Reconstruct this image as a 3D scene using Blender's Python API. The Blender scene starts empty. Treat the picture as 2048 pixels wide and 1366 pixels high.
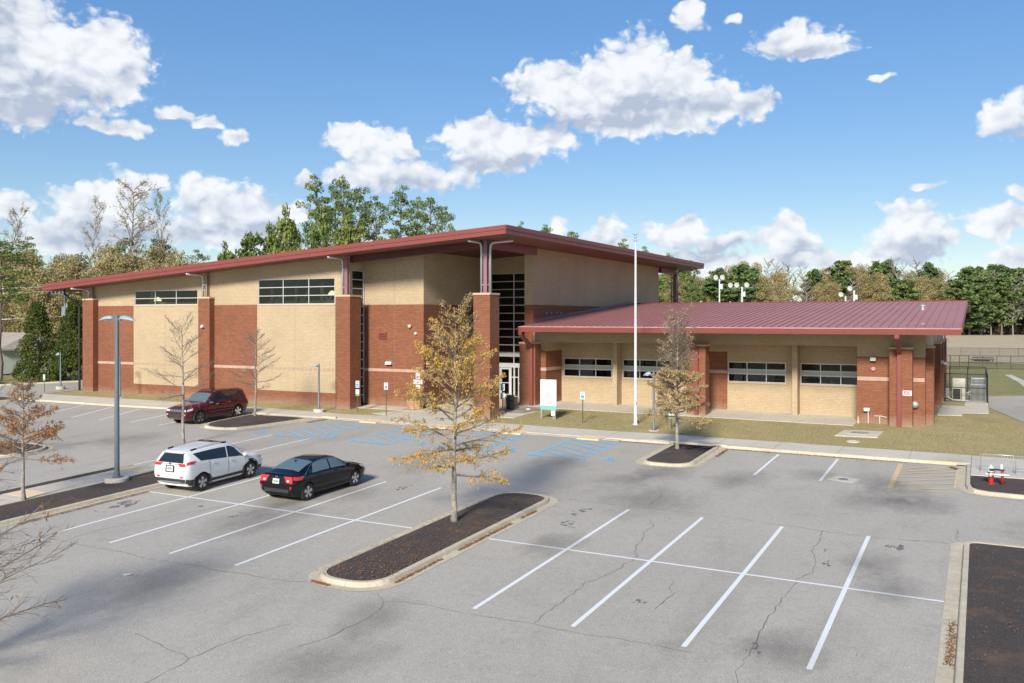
import bpy, bmesh, math, random
from mathutils import Vector, Matrix
R = math.radians
scene = bpy.context.scene
C = scene.collection

# ---------------------------------------------------------------- camera
cam_d = bpy.data.cameras.new('camera')
cam = bpy.data.objects.new('camera', cam_d); C.objects.link(cam)
cam.location = (0, 0, 0)
cam.rotation_euler = (R(90), 0, 0.4811)
cam_d.sensor_width = 36; cam_d.lens = 36*1800/2048
cam_d.shift_y = -46.8/2048
cam_d.clip_start = 0.1; cam_d.clip_end = 6000
scene.camera = cam

# ---------------------------------------------------------------- light, sky, exposure
SUN_EL = R(30); SUN_AZ = R(171)          # azimuth the light comes from, clockwise from +Y
sun_d = bpy.data.lights.new('sun', 'SUN'); sun_d.energy = 2.85; sun_d.angle = R(11)
sun_d.color = (1, .93, .82)
sun = bpy.data.objects.new('sun', sun_d); C.objects.link(sun)
sdir = Vector((math.sin(SUN_AZ)*math.cos(SUN_EL), math.cos(SUN_AZ)*math.cos(SUN_EL), math.sin(SUN_EL)))
sun.rotation_euler = sdir.to_track_quat('Z', 'Y').to_euler()
sun.location = (0, 0, 60)
scene.view_settings.view_transform = 'Standard'; scene.view_settings.look = 'None'
scene.view_settings.exposure = 1.02; scene.view_settings.gamma = 1
scene.view_settings.use_curve_mapping = False
scene.render.engine = 'CYCLES'
scene.cycles.max_bounces = 6; scene.cycles.transparent_max_bounces = 12
scene.cycles.use_denoising = True

world = bpy.data.worlds.new('World'); scene.world = world; world.use_nodes = True
wn = world.node_tree.nodes; wl = world.node_tree.links; wn.clear()

def nmath(nt, op, a, b=None, c=None, clamp=False):
    n = nt.nodes.new('ShaderNodeMath'); n.operation = op; n.use_clamp = clamp
    for i, v in enumerate((a, b, c)):
        if v is None: continue
        if isinstance(v, (int, float)): n.inputs[i].default_value = v
        else: nt.links.new(v, n.inputs[i])
    return n.outputs[0]
def nvec(nt, op, a, b=None, c=None, scale=None):
    n = nt.nodes.new('ShaderNodeVectorMath'); n.operation = op
    for i, v in enumerate((a, b, c)):
        if v is None: continue
        if isinstance(v, tuple): n.inputs[i].default_value = v
        else: nt.links.new(v, n.inputs[i])
    if scale is not None: n.inputs['Scale'].default_value = scale
    return n.outputs['Value'] if op == 'LENGTH' else n.outputs['Vector']

# cumulus clouds: (azimuth left of +Y, tangent of elevation, half width, half height), all in hundredths of a radian
CLOUDS = [(39.1,24.7,8.6,3.5),(44.9,26.2,4.2,2.5),(34.5,27.6,4.2,3.9),(31.9,26.3,5,3.3),(37.3,26.8,5,2.9),(29.9,26.3,4.4,3.3),
(26.4,23.7,5.4,2.5),(22.9,23.2,3.6,1.9),(33.4,22.4,10,2.6),(51.7,20.3,5,2.3),(48.9,19,6.4,2.3),(45,20,5,1.7),(53.9,20.2,3.3,1.6),(50.3,17.6,5,1.5),
(63.4,18,3.9,3),(65.7,19.8,3,1.7),(60.4,18.8,2.2,1.9),(62.6,15.8,6,1.8),(57.2,15.5,3.9,1.3),(53.6,15.8,2,1.5),(70.5,15,1.2,1),
(95.8,26.6,5.5,3.6),(91.2,27.4,4.8,3.1),(89.3,26.5,3.8,2.7),(97.2,22.7,4.6,3.3),(92.1,23.9,5.6,3.1),(98.5,29,3.6,3.6),(98.1,20.4,3.8,2.1),(101,24,4,5),
(88.8,19.4,2.8,.9),(91.7,19.9,1.6,.7),(83.6,21.3,2.3,.7),(81.1,20.5,2,.7),(78.2,19.3,1.5,.9),
(17.6,29.2,4.8,1.8),(15,28.3,3.5,1.2),(18.6,30.2,2.7,1.5),(28.7,33.2,1.7,1.7),(24.1,32.2,1.2,.6),(9.5,24.8,1.3,.5),
(-2.5,19.7,3,2.2),(-1.4,19.1,1.8,1.4),(98.7,10.9,1.8,1.6),
(91.1,11.1,4.8,2.6),(88.3,13,3,2),(86.4,13.8,1.6,1.6),(95.4,8,3.9,1.8),(90.6,9.1,6.4,2.3),(80.9,12.3,3.1,2.8),(81.9,13.1,1.8,1.9),(75.9,12.6,1.6,2.1),
(77.2,11,4.8,2.8),(72.6,11.2,2.7,1.5),(79.3,9.3,8,2.2),(37.3,9.7,2.1,1.6),(37.6,8.6,3.2,1.3),(30.3,9.1,4.2,1.8),(29.2,9.9,2.1,1.3),(25.6,8.2,3.7,1.2),
(18.1,9.6,1.8,1.8),(18.6,8.5,3.1,2.1),(17.1,6.4,4.8,1.4),(6.7,10.5,2.7,1.8),(5.7,8.4,3.8,2.6),(8.7,6.9,2.6,1.6),(2.8,8.4,1.5,1.2),(4.8,13.4,1.6,.5),
(-1.4,9.5,2.9,1.8),(-3.2,12,1.6,1.1),(.2,9,1.6,.9),(43,10.3,1.4,1.2),(-3.2,5.6,3.2,1.6),(12,6,7,1.1),(47,6.5,12,1.6),(66,7,8,1.6),(28,6,9,1.6),
(122,20,9,4),(135,12,8,3),(150,26,12,5),(175,14,10,3),(200,30,12,5),(-20,26,8,4),(-35,15,7,3),(-52,30,9,4),(-75,18,10,4),(-100,32,12,5)]
BASES = [(38,21.6,10,1.2),(31,23.2,9,1.3),(50.5,17.3,7,1.1),(60,14.6,7,1.2),(96,20.5,7,3.2),(17.5,28,4,.7),(88,8.6,9,1.6),(76,8.8,9,1.3),(38,7.8,4,1),(28,7.2,7,1.2),(17,6.8,4,1.4),(5,6.6,5,1.6),(-2,17.8,3,1),(101,27,4,4)]
world.cycles.sampling_method = 'MANUAL'; world.cycles.sample_map_resolution = 256
wt = world.node_tree
tc = wn.new('ShaderNodeTexCoord'); sep = wn.new('ShaderNodeSeparateXYZ'); wl.new(tc.outputs['Generated'], sep.inputs[0])
az = nmath(wt, 'MULTIPLY', nmath(wt, 'ARCTAN2', nmath(wt, 'MULTIPLY', sep.outputs[0], -1), sep.outputs[1]), 100)
hor = nmath(wt, 'SQRT', nmath(wt, 'ADD', nmath(wt, 'MULTIPLY', sep.outputs[0], sep.outputs[0]), nmath(wt, 'MULTIPLY', sep.outputs[1], sep.outputs[1])))
el = nmath(wt, 'MULTIPLY', nmath(wt, 'DIVIDE', sep.outputs[2], nmath(wt, 'MAXIMUM', hor, .05)), 100)
cmb = wn.new('ShaderNodeCombineXYZ'); wl.new(az, cmb.inputs[0]); wl.new(el, cmb.inputs[1]); P = cmb.outputs[0]
def wnoise(sc, det, vec, ro=.55, out='Fac'):
    n = wn.new('ShaderNodeTexNoise'); n.noise_dimensions = '2D'; n.inputs['Scale'].default_value = sc; n.inputs['Detail'].default_value = det
    n.inputs['Roughness'].default_value = ro; wl.new(vec, n.inputs['Vector']); return n.outputs[out]
d1 = nvec(wt, 'SUBTRACT', wnoise(.30, 2, P, out='Color'), (.5, .5, .5))
Pd = nvec(wt, 'MULTIPLY_ADD', d1, (2.6, 2.0, 0), P)
def field(blobs, k, P_):
    acc = None
    for (a, e, w, h) in blobs:
        w *= 1.13; h *= 1.13
        L = nvec(wt, 'LENGTH', nvec(wt, 'MULTIPLY_ADD', P_, (1/w, 1/h, 0), (-a/w, -e/h, 0)))
        acc = L if acc is None else nmath(wt, 'SMOOTH_MIN', acc, L, k)
    return acc
acc = field(CLOUDS, .15, Pd); accb = field(BASES, .4, Pd)
PN = nvec(wt, 'MULTIPLY', P, (1, 1.25, 0))
def puff(vec, sc=.62, sm=.55):                # rounded cauliflower billows
    v = wn.new('ShaderNodeTexVoronoi'); v.voronoi_dimensions = '2D'; v.feature = 'SMOOTH_F1'; v.inputs['Scale'].default_value = sc
    v.inputs['Smoothness'].default_value = sm; v.inputs['Detail'].default_value = 2; v.inputs['Roughness'].default_value = .45; wl.new(vec, v.inputs['Vector']); return v.outputs['Distance']
n0 = wnoise(.42, 5, PN, .55); v0 = puff(nvec(wt, 'MULTIPLY', Pd, (1, 1.25, 0))); nl = wnoise(.2, 2, PN, .5); nl2 = wnoise(.2, 2, nvec(wt, 'ADD', PN, (.5, 1.1, 0)), .5)
D0 = nmath(wt, 'ADD', nmath(wt, 'SUBTRACT', 1.16, acc), nmath(wt, 'ADD', nmath(wt, 'MULTIPLY', nmath(wt, 'SUBTRACT', n0, .5), .60), nmath(wt, 'MULTIPLY', nmath(wt, 'SUBTRACT', .36, v0), .42)))
alpha = wn.new('ShaderNodeMapRange'); alpha.interpolation_type = 'SMOOTHSTEP'; wl.new(D0, alpha.inputs[0])
alpha.inputs[1].default_value = 0; alpha.inputs[2].default_value = .42
relief = nmath(wt, 'ADD', nmath(wt, 'MULTIPLY', nmath(wt, 'SUBTRACT', nl, nl2), 1.6), nmath(wt, 'MULTIPLY', nmath(wt, 'SUBTRACT', .38, v0), .42))
base = nmath(wt, 'MULTIPLY', nmath(wt, 'SUBTRACT', 1.25, accb, clamp=True), .62)
lit2 = nmath(wt, 'SUBTRACT', nmath(wt, 'ADD', .84, relief), base, clamp=True)
cr = wn.new('ShaderNodeValToRGB'); wl.new(lit2, cr.inputs[0])
cr.color_ramp.elements[0].position = .1; cr.color_ramp.elements[0].color = (.44, .50, .62, 1)
cr.color_ramp.elements[1].position = .85; cr.color_ramp.elements[1].color = (.86, .88, .91, 1)
e = cr.color_ramp.elements.new(.48); e.color = (.68, .72, .79, 1)
sky = wn.new('ShaderNodeTexSky'); sky.sky_type = 'NISHITA'; sky.sun_disc = False
sky.sun_elevation = SUN_EL; sky.sun_rotation = SUN_AZ
sky.air_density = 1.0; sky.dust_density = .3; sky.ozone_density = 3.0; sky.altitude = 60
bg = wn.new('ShaderNodeBackground'); bg.inputs[1].default_value = .138
gm = wn.new('ShaderNodeGamma'); gm.inputs[1].default_value = .57; wl.new(sky.outputs[0], gm.inputs[0])
hs = wn.new('ShaderNodeHueSaturation'); hs.inputs['Saturation'].default_value = 1.68; hs.inputs['Hue'].default_value = .512; wl.new(gm.outputs[0], hs.inputs['Color']); wl.new(hs.outputs[0], bg.inputs[0])
bg2 = wn.new('ShaderNodeBackground'); bg2.inputs[1].default_value = .55; wl.new(cr.outputs[0], bg2.inputs[0])
mx = wn.new('ShaderNodeMixShader'); wo = wn.new('ShaderNodeOutputWorld')
wl.new(nmath(wt, 'MULTIPLY', alpha.outputs[0], .96), mx.inputs[0]); wl.new(bg.outputs[0], mx.inputs[1]); wl.new(bg2.outputs[0], mx.inputs[2]); wl.new(mx.outputs[0], wo.inputs[0])

# ---------------------------------------------------------------- materials
MATS = {}
def nodes_of(name):
    m = bpy.data.materials.new(name); m.use_nodes = True; MATS[name] = m
    nt = m.node_tree; b = nt.nodes['Principled BSDF']; return m, nt, b
def ramp(nt, fac, stops):
    n = nt.nodes.new('ShaderNodeValToRGB'); nt.links.new(fac, n.inputs[0])
    el = n.color_ramp.elements
    while len(el) < len(stops): el.new(.5)
    for e_, (p, c) in zip(el, stops): e_.position = p; e_.color = (*c, 1)
    return n.outputs[0]
def noise(nt, scale, detail=4, rough=.55, vec=None, out='Fac'):
    n = nt.nodes.new('ShaderNodeTexNoise'); n.inputs['Scale'].default_value = scale
    n.inputs['Detail'].default_value = detail; n.inputs['Roughness'].default_value = rough
    if vec is None:
        g = nt.nodes.new('ShaderNodeNewGeometry'); vec = g.outputs['Position']
    nt.links.new(vec, n.inputs['Vector']); return n.outputs[out]
def mixc(nt, fac, a, b, mode='MIX'):
    n = nt.nodes.new('ShaderNodeMix'); n.data_type = 'RGBA'; n.blend_type = mode
    for s, v in ((n.inputs[0], fac), (n.inputs[6], a), (n.inputs[7], b)):
        if isinstance(v, (int, float)): s.default_value = v
        elif isinstance(v, tuple): s.default_value = (*v, 1)
        else: nt.links.new(v, s)
    return n.outputs[2]
def bump(nt, b, h, strength=.3, dist=.02):
    n = nt.nodes.new('ShaderNodeBump'); n.inputs['Strength'].default_value = strength; n.inputs['Distance'].default_value = dist
    nt.links.new(h, n.inputs['Height']); nt.links.new(n.outputs[0], b.inputs['Normal'])
def plain(name, col, rough=.6, metal=0, var=.12, vscale=3, coat=0, spec=.5, local=False):
    m, nt, b = nodes_of(name)
    vec = None
    if local: vec = nt.nodes.new('ShaderNodeTexCoord').outputs['Object']
    f = noise(nt, vscale, 4, .6, vec)
    c = ramp(nt, f, [(.25, tuple(x*(1-var) for x in col)), (.75, tuple(min(1, x*(1+var)) for x in col))])
    nt.links.new(c, b.inputs['Base Color'])
    b.inputs['Roughness'].default_value = rough; b.inputs['Metallic'].default_value = metal
    b.inputs['Coat Weight'].default_value = coat; b.inputs['Specular IOR Level'].default_value = spec
    return m
def wall_uv(nt):
    """coordinates along the wall's own surface (horizontal run, height)"""
    g = nt.nodes.new('ShaderNodeNewGeometry'); s = nt.nodes.new('ShaderNodeSeparateXYZ'); nt.links.new(g.outputs['Position'], s.inputs[0])
    sn = nt.nodes.new('ShaderNodeSeparateXYZ'); nt.links.new(g.outputs['True Normal'], sn.inputs[0])
    f = nmath(nt, 'GREATER_THAN', nmath(nt, 'ABSOLUTE', sn.outputs[0]), .7)
    mixn = nt.nodes.new('ShaderNodeMix'); nt.links.new(f, mixn.inputs[0]); nt.links.new(s.outputs[0], mixn.inputs[2]); nt.links.new(s.outputs[1], mixn.inputs[3])
    c = nt.nodes.new('ShaderNodeCombineXYZ'); nt.links.new(mixn.outputs[0], c.inputs[0]); nt.links.new(s.outputs[2], c.inputs[1])
    return c.outputs[0], g.outputs['Position'], s.outputs[2]
def brick_mat(name, c1, c2, mortar, stain=.0):
    m, nt, b = nodes_of(name)
    uv, pos, z = wall_uv(nt)
    br = nt.nodes.new('ShaderNodeTexBrick'); nt.links.new(uv, br.inputs['Vector'])
    br.inputs['Color1'].default_value = (*c1, 1); br.inputs['Color2'].default_value = (*c2, 1); br.inputs['Mortar'].default_value = (*mortar, 1)
    br.inputs['Scale'].default_value = 1; br.inputs['Mortar Size'].default_value = .014; br.inputs['Mortar Smooth'].default_value = .3
    br.inputs['Brick Width'].default_value = .30; br.inputs['Row Height'].default_value = .10; br.inputs['Bias'].default_value = 0
    f = noise(nt, .35, 5, .65, pos); f2 = noise(nt, 14, 3, .7, pos)
    c = mixc(nt, .55, br.outputs['Color'], ramp(nt, f, [(.3, (.82,)*3), (.7, (1.16, 1.13, 1.1))]), 'MULTIPLY')
    c = mixc(nt, .35, c, ramp(nt, f2, [(.35, (.72,)*3), (.65, (1.25,)*3)]), 'MULTIPLY')
    # splash of pale dust rising from the ground
    zb = nmath(nt, 'ADD', z, nmath(nt, 'MULTIPLY', noise(nt, 1.1, 4, .7, pos), -.9))
    d = nt.nodes.new('ShaderNodeMapRange'); nt.links.new(zb, d.inputs[0]); d.inputs[1].default_value = -6.75; d.inputs[2].default_value = -5.95
    d.inputs[3].default_value = .55; d.inputs[4].default_value = 0
    c = mixc(nt, nmath(nt, 'MULTIPLY', d.outputs[0], stain), c, (.42, .34, .25))
    nt.links.new(c, b.inputs['Base Color']); b.inputs['Roughness'].default_value = .85
    bump(nt, b, br.outputs['Fac'], -.25, .01)
    return m
M_RED = brick_mat('red_brick', (.285, .104, .048), (.215, .074, .037), (.14, .068, .042), .8)
M_TAN = brick_mat('tan_brick', (.485, .382, .245), (.44, .34, .212), (.35, .275, .18), .3)
M_CAP = plain('cast_stone', (.56, .40, .26), .8, var=.08)
M_BAND = plain('pink_cast_stone', (.46, .31, .24), .85, var=.14, vscale=2.5)
M_MAROON = plain('maroon_painted_metal', (.215, .054, .045), .5, var=.07, vscale=.8)
M_COL = plain('mauve_column_steel', (.26, .13, .16), .45, var=.08)
M_MAROON2 = plain('maroon_structural_steel', (.17, .022, .034), .45, var=.08)
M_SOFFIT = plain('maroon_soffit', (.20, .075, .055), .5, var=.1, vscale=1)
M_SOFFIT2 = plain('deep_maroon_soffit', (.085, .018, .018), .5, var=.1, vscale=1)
M_ROOF = plain('maroon_roof_sheet', (.40, .178, .155), .5, var=.08, vscale=.35, spec=.4)
M_GALV = plain('galvanised_steel', (.50, .52, .54), .4, metal=.55, var=.1)
M_ALU = plain('pale_aluminium', (.60, .62, .63), .4, metal=.3, var=.05)
M_CONC = None
def conc(name, a, b_, sc=.7, dark=.5):
    m, nt, b = nodes_of(name)
    f = noise(nt, sc, 6, .68); f2 = noise(nt, 6, 5, .75); f3 = noise(nt, .22, 4, .6)
    c = ramp(nt, f, [(.3, a), (.7, b_)])
    c = mixc(nt, .5, c, ramp(nt, f2, [(.3, (.74,)*3), (.7, (1.2,)*3)]), 'MULTIPLY')
    c = mixc(nt, dark, c, ramp(nt, f3, [(.32, (.55, .54, .52)), (.46, (1, 1, 1))]), 'MULTIPLY')
    nt.links.new(c, b.inputs['Base Color']); b.inputs['Roughness'].default_value = .9
    return m
M_WALK = conc('walk_concrete', (.52, .475, .385), (.63, .58, .475), dark=.35)
M_KERB = conc('kerb_concrete', (.46, .40, .29), (.58, .51, .385), 1.3, .2)
M_PAD = plain('tactile_tan_pad', (.74, .58, .34), .9, var=.12, vscale=6)
def asphalt():
    m, nt, b = nodes_of('old_asphalt')
    g = nt.nodes.new('ShaderNodeNewGeometry'); pos = g.outputs['Position']
    grit = noise(nt, 38, 2, .85, pos); mid = noise(nt, 5, 5, .75, pos)
    st = nvec(nt, 'MULTIPLY', pos, (.55, .14, 1)); streak = noise(nt, 1, 5, .62, st)
    big = noise(nt, .085, 5, .62, pos); pat = noise(nt, .45, 6, .7, nvec(nt, 'ADD', pos, (31, 12, 0)))
    c = ramp(nt, big, [(.3, (.374, .342, .290)), (.7, (.428, .393, .335))])
    c = mixc(nt, .8, c, ramp(nt, grit, [(.30, (.55,)*3), (.5, (1, 1, 1)), (.70, (1.5,)*3)]), 'MULTIPLY')
    c = mixc(nt, .5, c, ramp(nt, mid, [(.3, (.84,)*3), (.7, (1.14,)*3)]), 'MULTIPLY')
    c = mixc(nt, .7, c, ramp(nt, streak, [(.27, (.80, .79, .77)), (.46, (1, 1, 1))]), 'MULTIPLY')
    c = mixc(nt, .6, c, ramp(nt, pat, [(.26, (.72, .72, .70)), (.42, (1, 1, 1)), (.8, (1.08, 1.08, 1.08))]), 'MULTIPLY')
    nt.links.new(c, b.inputs['Base Color']); b.inputs['Roughness'].default_value = .92
    bump(nt, b, grit, .35, .01)
    return m
M_ASPH = asphalt()
M_STAIN = plain('oil_stain', (.17, .165, .152), .8, var=.3, vscale=9)
M_CRACK = plain('crack_filler', (.145, .13, .105), .95, var=.5, vscale=3)
M_TYRE_MARK = None
def paint(name, col, wear=.35):
    m, nt, b = nodes_of(name)
    f = noise(nt, 9, 6, .8); g = noise(nt, .8, 3)
    k = nmath(nt, 'ADD', f, nmath(nt, 'MULTIPLY', g, .35))
    c = ramp(nt, k, [(.36+wear*.25, tuple(.45*x+.11 for x in col)), (.50+wear*.25, col)])
    nt.links.new(c, b.inputs['Base Color']); b.inputs['Roughness'].default_value = .75
    return m
M_WHITE_P = paint('white_road_paint', (.76, .77, .75), .02)
M_BLUE_P = paint('blue_road_paint', (.20, .50, .72), .2)
M_YEL_P = paint('faded_yellow_road_paint', (.66, .50, .26), .4)
def grass(name, a, b_, c_, sc=1.0):
    m, nt, b = nodes_of(name)
    f = noise(nt, .18*sc, 5, .65); f2 = noise(nt, 2.2*sc, 5, .8); f3 = noise(nt, 17*sc, 3, .8)
    c = ramp(nt, f, [(.34, a), (.5, b_), (.66, a)])
    c = mixc(nt, ramp(nt, f2, [(.53, (0, 0, 0)), (.70, (.8, .8, .8))]), c, c_)
    c = mixc(nt, .9, c, ramp(nt, f3, [(.25, (.45,)*3), (.75, (1.5,)*3)]), 'MULTIPLY')
    nt.links.new(c, b.inputs['Base Color']); b.inputs['Roughness'].default_value = .95
    b.inputs['Specular IOR Level'].default_value = .1
    bump(nt, b, f3, .8, .06)
    return m
M_LAWN = grass('dormant_lawn', (.44, .36, .19), (.37, .315, .155), (.24, .26, .08))
M_GRASS = grass('rough_grass', (.32, .275, .135), (.26, .245, .10), (.17, .21, .06), .5)
M_FIELD = grass('dry_field_grass', (.46, .37, .23), (.52, .43, .28), (.36, .31, .17), .25)
def mulch():
    m, nt, b = nodes_of('pine_bark_mulch')
    f = noise(nt, 34, 3, .9); f2 = noise(nt, .9, 5, .72); f3 = noise(nt, 9, 4, .8)
    c = ramp(nt, f, [(.3, (.03, .024, .021)), (.55, (.088, .070, .060)), (.75, (.24, .19, .16))])
    c = mixc(nt, ramp(nt, nmath(nt, 'ADD', f2, nmath(nt, 'MULTIPLY', f3, .35)), [(.68, (0, 0, 0)), (.86, (.75, .75, .75))]), c, (.19, .115, .07))
    nt.links.new(c, b.inputs['Base Color']); b.inputs['Roughness'].default_value = .95
    bump(nt, b, f, 1, .05)
    return m
M_MULCH = mulch()
M_LEAFLIT = plain('fallen_leaf', (.30, .135, .045), .9, var=.5, vscale=8)
def glass(name, tint=(.55, .6, .6), ior=1.5):
    m, nt, b = nodes_of(name); nt.nodes.remove(b)
    tr = nt.nodes.new('ShaderNodeBsdfTransparent'); tr.inputs[0].default_value = (*tint, 1)
    gl = nt.nodes.new('ShaderNodeBsdfGlossy'); gl.inputs['Roughness'].default_value = .03
    lw = nt.nodes.new('ShaderNodeLayerWeight')
    f = nmath(nt, 'ADD', .055, nmath(nt, 'MULTIPLY', nmath(nt, 'POWER', lw.outputs['Facing'], 4.0), .8))
    mix = nt.nodes.new('ShaderNodeMixShader'); nt.links.new(f, mix.inputs[0]); nt.links.new(tr.outputs[0], mix.inputs[1]); nt.links.new(gl.outputs[0], mix.inputs[2])
    nt.links.new(mix.outputs[0], nt.nodes['Material Output'].inputs[0]); return m
M_GLASS = glass('window_glass', (.42, .46, .46))
M_SPANDREL = plain('grey_spandrel_panel', (.42, .44, .44), .35, var=.06, vscale=5)
M_DARK = plain('dark_interior', (.02, .02, .018), .9, var=.05)
M_DARKFLOOR = plain('interior_floor', (.08, .07, .055), .5, var=.2)
M_TRUSS = plain('interior_truss', (.58, .60, .42), .7, var=.1)
M_BLACK = plain('black_metal', (.018, .018, .018), .5, var=.2)
M_WHITE = plain('white_enamel', (.62, .64, .65), .45, var=.04)
M_LAMPW = plain('white_fixture', (.60, .61, .60), .4, var=.04)
def emit(name, col, s):
    m, nt, b = nodes_of(name); b.inputs['Base Color'].default_value = (*col, 1)
    b.inputs['Emission Color'].default_value = (*col, 1); b.inputs['Emission Strength'].default_value = s; return m
M_GLOW = emit('lit_gym_lamp', (1, .78, .45), 3.0)
M_WOOD = plain('planter_wood', (.44, .27, .15), .8, var=.18, vscale=7)
M_REDP = plain('hydrant_red', (.42, .02, .018), .35, var=.08)
M_LAMPGREY = plain('blue_grey_pole_paint', (.125, .155, .18), .45, var=.06)
M_LAMPHEAD = plain('pale_blue_grey_lamp_head', (.30, .39, .42), .4, var=.05)
M_GREENP = plain('green_sign_post', (.07, .10, .05), .6, var=.2)
M_SIGNBLUE = plain('sign_blue', (.01, .16, .55), .5, var=.02)
M_SIGNGREEN = plain('sign_green', (.03, .30, .06), .5, var=.02)
M_SIGNRED = plain('sign_red', (.50, .02, .05), .5, var=.02)
M_SIGNTEAL = plain('sign_teal', (.20, .45, .42), .5, var=.05)
M_SIGNINK = plain('sign_grey_ink', (.28, .31, .34), .6, var=.2)
def bark(name, a, b_):
    m, nt, b = nodes_of(name)
    v = nt.nodes.new('ShaderNodeTexCoord').outputs['Object']
    f = noise(nt, 9, 5, .75, nvec(nt, 'MULTIPLY', v, (1, 1, .6)))
    nt.links.new(ramp(nt, f, [(.32, a), (.62, b_)]), b.inputs['Base Color']); b.inputs['Roughness'].default_value = .95
    bump(nt, b, f, .6, .03)
    return m
M_BARK = bark('grey_young_bark', (.12, .10, .085), (.40, .37, .32))
M_TWIG = bark('grey_brown_twig', (.13, .10, .08), (.27, .22, .18))
M_PINEBARK = bark('pine_bark', (.10, .07, .055), (.26, .20, .165))
M_PALEBARK = bark('pale_bare_bark', (.20, .175, .15), (.36, .32, .28))
def leafm(name, stops, transl=.25, sc=None):
    m, nt, b = nodes_of(name)
    g = nt.nodes.new('ShaderNodeNewGeometry')
    oi = nt.nodes.new('ShaderNodeObjectInfo')
    r = nmath(nt, 'ADD', g.outputs['Random Per Island'], nmath(nt, 'MULTIPLY', nmath(nt, 'SUBTRACT', oi.outputs['Random'], .5), .5))
    c = ramp(nt, r, stops)
    if sc:
        f = noise(nt, sc, 3, .6); c = mixc(nt, .7, c, ramp(nt, f, [(.32, (.62, .66, .6)), (.66, (1.3, 1.25, 1.15))]), 'MULTIPLY')
    nt.links.new(c, b.inputs['Base Color']); b.inputs['Roughness'].default_value = .65; b.inputs['Specular IOR Level'].default_value = .25
    if transl:
        t = nt.nodes.new('ShaderNodeBsdfTranslucent'); nt.links.new(c, t.inputs[0])
        mx_ = nt.nodes.new('ShaderNodeMixShader'); mx_.inputs[0].default_value = transl
        nt.links.new(b.outputs[0], mx_.inputs[1]); nt.links.new(t.outputs[0], mx_.inputs[2])
        nt.links.new(mx_.outputs[0], nt.nodes['Material Output'].inputs[0])
    return m
M_YLEAF = leafm('yellow_willow_leaf', [(0, (.66, .47, .11)), (.35, (.78, .56, .16)), (.7, (.68, .38, .11)), (1, (.42, .40, .10))], .35)
M_OLEAF = leafm('orange_brown_leaf', [(0, (0.450, 0.195, 0.075)), (.5, (0.540, 0.285, 0.090)), (1, (0.330, 0.195, 0.090))], .3)
M_TLEAF = leafm('thin_tan_leaf', [(0, (.60, .44, .22)), (.5, (.50, .36, .19)), (1, (.42, .34, .15))], .3)
M_PINE = leafm('pine_needles', [(0, (0.090, 0.142, 0.038)), (.5, (0.152, 0.210, 0.052)), (1, (0.254, 0.297, 0.087))], .2, .5)
M_PINE2 = leafm('far_pine_needles', [(0, (0.091, 0.157, 0.059)), (.5, (0.145, 0.211, 0.076)), (1, (0.239, 0.289, 0.112))], .2, .12)
M_OLIVE = leafm('olive_brown_leaves', [(0, (0.287, 0.247, 0.115)), (.5, (0.380, 0.322, 0.149)), (1, (0.471, 0.391, 0.207))], .25, .3)
M_CEDAR = leafm('cedar_foliage', [(0, (.045, .078, .018)), (.6, (.085, .115, .026)), (1, (.17, .18, .04))], .15, .6)
M_BUSH = leafm('bush_leaves', [(0, (0.102, 0.170, 0.034)), (.6, (0.170, 0.255, 0.051)), (1, (0.289, 0.323, 0.085))], .25, .6)
M_GREYTW = leafm('grey_twigs', [(0, (0.230, 0.190, 0.155)), (.5, (0.333, 0.270, 0.218)), (1, (0.391, 0.310, 0.230))], 0, .25)

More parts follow.
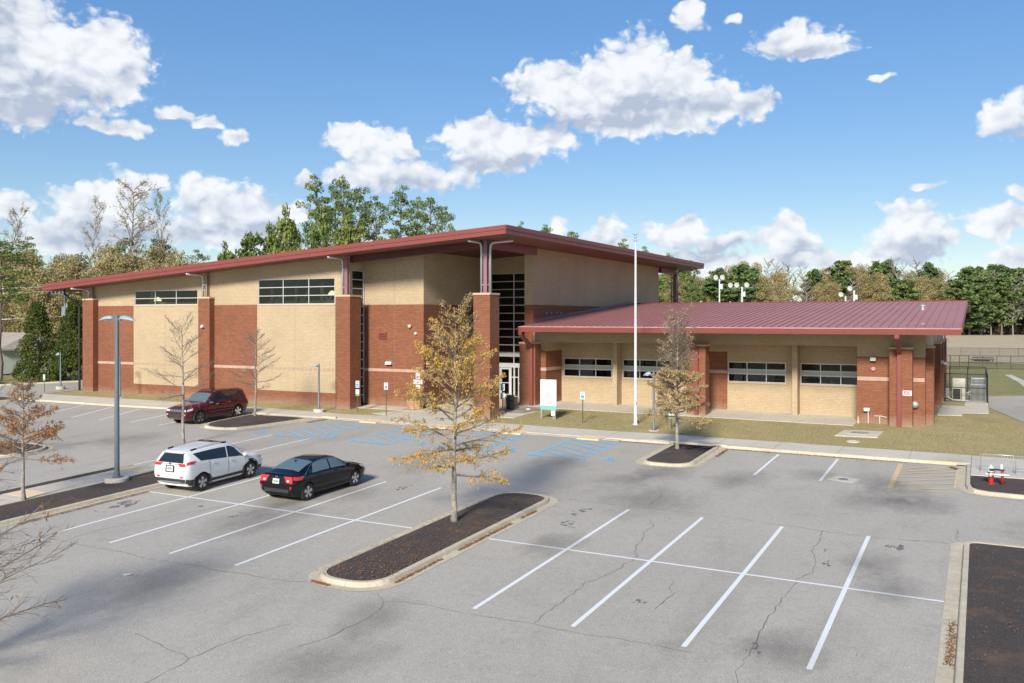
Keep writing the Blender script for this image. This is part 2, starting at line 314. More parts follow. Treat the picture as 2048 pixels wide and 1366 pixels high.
# ---------------------------------------------------------------- mesh helpers
ORG = {}
def setp(o, **k):
    for a, b in k.items():
        if b is not None: o[a] = b
    return o
def thing(name, loc, label, cat, group=None, kind=None):
    o = bpy.data.objects.new(name, None); C.objects.link(o); o.location = loc; o.empty_display_size = .3
    ORG[o.name] = Vector(loc); setp(o, label=label, category=cat, group=group, kind=kind); return o
class MB:
    def __init__(s): s.v = []; s.f = []; s.m = []; s.mi = 0
    def add(s, vs, fs):
        n = len(s.v); s.v.extend(vs)
        for f in fs: s.f.append(tuple(i+n for i in f)); s.m.append(s.mi)
        return s
    def quad(s, *p): return s.add([tuple(q) for q in p], [tuple(range(len(p)))])
    def box(s, x0, x1, y0, y1, z0, z1):
        return s.add([(x0,y0,z0),(x1,y0,z0),(x1,y1,z0),(x0,y1,z0),(x0,y0,z1),(x1,y0,z1),(x1,y1,z1),(x0,y1,z1)],
                     [(0,3,2,1),(4,5,6,7),(0,1,5,4),(1,2,6,5),(2,3,7,6),(3,0,4,7)])
    def obox(s, c, ux, uy, uz, hx, hy, hz):
        c, ux, uy, uz = Vector(c), Vector(ux).normalized(), Vector(uy).normalized(), Vector(uz).normalized()
        vs = [tuple(c+ux*hx*a+uy*hy*b+uz*hz*d) for d in (-1, 1) for a, b in ((-1,-1),(1,-1),(1,1),(-1,1))]
        return s.add(vs, [(0,3,2,1),(4,5,6,7),(0,1,5,4),(1,2,6,5),(2,3,7,6),(3,0,4,7)])
    def beam(s, a, b, w, h, up=(0, 0, 1)):
        a, b = Vector(a), Vector(b); d = (b-a); L = d.length
        if L < 1e-6: return s
        d.normalize(); upv = Vector(up)
        if abs(d.dot(upv)) > .99: upv = Vector((0, 1, 0))
        side = d.cross(upv).normalized(); u2 = side.cross(d)
        return s.obox((a+b)/2, d, side, u2, L/2, w/2, h/2)
    def tube(s, pts, radii, n=8, cap=True):
        pts = [Vector(p) for p in pts]
        if isinstance(radii, (int, float)): radii = [radii]*len(pts)
        base = len(s.v); prev = None
        for i, p in enumerate(pts):
            d = (pts[min(i+1, len(pts)-1)]-pts[max(i-1, 0)])
            d = d.normalized() if d.length > 1e-9 else Vector((0, 0, 1))
            if prev is None: a = d.orthogonal().normalized()
            else:
                a = prev-d*prev.dot(d); a = a.normalized() if a.length > 1e-6 else d.orthogonal().normalized()
            prev = a; b = d.cross(a)
            for k in range(n):
                t = 2*math.pi*k/n; s.v.append(tuple(p+(a*math.cos(t)+b*math.sin(t))*radii[i]))
        for i in range(len(pts)-1):
            for k in range(n):
                q = base+i*n; s.f.append((q+k, q+(k+1) % n, q+n+(k+1) % n, q+n+k)); s.m.append(s.mi)
        if cap and n > 2:
            s.f.append(tuple(base+k for k in range(n))[::-1]); s.m.append(s.mi)
            q = base+(len(pts)-1)*n; s.f.append(tuple(q+k for k in range(n))); s.m.append(s.mi)
        return s
    def lathe(s, c, prof, n=16, axis=(0, 0, 1)):
        ax = Vector(axis).normalized(); c = Vector(c)
        a = ax.orthogonal().normalized(); b = ax.cross(a); base = len(s.v)
        for (r, h) in prof:
            for k in range(n):
                t = 2*math.pi*k/n; s.v.append(tuple(c+ax*h+(a*math.cos(t)+b*math.sin(t))*max(r, 1e-4)))
        for i in range(len(prof)-1):
            for k in range(n):
                q = base+i*n; s.f.append((q+k, q+(k+1) % n, q+n+(k+1) % n, q+n+k)); s.m.append(s.mi)
        s.f.append(tuple(base+k for k in range(n))[::-1]); s.m.append(s.mi)
        q = base+(len(prof)-1)*n; s.f.append(tuple(q+k for k in range(n))); s.m.append(s.mi)
        return s
    def prism(s, poly, z0, z1):
        """poly: list of xy, z0/z1 numbers or functions"""
        n = len(poly); f0 = z0 if callable(z0) else (lambda x, y: z0); f1 = z1 if callable(z1) else (lambda x, y: z1)
        s.add([(x, y, f0(x, y)) for x, y in poly]+[(x, y, f1(x, y)) for x, y in poly],
              [tuple(range(n))[::-1], tuple(range(n, 2*n))]+[(i, (i+1) % n, n+(i+1) % n, n+i) for i in range(n)])
        return s
    def build(s, name, mat, parent=None, smooth=False, label=None, cat=None, group=None, kind=None, org=None, bevel=0):
        me = bpy.data.meshes.new(name)
        if parent is not None: o_ = ORG[parent.name]
        elif org is not None: o_ = Vector(org)
        else: o_ = Vector((0, 0, 0))
        me.from_pydata([(x-o_[0], y-o_[1], z-o_[2]) for x, y, z in s.v], [], s.f); me.update()
        for mm in (mat if isinstance(mat, (list, tuple)) else [mat]): me.materials.append(mm)
        if isinstance(mat, (list, tuple)): me.polygons.foreach_set('material_index', s.m)
        if smooth: me.polygons.foreach_set('use_smooth', [True]*len(me.polygons))
        o = bpy.data.objects.new(name, me); C.objects.link(o)
        if parent is not None: o.parent = parent
        else: o.location = o_
        ORG[o.name] = o_
        if smooth == 'auto':
            me.set_sharp_from_angle(angle=R(38))
        if bevel:
            md = o.modifiers.new('bevel', 'BEVEL'); md.width = bevel; md.segments = 2; md.limit_method = 'ANGLE'
        setp(o, label=label, category=cat, group=group, kind=kind); return o
def kids(o): return list(o.children)
def copy_tree(o, parent=None, loc=None, rz=None, scale=None, label=None):
    c = o.copy(); C.objects.link(c)
    if parent is not None: c.parent = parent
    if loc is not None: c.location = loc
    if rz is not None: c.rotation_euler = (0, 0, rz)
    if scale is not None: c.scale = scale
    if label: c['label'] = label
    for ch in kids(o): copy_tree(ch, c)
    return c
ORD = ['first', 'second', 'third', 'fourth', 'fifth', 'sixth', 'seventh', 'eighth', 'ninth', 'tenth', 'eleventh', 'twelfth', 'thirteenth', 'fourteenth', 'fifteenth', 'sixteenth']

# ---------------------------------------------------------------- terrain heights
def lerp(x, xs, ys):
    if x <= xs[0]: return ys[0]
    for i in range(len(xs)-1):
        if x <= xs[i+1]: return ys[i]+(ys[i+1]-ys[i])*(x-xs[i])/(xs[i+1]-xs[i])
    return ys[-1]
def T(x, y):                                  # graded surface of the car park and beyond
    a = -.0076*max(-76, min(4, x))
    return -8.16+a+lerp(y, (-60, 49, 57, 66, 400), (-2.052, 1.676, 1.93, 1.99, 1.99))
def KY(x): return lerp(x, (-70, -62.4, -54.6, -49.7, -42.6, -36, -28), (43.0, 43.2, 43.5, 43.9, 44.3, 45, 45))
def raise_(x): return lerp(x, (-41, -38, -17, -15), (1, .1, .1, 1))
def W(x, y):                                  # walks and lawn round the building
    return T(x, y)+raise_(x)*lerp(y-KY(x), (0, 4), (.12, .045))+(1-raise_(x))*.03
def drape(name, poly, zf, off, mat, cuts=None, parent=None, **kw):
    bm = bmesh.new(); vs = [bm.verts.new((x, y, 0)) for x, y in poly]; bm.faces.new(vs)
    xs = [p[0] for p in poly]; ys = [p[1] for p in poly]
    if cuts is None: cx, cy = (-76, 4), (49, 57, 66)
    else:
        k = cuts; cx = [i*k for i in range(int(min(xs)/k)-1, int(max(xs)/k)+2)]; cy = [i*k for i in range(int(min(ys)/k)-1, int(max(ys)/k)+2)]
    for c_ in cx:
        if min(xs) < c_ < max(xs): bmesh.ops.bisect_plane(bm, geom=bm.verts[:]+bm.edges[:]+bm.faces[:], plane_co=(c_, 0, 0), plane_no=(1, 0, 0))
    for c_ in cy:
        if min(ys) < c_ < max(ys): bmesh.ops.bisect_plane(bm, geom=bm.verts[:]+bm.edges[:]+bm.faces[:], plane_co=(0, c_, 0), plane_no=(0, 1, 0))
    for v in bm.verts: v.co.z = zf(v.co.x, v.co.y)+off
    bmesh.ops.recalc_face_normals(bm, faces=bm.faces[:])
    if bm.faces and sum(f.normal.z for f in bm.faces) < 0: bmesh.ops.reverse_faces(bm, faces=bm.faces[:])
    me = bpy.data.meshes.new(name)
    if parent is not None:
        bmesh.ops.translate(bm, verts=bm.verts[:], vec=-ORG[parent.name])
    bm.to_mesh(me); bm.free()
    me.materials.append(mat); o = bpy.data.objects.new(name, me); C.objects.link(o)
    if parent is not None: o.parent = parent; ORG[o.name] = ORG[parent.name]
    else: ORG[o.name] = Vector((0, 0, 0))
    setp(o, **kw); return o

# ---------------------------------------------------------------- ground
def grid_sheet(name, xs, ys, zf, mat, **kw):
    vs = [(x, y, zf(x, y)) for y in ys for x in xs]; n = len(xs)
    fs = [(j*n+i, j*n+i+1, (j+1)*n+i+1, (j+1)*n+i) for j in range(len(ys)-1) for i in range(n-1)]
    m = MB(); m.add(vs, fs); return m.build(name, mat, **kw)
def far_z(x, y):
    d = math.hypot(x, y)
    return T(x, y)-(.12 if y < 75 else .02)
gx = [-2500, -1200, -600, -300, -200, -140, -110, -90, -76, -60, -40, -20, 4, 20, 40, 80, 150, 300, 600, 1200, 2500]
gy = [-800, -300, -120, -60, -20, 10, 30, 49, 57, 66, 72, 78, 90, 120, 160, 220, 300, 400, 700, 1500, 3500]
grid_sheet('ground', gx, gy, far_z, M_GRASS, kind='structure', label='rough brownish grass around the car park and building')
drape('dry_field', [(-60, 140), (60, 140), (160, 200), (160, 420), (-160, 420)], T, .03, M_FIELD, kind='structure', label='pale dry open field beyond the wire fences')
def kline(x0, x1, n=20): return [(x0+(x1-x0)*i/n, KY(x0+(x1-x0)*i/n)) for i in range(n+1)]
drape('car_park', [(-130, -40), (45, -40), (45, 45)]+[(x, y+.02) for x, y in kline(45, -66.5, 30)]+[(-66.6, 46.6), (-66.2, 100), (-70.5, 100), (-71.6, 58), (-72.2, 54), (-75.8, 48.9), (-82, 44), (-130, 30)], T, 0, M_ASPH,
      kind='structure', label='sun-bleached grey asphalt car park')
drape('lawn', [(-66.2, 43.3)]+[(x, y+.4) for x, y in kline(-62, -28, 12)][0:]+[(-.6, 45.4), (9, 45.4), (9, 79), (-66.2, 79)], W, -.018, M_LAWN, cuts=1.0, kind='structure', label='mown dormant lawn between the walk and the building')
drape('service_drive', [(.45, 69.5), (1.3, 65.5), (2.3, 60.8), (5, 56), (40, 50), (40, 86), (2.9, 82), (.45, 79.7)], W, .004, M_ASPH, cuts=2.0, kind='structure', label='pale grey drive curving past the fenced yard')

# sidewalk slabs
def slab_part(root, poly, zf, off, name='paving_slab', gap=.014, th=.12, mat=None):
    cx = sum(p[0] for p in poly)/len(poly); cy = sum(p[1] for p in poly)/len(poly)
    q = []
    for x, y in poly:
        d = math.hypot(x-cx, y-cy); k = max(0, (d-gap)/d); q.append((cx+(x-cx)*k, cy+(y-cy)*k))
    m = MB(); m.prism(q, lambda x, y: zf(x, y)+off-th, lambda x, y: zf(x, y)+off)
    return m.build(name, mat or M_WALK, root)
def sroot(name, loc, label):
    o = bpy.data.objects.new(name, None); C.objects.link(o); o.location = loc; ORG[o.name] = Vector(loc)
    setp(o, kind='structure', label=label); return o
wk = sroot('front_walk', (-28, 45, W(-28, 45)), 'long pale concrete sidewalk along the front kerb')
jx = [-66, -63, -60, -57, -54, -51, -48, -45, -42, -39, -36.2, -33.1, -30.1, -27.1, -24.1, -21, -18, -15, -11.95, -9.1, -6.1, -3.0, -.42, 2.6, 5.6, 8.6]
def back(x): return lerp(x, (-66, -58.3, -52, -45, -37.7, -36.2, -33.1), (46.2, 46.5, 46.8, 46.8, 46.8, 46.8, 47.5))
for a, b in zip(jx, jx[1:]):
    if a >= -.5:
        p = [(a, 45.25), (b, 45.2 if a < 0 else 45.0), (b, 47.3), (a, 47.45)]
    else:
        p = [(a, KY(a)+.16), (b, KY(b)+.16), (b, back(b)), (a, back(a))]
    slab_part(wk, p, W, .012)
# ramp pads in tan
for (x, y) in ((-18.65, 45.0), (-23.3, 45.0), (-33.2, 45.1), (-28.2, 45.0)):
    m = MB(); m.prism([(x-.62, y-.55), (x+.62, y-.55), (x+.62, y+.55), (x-.62, y+.55)], lambda a, b: W(a, b)-.05, lambda a, b: W(a, b)+.017)
    m.build('tactile_pad', M_PAD, wk)
# entrance plaza and slabs by the building
pz = sroot('entrance_plaza', (-31, 52, W(-31, 52)), 'pale concrete apron leading to the tall glass entrance')
for i in range(5):
    x0, x1 = -33.6+i*1.55, -33.6+(i+1)*1.55
    ys = [47.46, 49.8, 52.4, 55.2, 58, 61.4]
    for a, b in zip(ys, ys[1:]):
        if i > 3 and a < 49: continue
        xa, xb = x0, x1
        slab_part(pz, [(xa, a), (xb, a), (xb, b), (xa, b)], W, .012)
for (p) in ([(-38.4, 49.7), (-35.9, 49.9), (-35.9, 51.4), (-38.4, 51.4)], [(-35.9, 49.9), (-33.6, 49.8), (-33.6, 51.4), (-35.9, 51.4)],
            [(-35.3, 47.9), (-33.6, 47.5), (-33.6, 49.8), (-34.4, 49.6)]):
    slab_part(pz, p, W, .012)
ap = sroot('wing_apron', (-15, 56, W(-15, 56)), 'concrete strip along the windows of the low wing')
xs_ = [-27.4, -24.6, -21.6, -18.6, -15.6, -12.6, -9.6, -6.56]
for i, (a, b) in enumerate(zip(xs_, xs_[1:])):
    slab_part(ap, [(a, 55.0), (b, 55.0+.02*i), (b, 59.4), (a, 59.4)], W, .012)
slab_part(ap, [(-26.2, 52.0), (-25.85, 54.0), (-25.85, 55.0), (-27.6, 55.0), (-27.6, 51.7)], W, .012)
er = sroot('yard_slab', (-1, 65, W(-1, 65)), 'pale concrete slab by the east piers and air conditioners')
for p in ([(-2.5, 62.8), (-1.1, 63.2), (-1.0, 70), (-2.5, 70)], [(-1.1, 65.0), (.4, 65.4), (.4, 85), (-1.0, 85)]):
    slab_part(er, p, W, .015)

# ---------------------------------------------------------------- kerbs and islands
def arc_pts(cx, cy, r, a0, a1, n): return [(cx+r*math.cos(R(a0+(a1-a0)*i/n)), cy+r*math.sin(R(a0+(a1-a0)*i/n))) for i in range(n+1)]
def rrect(x0, x1, y0, y1, rs, n=7):
    """counter-clockwise rounded rectangle, radii for the corners SE, NE, NW, SW"""
    a, b, c, d = rs
    return arc_pts(x1-a, y0+a, a, -90, 0, n)+arc_pts(x1-b, y1-b, b, 0, 90, n)+arc_pts(x0+c, y1-c, c, 90, 180, n)+arc_pts(x0+d, y0+d, d, 180, 270, n)
def offset(path, d, closed):
    out = []; n = len(path)
    for i in range(n):
        p = Vector(path[i])
        a = Vector(path[(i-1) % n]) if (closed or i > 0) else None
        b = Vector(path[(i+1) % n]) if (closed or i < n-1) else None
        ns = []
        for (s, t) in ((a, p), (p, b)):
            if s is None or t is None or (t-s).length < 1e-6: continue
            e_ = (t-s).normalized(); ns.append(Vector((-e_.y, e_.x)))
        nn = sum(ns, Vector((0, 0))).normalized(); k = 1/max(.5, nn.dot(ns[0]))
        out.append(tuple(p+nn*d*k))
    return out
def resample(path, closed, step):
    pts = [Vector(p) for p in path]+([Vector(path[0])] if closed else [])
    L = [0]
    for a, b in zip(pts, pts[1:]): L.append(L[-1]+(b-a).length)
    tot = L[-1]; n = max(1, round(tot/step)); segs = []
    for i in range(n):
        s0, s1 = tot*i/n, tot*(i+1)/n; seg = []
        def at(s):
            for j in range(len(L)-1):
                if s <= L[j+1]+1e-9: return j, pts[j].lerp(pts[j+1], (s-L[j])/max(1e-9, L[j+1]-L[j]))
            return len(L)-2, pts[-1]
        j0, p0 = at(s0); j1, p1 = at(s1)
        seg = [s0]+[L[j] for j in range(j0+1, j1+1) if s0+.02 < L[j] < s1-.02]+[s1]
        segs.append(seg)
    return segs, pts, L
def kerb_line(root, path, closed, pan=.33, top=.15, h=.13, step=3.0, zf=T, into=1):
    """path: outer edge of the gutter pan, the kerb rises on its left side (into=1)"""
    prof = [(0, .010), (pan, .004), (pan+.035, h-.015), (pan+.055, h), (pan+top+.035, h), (pan+top+.035, -.06)]
    offs = [offset(path, d*into, closed) for d, _ in prof]
    if closed: offs = [o+[o[0]] for o in offs]
    segs, pts, L = resample(path, closed, step)
    for seg in segs:
        m = MB(); g = .006; rows = []
        for k, s in enumerate(seg):
            if k == 0: s += g
            if k == len(seg)-1: s -= g
            for j in range(len(L)-1):
                if s <= L[j+1]+1e-9: break
            t = (s-L[j])/max(1e-9, L[j+1]-L[j]); row = []
            for o_, (d, z) in zip(offs, prof):
                x = o_[j][0]+(o_[j+1][0]-o_[j][0])*t; y = o_[j][1]+(o_[j+1][1]-o_[j][1])*t
                row.append((x, y, zf(x, y)+z))
            rows.append(row)
        n = len(prof); vs = [p for r_ in rows for p in r_]
        fs = [(i*n+k, i*n+k+1, (i+1)*n+k+1, (i+1)*n+k) if into > 0 else (i*n+k, (i+1)*n+k, (i+1)*n+k+1, i*n+k+1) for i in range(len(rows)-1) for k in range(n-1)]
        fs += [tuple(range(n)), tuple(range((len(rows)-1)*n, len(rows)*n))[::-1]]
        m.add(vs, fs); m.build('kerb_stone', M_KERB, root)
def mulch_bed(root, poly, zf=T, off=.105, name='mulch', mat=None):
    cx = sum(p[0] for p in poly)/len(poly); cy = sum(p[1] for p in poly)/len(poly)
    rnd = random.Random(len(poly)); rings = [1, .93, .8, .6, .35]
    m = MB(); n = len(poly); vs = []
    for k, r_ in enumerate(rings):
        for x, y in poly:
            X, Y = cx+(x-cx)*r_, cy+(y-cy)*r_
            vs.append((X, Y, zf(X, Y)+off+(0, .03, .06, .075, .085)[k]+(rnd.uniform(-.012, .012) if k else 0)))
    vs.append((cx, cy, zf(cx, cy)+off+.09)); fs = []
    for k in range(len(rings)-1):
        for i in range(n): fs.append((k*n+i, k*n+(i+1) % n, (k+1)*n+(i+1) % n, (k+1)*n+i))
    b = (len(rings)-1)*n
    for i in range(n): fs.append((b+i, b+(i+1) % n, len(vs)-1))
    m.add(vs, fs); o = m.build(name, mat or M_MULCH, root, smooth=True); return o
def island(name, label, outline, pan=.33, mat=None, step=3.0):
    cx = sum(p[0] for p in outline)/len(outline); cy = sum(p[1] for p in outline)/len(outline)
    root = sroot(name, (cx, cy, T(cx, cy)), label)
    kerb_line(root, outline, True, pan=pan, step=step)
    mulch_bed(root, offset(outline, pan+.18, True), mat=mat); return root
island('traffic_island', 'long mulched island with the yellow tree in mid car park', rrect(-17.22, -14.18, 19.45, 31.95, (1.3, 1.3, 1.3, 1.3)))
island('traffic_island', 'square mulched island with thin tan tree by the front walk', rrect(-14.35, -11.3, 39.0, 45.25, (1.3, .25, .25, 1.1)))
island('traffic_island', 'mulched island beside the dark red car', [(-39.1, 38.5), (-38.3, 38.95), (-37.7, 40.5), (-37.1, 43.0), (-36.9, 44.6), (-39, 44.6), (-42.4, 44.3), (-42.35, 43.5), (-42.2, 41), (-41.95, 39.7), (-41.2, 38.7), (-40, 38.35)])
island('traffic_island', 'large dark mulched island in the lower right corner', rrect(-.85, 3.4, 19.2, 31.95, (.9, 1.2, .8, .9)))
island('traffic_island', 'rounded mulch island at the far left of the lot', rrect(-47, -42.2, 27.0, 31.0, (1.6, 1.9, 1.2, 1.2)))
island('traffic_island', 'small mulch island at the left end of the front walk', rrect(-68.6, -64.2, 38.6, 43.9, (1.2, 1.2, 1, 1)))
island('traffic_island', 'near island holding the bare tree at the left edge', rrect(-22.9, -18.95, 3.5, 11.7, (1.3, 1.3, 1.3, 1.3)))
# strip between the two parking bays, with its own walk
md = sroot('median_strip', (-32.5, 25, T(-32.5, 25)), 'mulched strip with a narrow walk beside the white car')
kerb_line(md, [(-30.15, 10), (-30.2, 20), (-30.2, 28.2), (-30.6, 28.9)], False, pan=.16, into=1)
kerb_line(md, [(-35.35, 10), (-35.35, 27.8), (-35.0, 28.9)], False, pan=.05, into=-1)
for y0 in range(10, 29, 3):
    slab_part(md, [(-34.55, y0), (-32.75, y0), (-32.75, min(y0+3, 28.9)), (-34.55, min(y0+3, 28.9))], T, .135)
slab_part(md, [(-34.6, 28.9), (-31.4, 28.9), (-31.4, 30.3), (-34.6, 30.3)], T, .02, th=.05)
for y0 in (22.4, 27.7):
    m = MB(); m.prism([(-34.4, y0), (-33.0, y0), (-33.0, y0+.9), (-34.4, y0+.9)], lambda a, b: T(a, b)+.1, lambda a, b: T(a, b)+.141); m.build('tactile_pad', M_PAD, md)
def strip(root, x0, x1, y0, y1):
    m = MB(); vs = []; n = int((y1-y0)/.8)+1; rnd = random.Random(5)
    for i in range(n+1):
        y = y0+(y1-y0)*i/n
        for k in range(5):
            x = x0+(x1-x0)*k/4; vs.append((x, y, T(x, y)+.115+.05*math.sin(math.pi*k/4)+(rnd.uniform(-.01, .01) if 0 < k < 4 else 0)))
    m.add(vs, [(i*5+k, i*5+k+1, i*5+k+6, i*5+k+5) for i in range(n) for k in range(4)]); m.build('mulch', M_MULCH, root, smooth=True)
strip(md, -32.75, -30.5, 10, 28.5); strip(md, -35.15, -34.55, 10, 27.9)
# front kerb, flush at the ramps
fk = sroot('front_kerb', (-10, 45, T(-10, 45)), 'continuous concrete kerb in front of the walk')
kerb_line(fk, [(x, y-.22) for x, y in kline(-66.3, -42.6, 10)], False, pan=.2, step=3.05)
kerb_line(fk, [(-37.1, 44.75), (-36, 44.8)], False, pan=.2)
kerb_line(fk, [(-17.0, 44.8), (-14.3, 44.8)], False, pan=.2, h=.10)
kerb_line(fk, [(-11.35, 44.8), (-1.0, 44.8)], False, pan=.2, step=3.05)
m = MB()
for a in [i for i in range(-36, -17, 3)]:
    q = MB(); q.prism([(a+.01, 44.82), (min(a+3, -17)-.01, 44.82), (min(a+3, -17)-.01, 45.17), (a+.01, 45.17)], lambda x, y: T(x, y)-.05, lambda x, y: T(x, y)+.02+.0*(y-44.82)); q.build('kerb_stone', M_KERB, fk)
m = MB(); m.prism([(-2.3, 45.02), (-1.0, 45.02), (-1.0, 45.19), (-2.3, 45.19)], lambda x, y: T(x, y)+.05, lambda x, y: T(x, y)+.136); m.build('yellow_kerb_paint', M_YEL_P, fk)
hi = sroot('hydrant_corner', (.5, 41, T(.5, 41)), 'mulched corner with the hydrant, turned kerb around it')
kerb_line(hi, [(-.92, 44.9), (-.9, 40.4), (-.8, 39.7), (-.5, 39.15), (.1, 38.85), (1.4, 38.75), (9, 38.6)], False, pan=.30, into=1)
mulch_bed(hi, [(-.4, 42.4), (-.4, 40.5), (-.15, 39.7), (.3, 39.4), (1.4, 39.25), (5, 39.2), (9, 39.1), (9, 42.6), (4, 42.5)])
slab_part(hi, [(-.42, 42.42), (2.6, 42.5), (2.6, 45.2), (-.42, 45.22)], T, .135)
slab_part(hi, [(2.6, 42.5), (8.6, 42.6), (8.6, 45.0), (2.6, 45.2)], T, .135)
utility = sroot('vault_slab', (-5.9, 52, W(-5.9, 52)), 'square weathered concrete vault lid set in the lawn')
m = MB(); m.prism([(-7.0, 50.9), (-4.9, 51.2), (-4.8, 53.4), (-6.8, 53.1)], lambda x, y: W(x, y)-.1, lambda x, y: W(x, y)+.03); m.build('slab', M_WALK, utility)
m = MB(); m.prism([(-6.35, 51.7), (-5.5, 51.8), (-5.45, 52.6), (-6.3, 52.5)], lambda x, y: W(x, y)+.02, lambda x, y: W(x, y)+.06); m.build('hatch_lid', M_GALV, utility)
m = MB(); m.lathe((-5.9, 49.4, W(-5.9, 49.4)-.05), [(.34, 0), (.34, .08), (.24, .085), (.24, .07), (0, .07)], 20); m.build('sewer_ring', M_WALK, org=(-5.9, 49.4, W(-5.9, 49.4)), label='small round white concrete manhole ring in the lawn', cat='manhole')
dr = sroot('storm_drain', (-5.1, 39.9, T(-5.1, 39.9)), 'square concrete storm drain set in the asphalt')
m = MB(); m.prism([(-5.75, 39.6), (-4.7, 39.3), (-4.5, 40.1), (-5.5, 40.4)], lambda x, y: T(x, y)-.05, lambda x, y: T(x, y)+.012); m.build('collar', M_WALK, dr)
m = MB(); m.lathe((-5.15, 39.85, T(-5.15, 39.85)), [(.2, 0), (.2, .02), (0, .02)], 16); m.build('drain_lid', M_STAIN, dr)

# ---------------------------------------------------------------- painted lines
mk = sroot('road_markings', (-15, 30, T(-15, 30)), 'painted parking lines on the asphalt')
def stripe(x0, y0, x1, y1, w, mat, name='parking_line', off=.006):
    d = Vector((x1-x0, y1-y0)); L = d.length; d.normalize(); n = Vector((-d.y, d.x))*w/2
    rows = []; k = max(1, int(L/3)); vs = []
    for i in range(k+1):
        x, y = x0+(x1-x0)*i/k, y0+(y1-y0)*i/k
        for s in (-1, 1): X, Y = x+n.x*s, y+n.y*s; vs.append((X, Y, T(X, Y)+off))
    m = MB(); m.add(vs, [(2*i, 2*i+1, 2*i+3, 2*i+2) for i in range(k)])
    o = m.build(name, mat, mk); return o
for i, x in enumerate((-11.45, -8.72, -5.98, -3.25)): stripe(x, 19.84, x, 31.2, .125, M_WHITE_P)
stripe(-14.2, 25.58, -.86, 25.58, .11, M_WHITE_P, off=.010)
for x in (-27.81, -25.08, -22.35, -19.61): stripe(x, 19.84, x, 31.3, .125, M_WHITE_P)
stripe(-29.95, 25.58, -17.2, 25.58, .11, M_WHITE_P, off=.010)
for x in (-8.69, -5.97): stripe(x, 39.15, x, 44.4, .12, M_WHITE_P)
for (x, a, b) in ((-35.3, 28.9, 38.6), (-32.6, 30.4, 38.7)): stripe(x, a, x-.02, b, .11, M_WHITE_P)
for (x0, y0, x1, y1) in ((-44.3, 38.5, -44.7, 43.4), (-46.9, 38.6, -47.9, 43.4), (-49.6, 38.5, -51.7, 43.4), (-52.2, 38.4, -54.4, 43.2), (-55.3, 38.3, -57.1, 43), (-59.7, 38.5, -60.2, 43)):
    stripe(x0, y0, x1, y1, .12, M_WHITE_P)
# accessible aisles
def clipseg(x0, x1, y0, y1, c):               # 45 degree hatch line y = x + c inside the box
    pts = []
    for (x, y) in ((x0, x0*-.62+c), (x1, x1*-.62+c)):
        pts.append((x, y))
    (xa, ya), (xb, yb) = pts
    def cut(xa, ya, xb, yb, lim):
        t = (lim-ya)/(yb-ya); return xa+(xb-xa)*t, lim
    if ya > y1: xa, ya = cut(xa, ya, xb, yb, y1)
    if yb > y1: xb, yb = cut(xa, ya, xb, yb, y1)
    if ya < y0: xa, ya = cut(xa, ya, xb, yb, y0)
    if yb < y0: xb, yb = cut(xa, ya, xb, yb, y0)
    return xa, ya, xb, yb
for (xa, xb, ya, yb) in ((-19.55, -16.85, 39.2, 44.15), (-24.85, -22.1, 39.15, 44.0), (-30.15, -27.55, 38.8, 43.75), (-35.25, -32.5, 38.55, 43.4)):
    stripe(xa, ya, xa, yb, .13, M_BLUE_P, 'access_aisle_line'); stripe(xb, ya, xb, yb, .13, M_BLUE_P, 'access_aisle_line')
    stripe(xa, ya, xb, ya, .13, M_BLUE_P, 'access_aisle_line', .011); stripe(xa, yb, xb, yb, .13, M_BLUE_P, 'access_aisle_line', .011)
    c = ya+.62*xa+.5
    while c < yb+.62*xb:
        try: s = clipseg(xa+.06, xb-.06, ya+.06, yb-.06, c)
        except ZeroDivisionError: s = None
        if s and math.hypot(s[2]-s[0], s[3]-s[1]) > .35: stripe(*s, .16, M_BLUE_P, 'access_hatch_line', .016)
        c += .92
def wheelchair(cx, cy, s):
    """painted wheelchair emblem, head towards the walk"""
    m = MB()
    def seg(x0, y0, x1, y1, w):
        d = Vector((x1-x0, y1-y0)).normalized(); n = Vector((-d.y, d.x))*w/2
        m.quad(*[(cx+x*s, cy+y*s, T(cx+x*s, cy+y*s)+.008) for x, y in ((x0-n.x, y0-n.y), (x1-n.x, y1-n.y), (x1+n.x, y1+n.y), (x0+n.x, y0+n.y))])
    a = [(.0+.30*math.cos(R(t)), -.22+.30*math.sin(R(t))) for t in range(150, 400, 25)]
    for p, q in zip(a, a[1:]): seg(*p, *q, .1)
    seg(-.08, .42, -.02, -.05, .13); seg(-.04, -.08, .28, -.08, .1); seg(.28, -.06, .40, -.40, .1); seg(.40, -.38, .52, -.36, .1); seg(-.04, .18, .2, .16, .08)
    h = [(cx+(-.1+.09*math.cos(R(t)))*s, cy+(.56+.09*math.sin(R(t)))*s) for t in range(0, 360, 36)]
    m.quad(*[(x, y, T(x, y)+.008) for x, y in h])
    m.build('wheelchair_symbol', M_BLUE_P, mk)
for (x, y) in ((-15.7, 39.85), (-21.0, 40.0), (-26.2, 39.7), (-31.9, 39.6), (-36.7, 39.2)): wheelchair(x, y, 1.15)
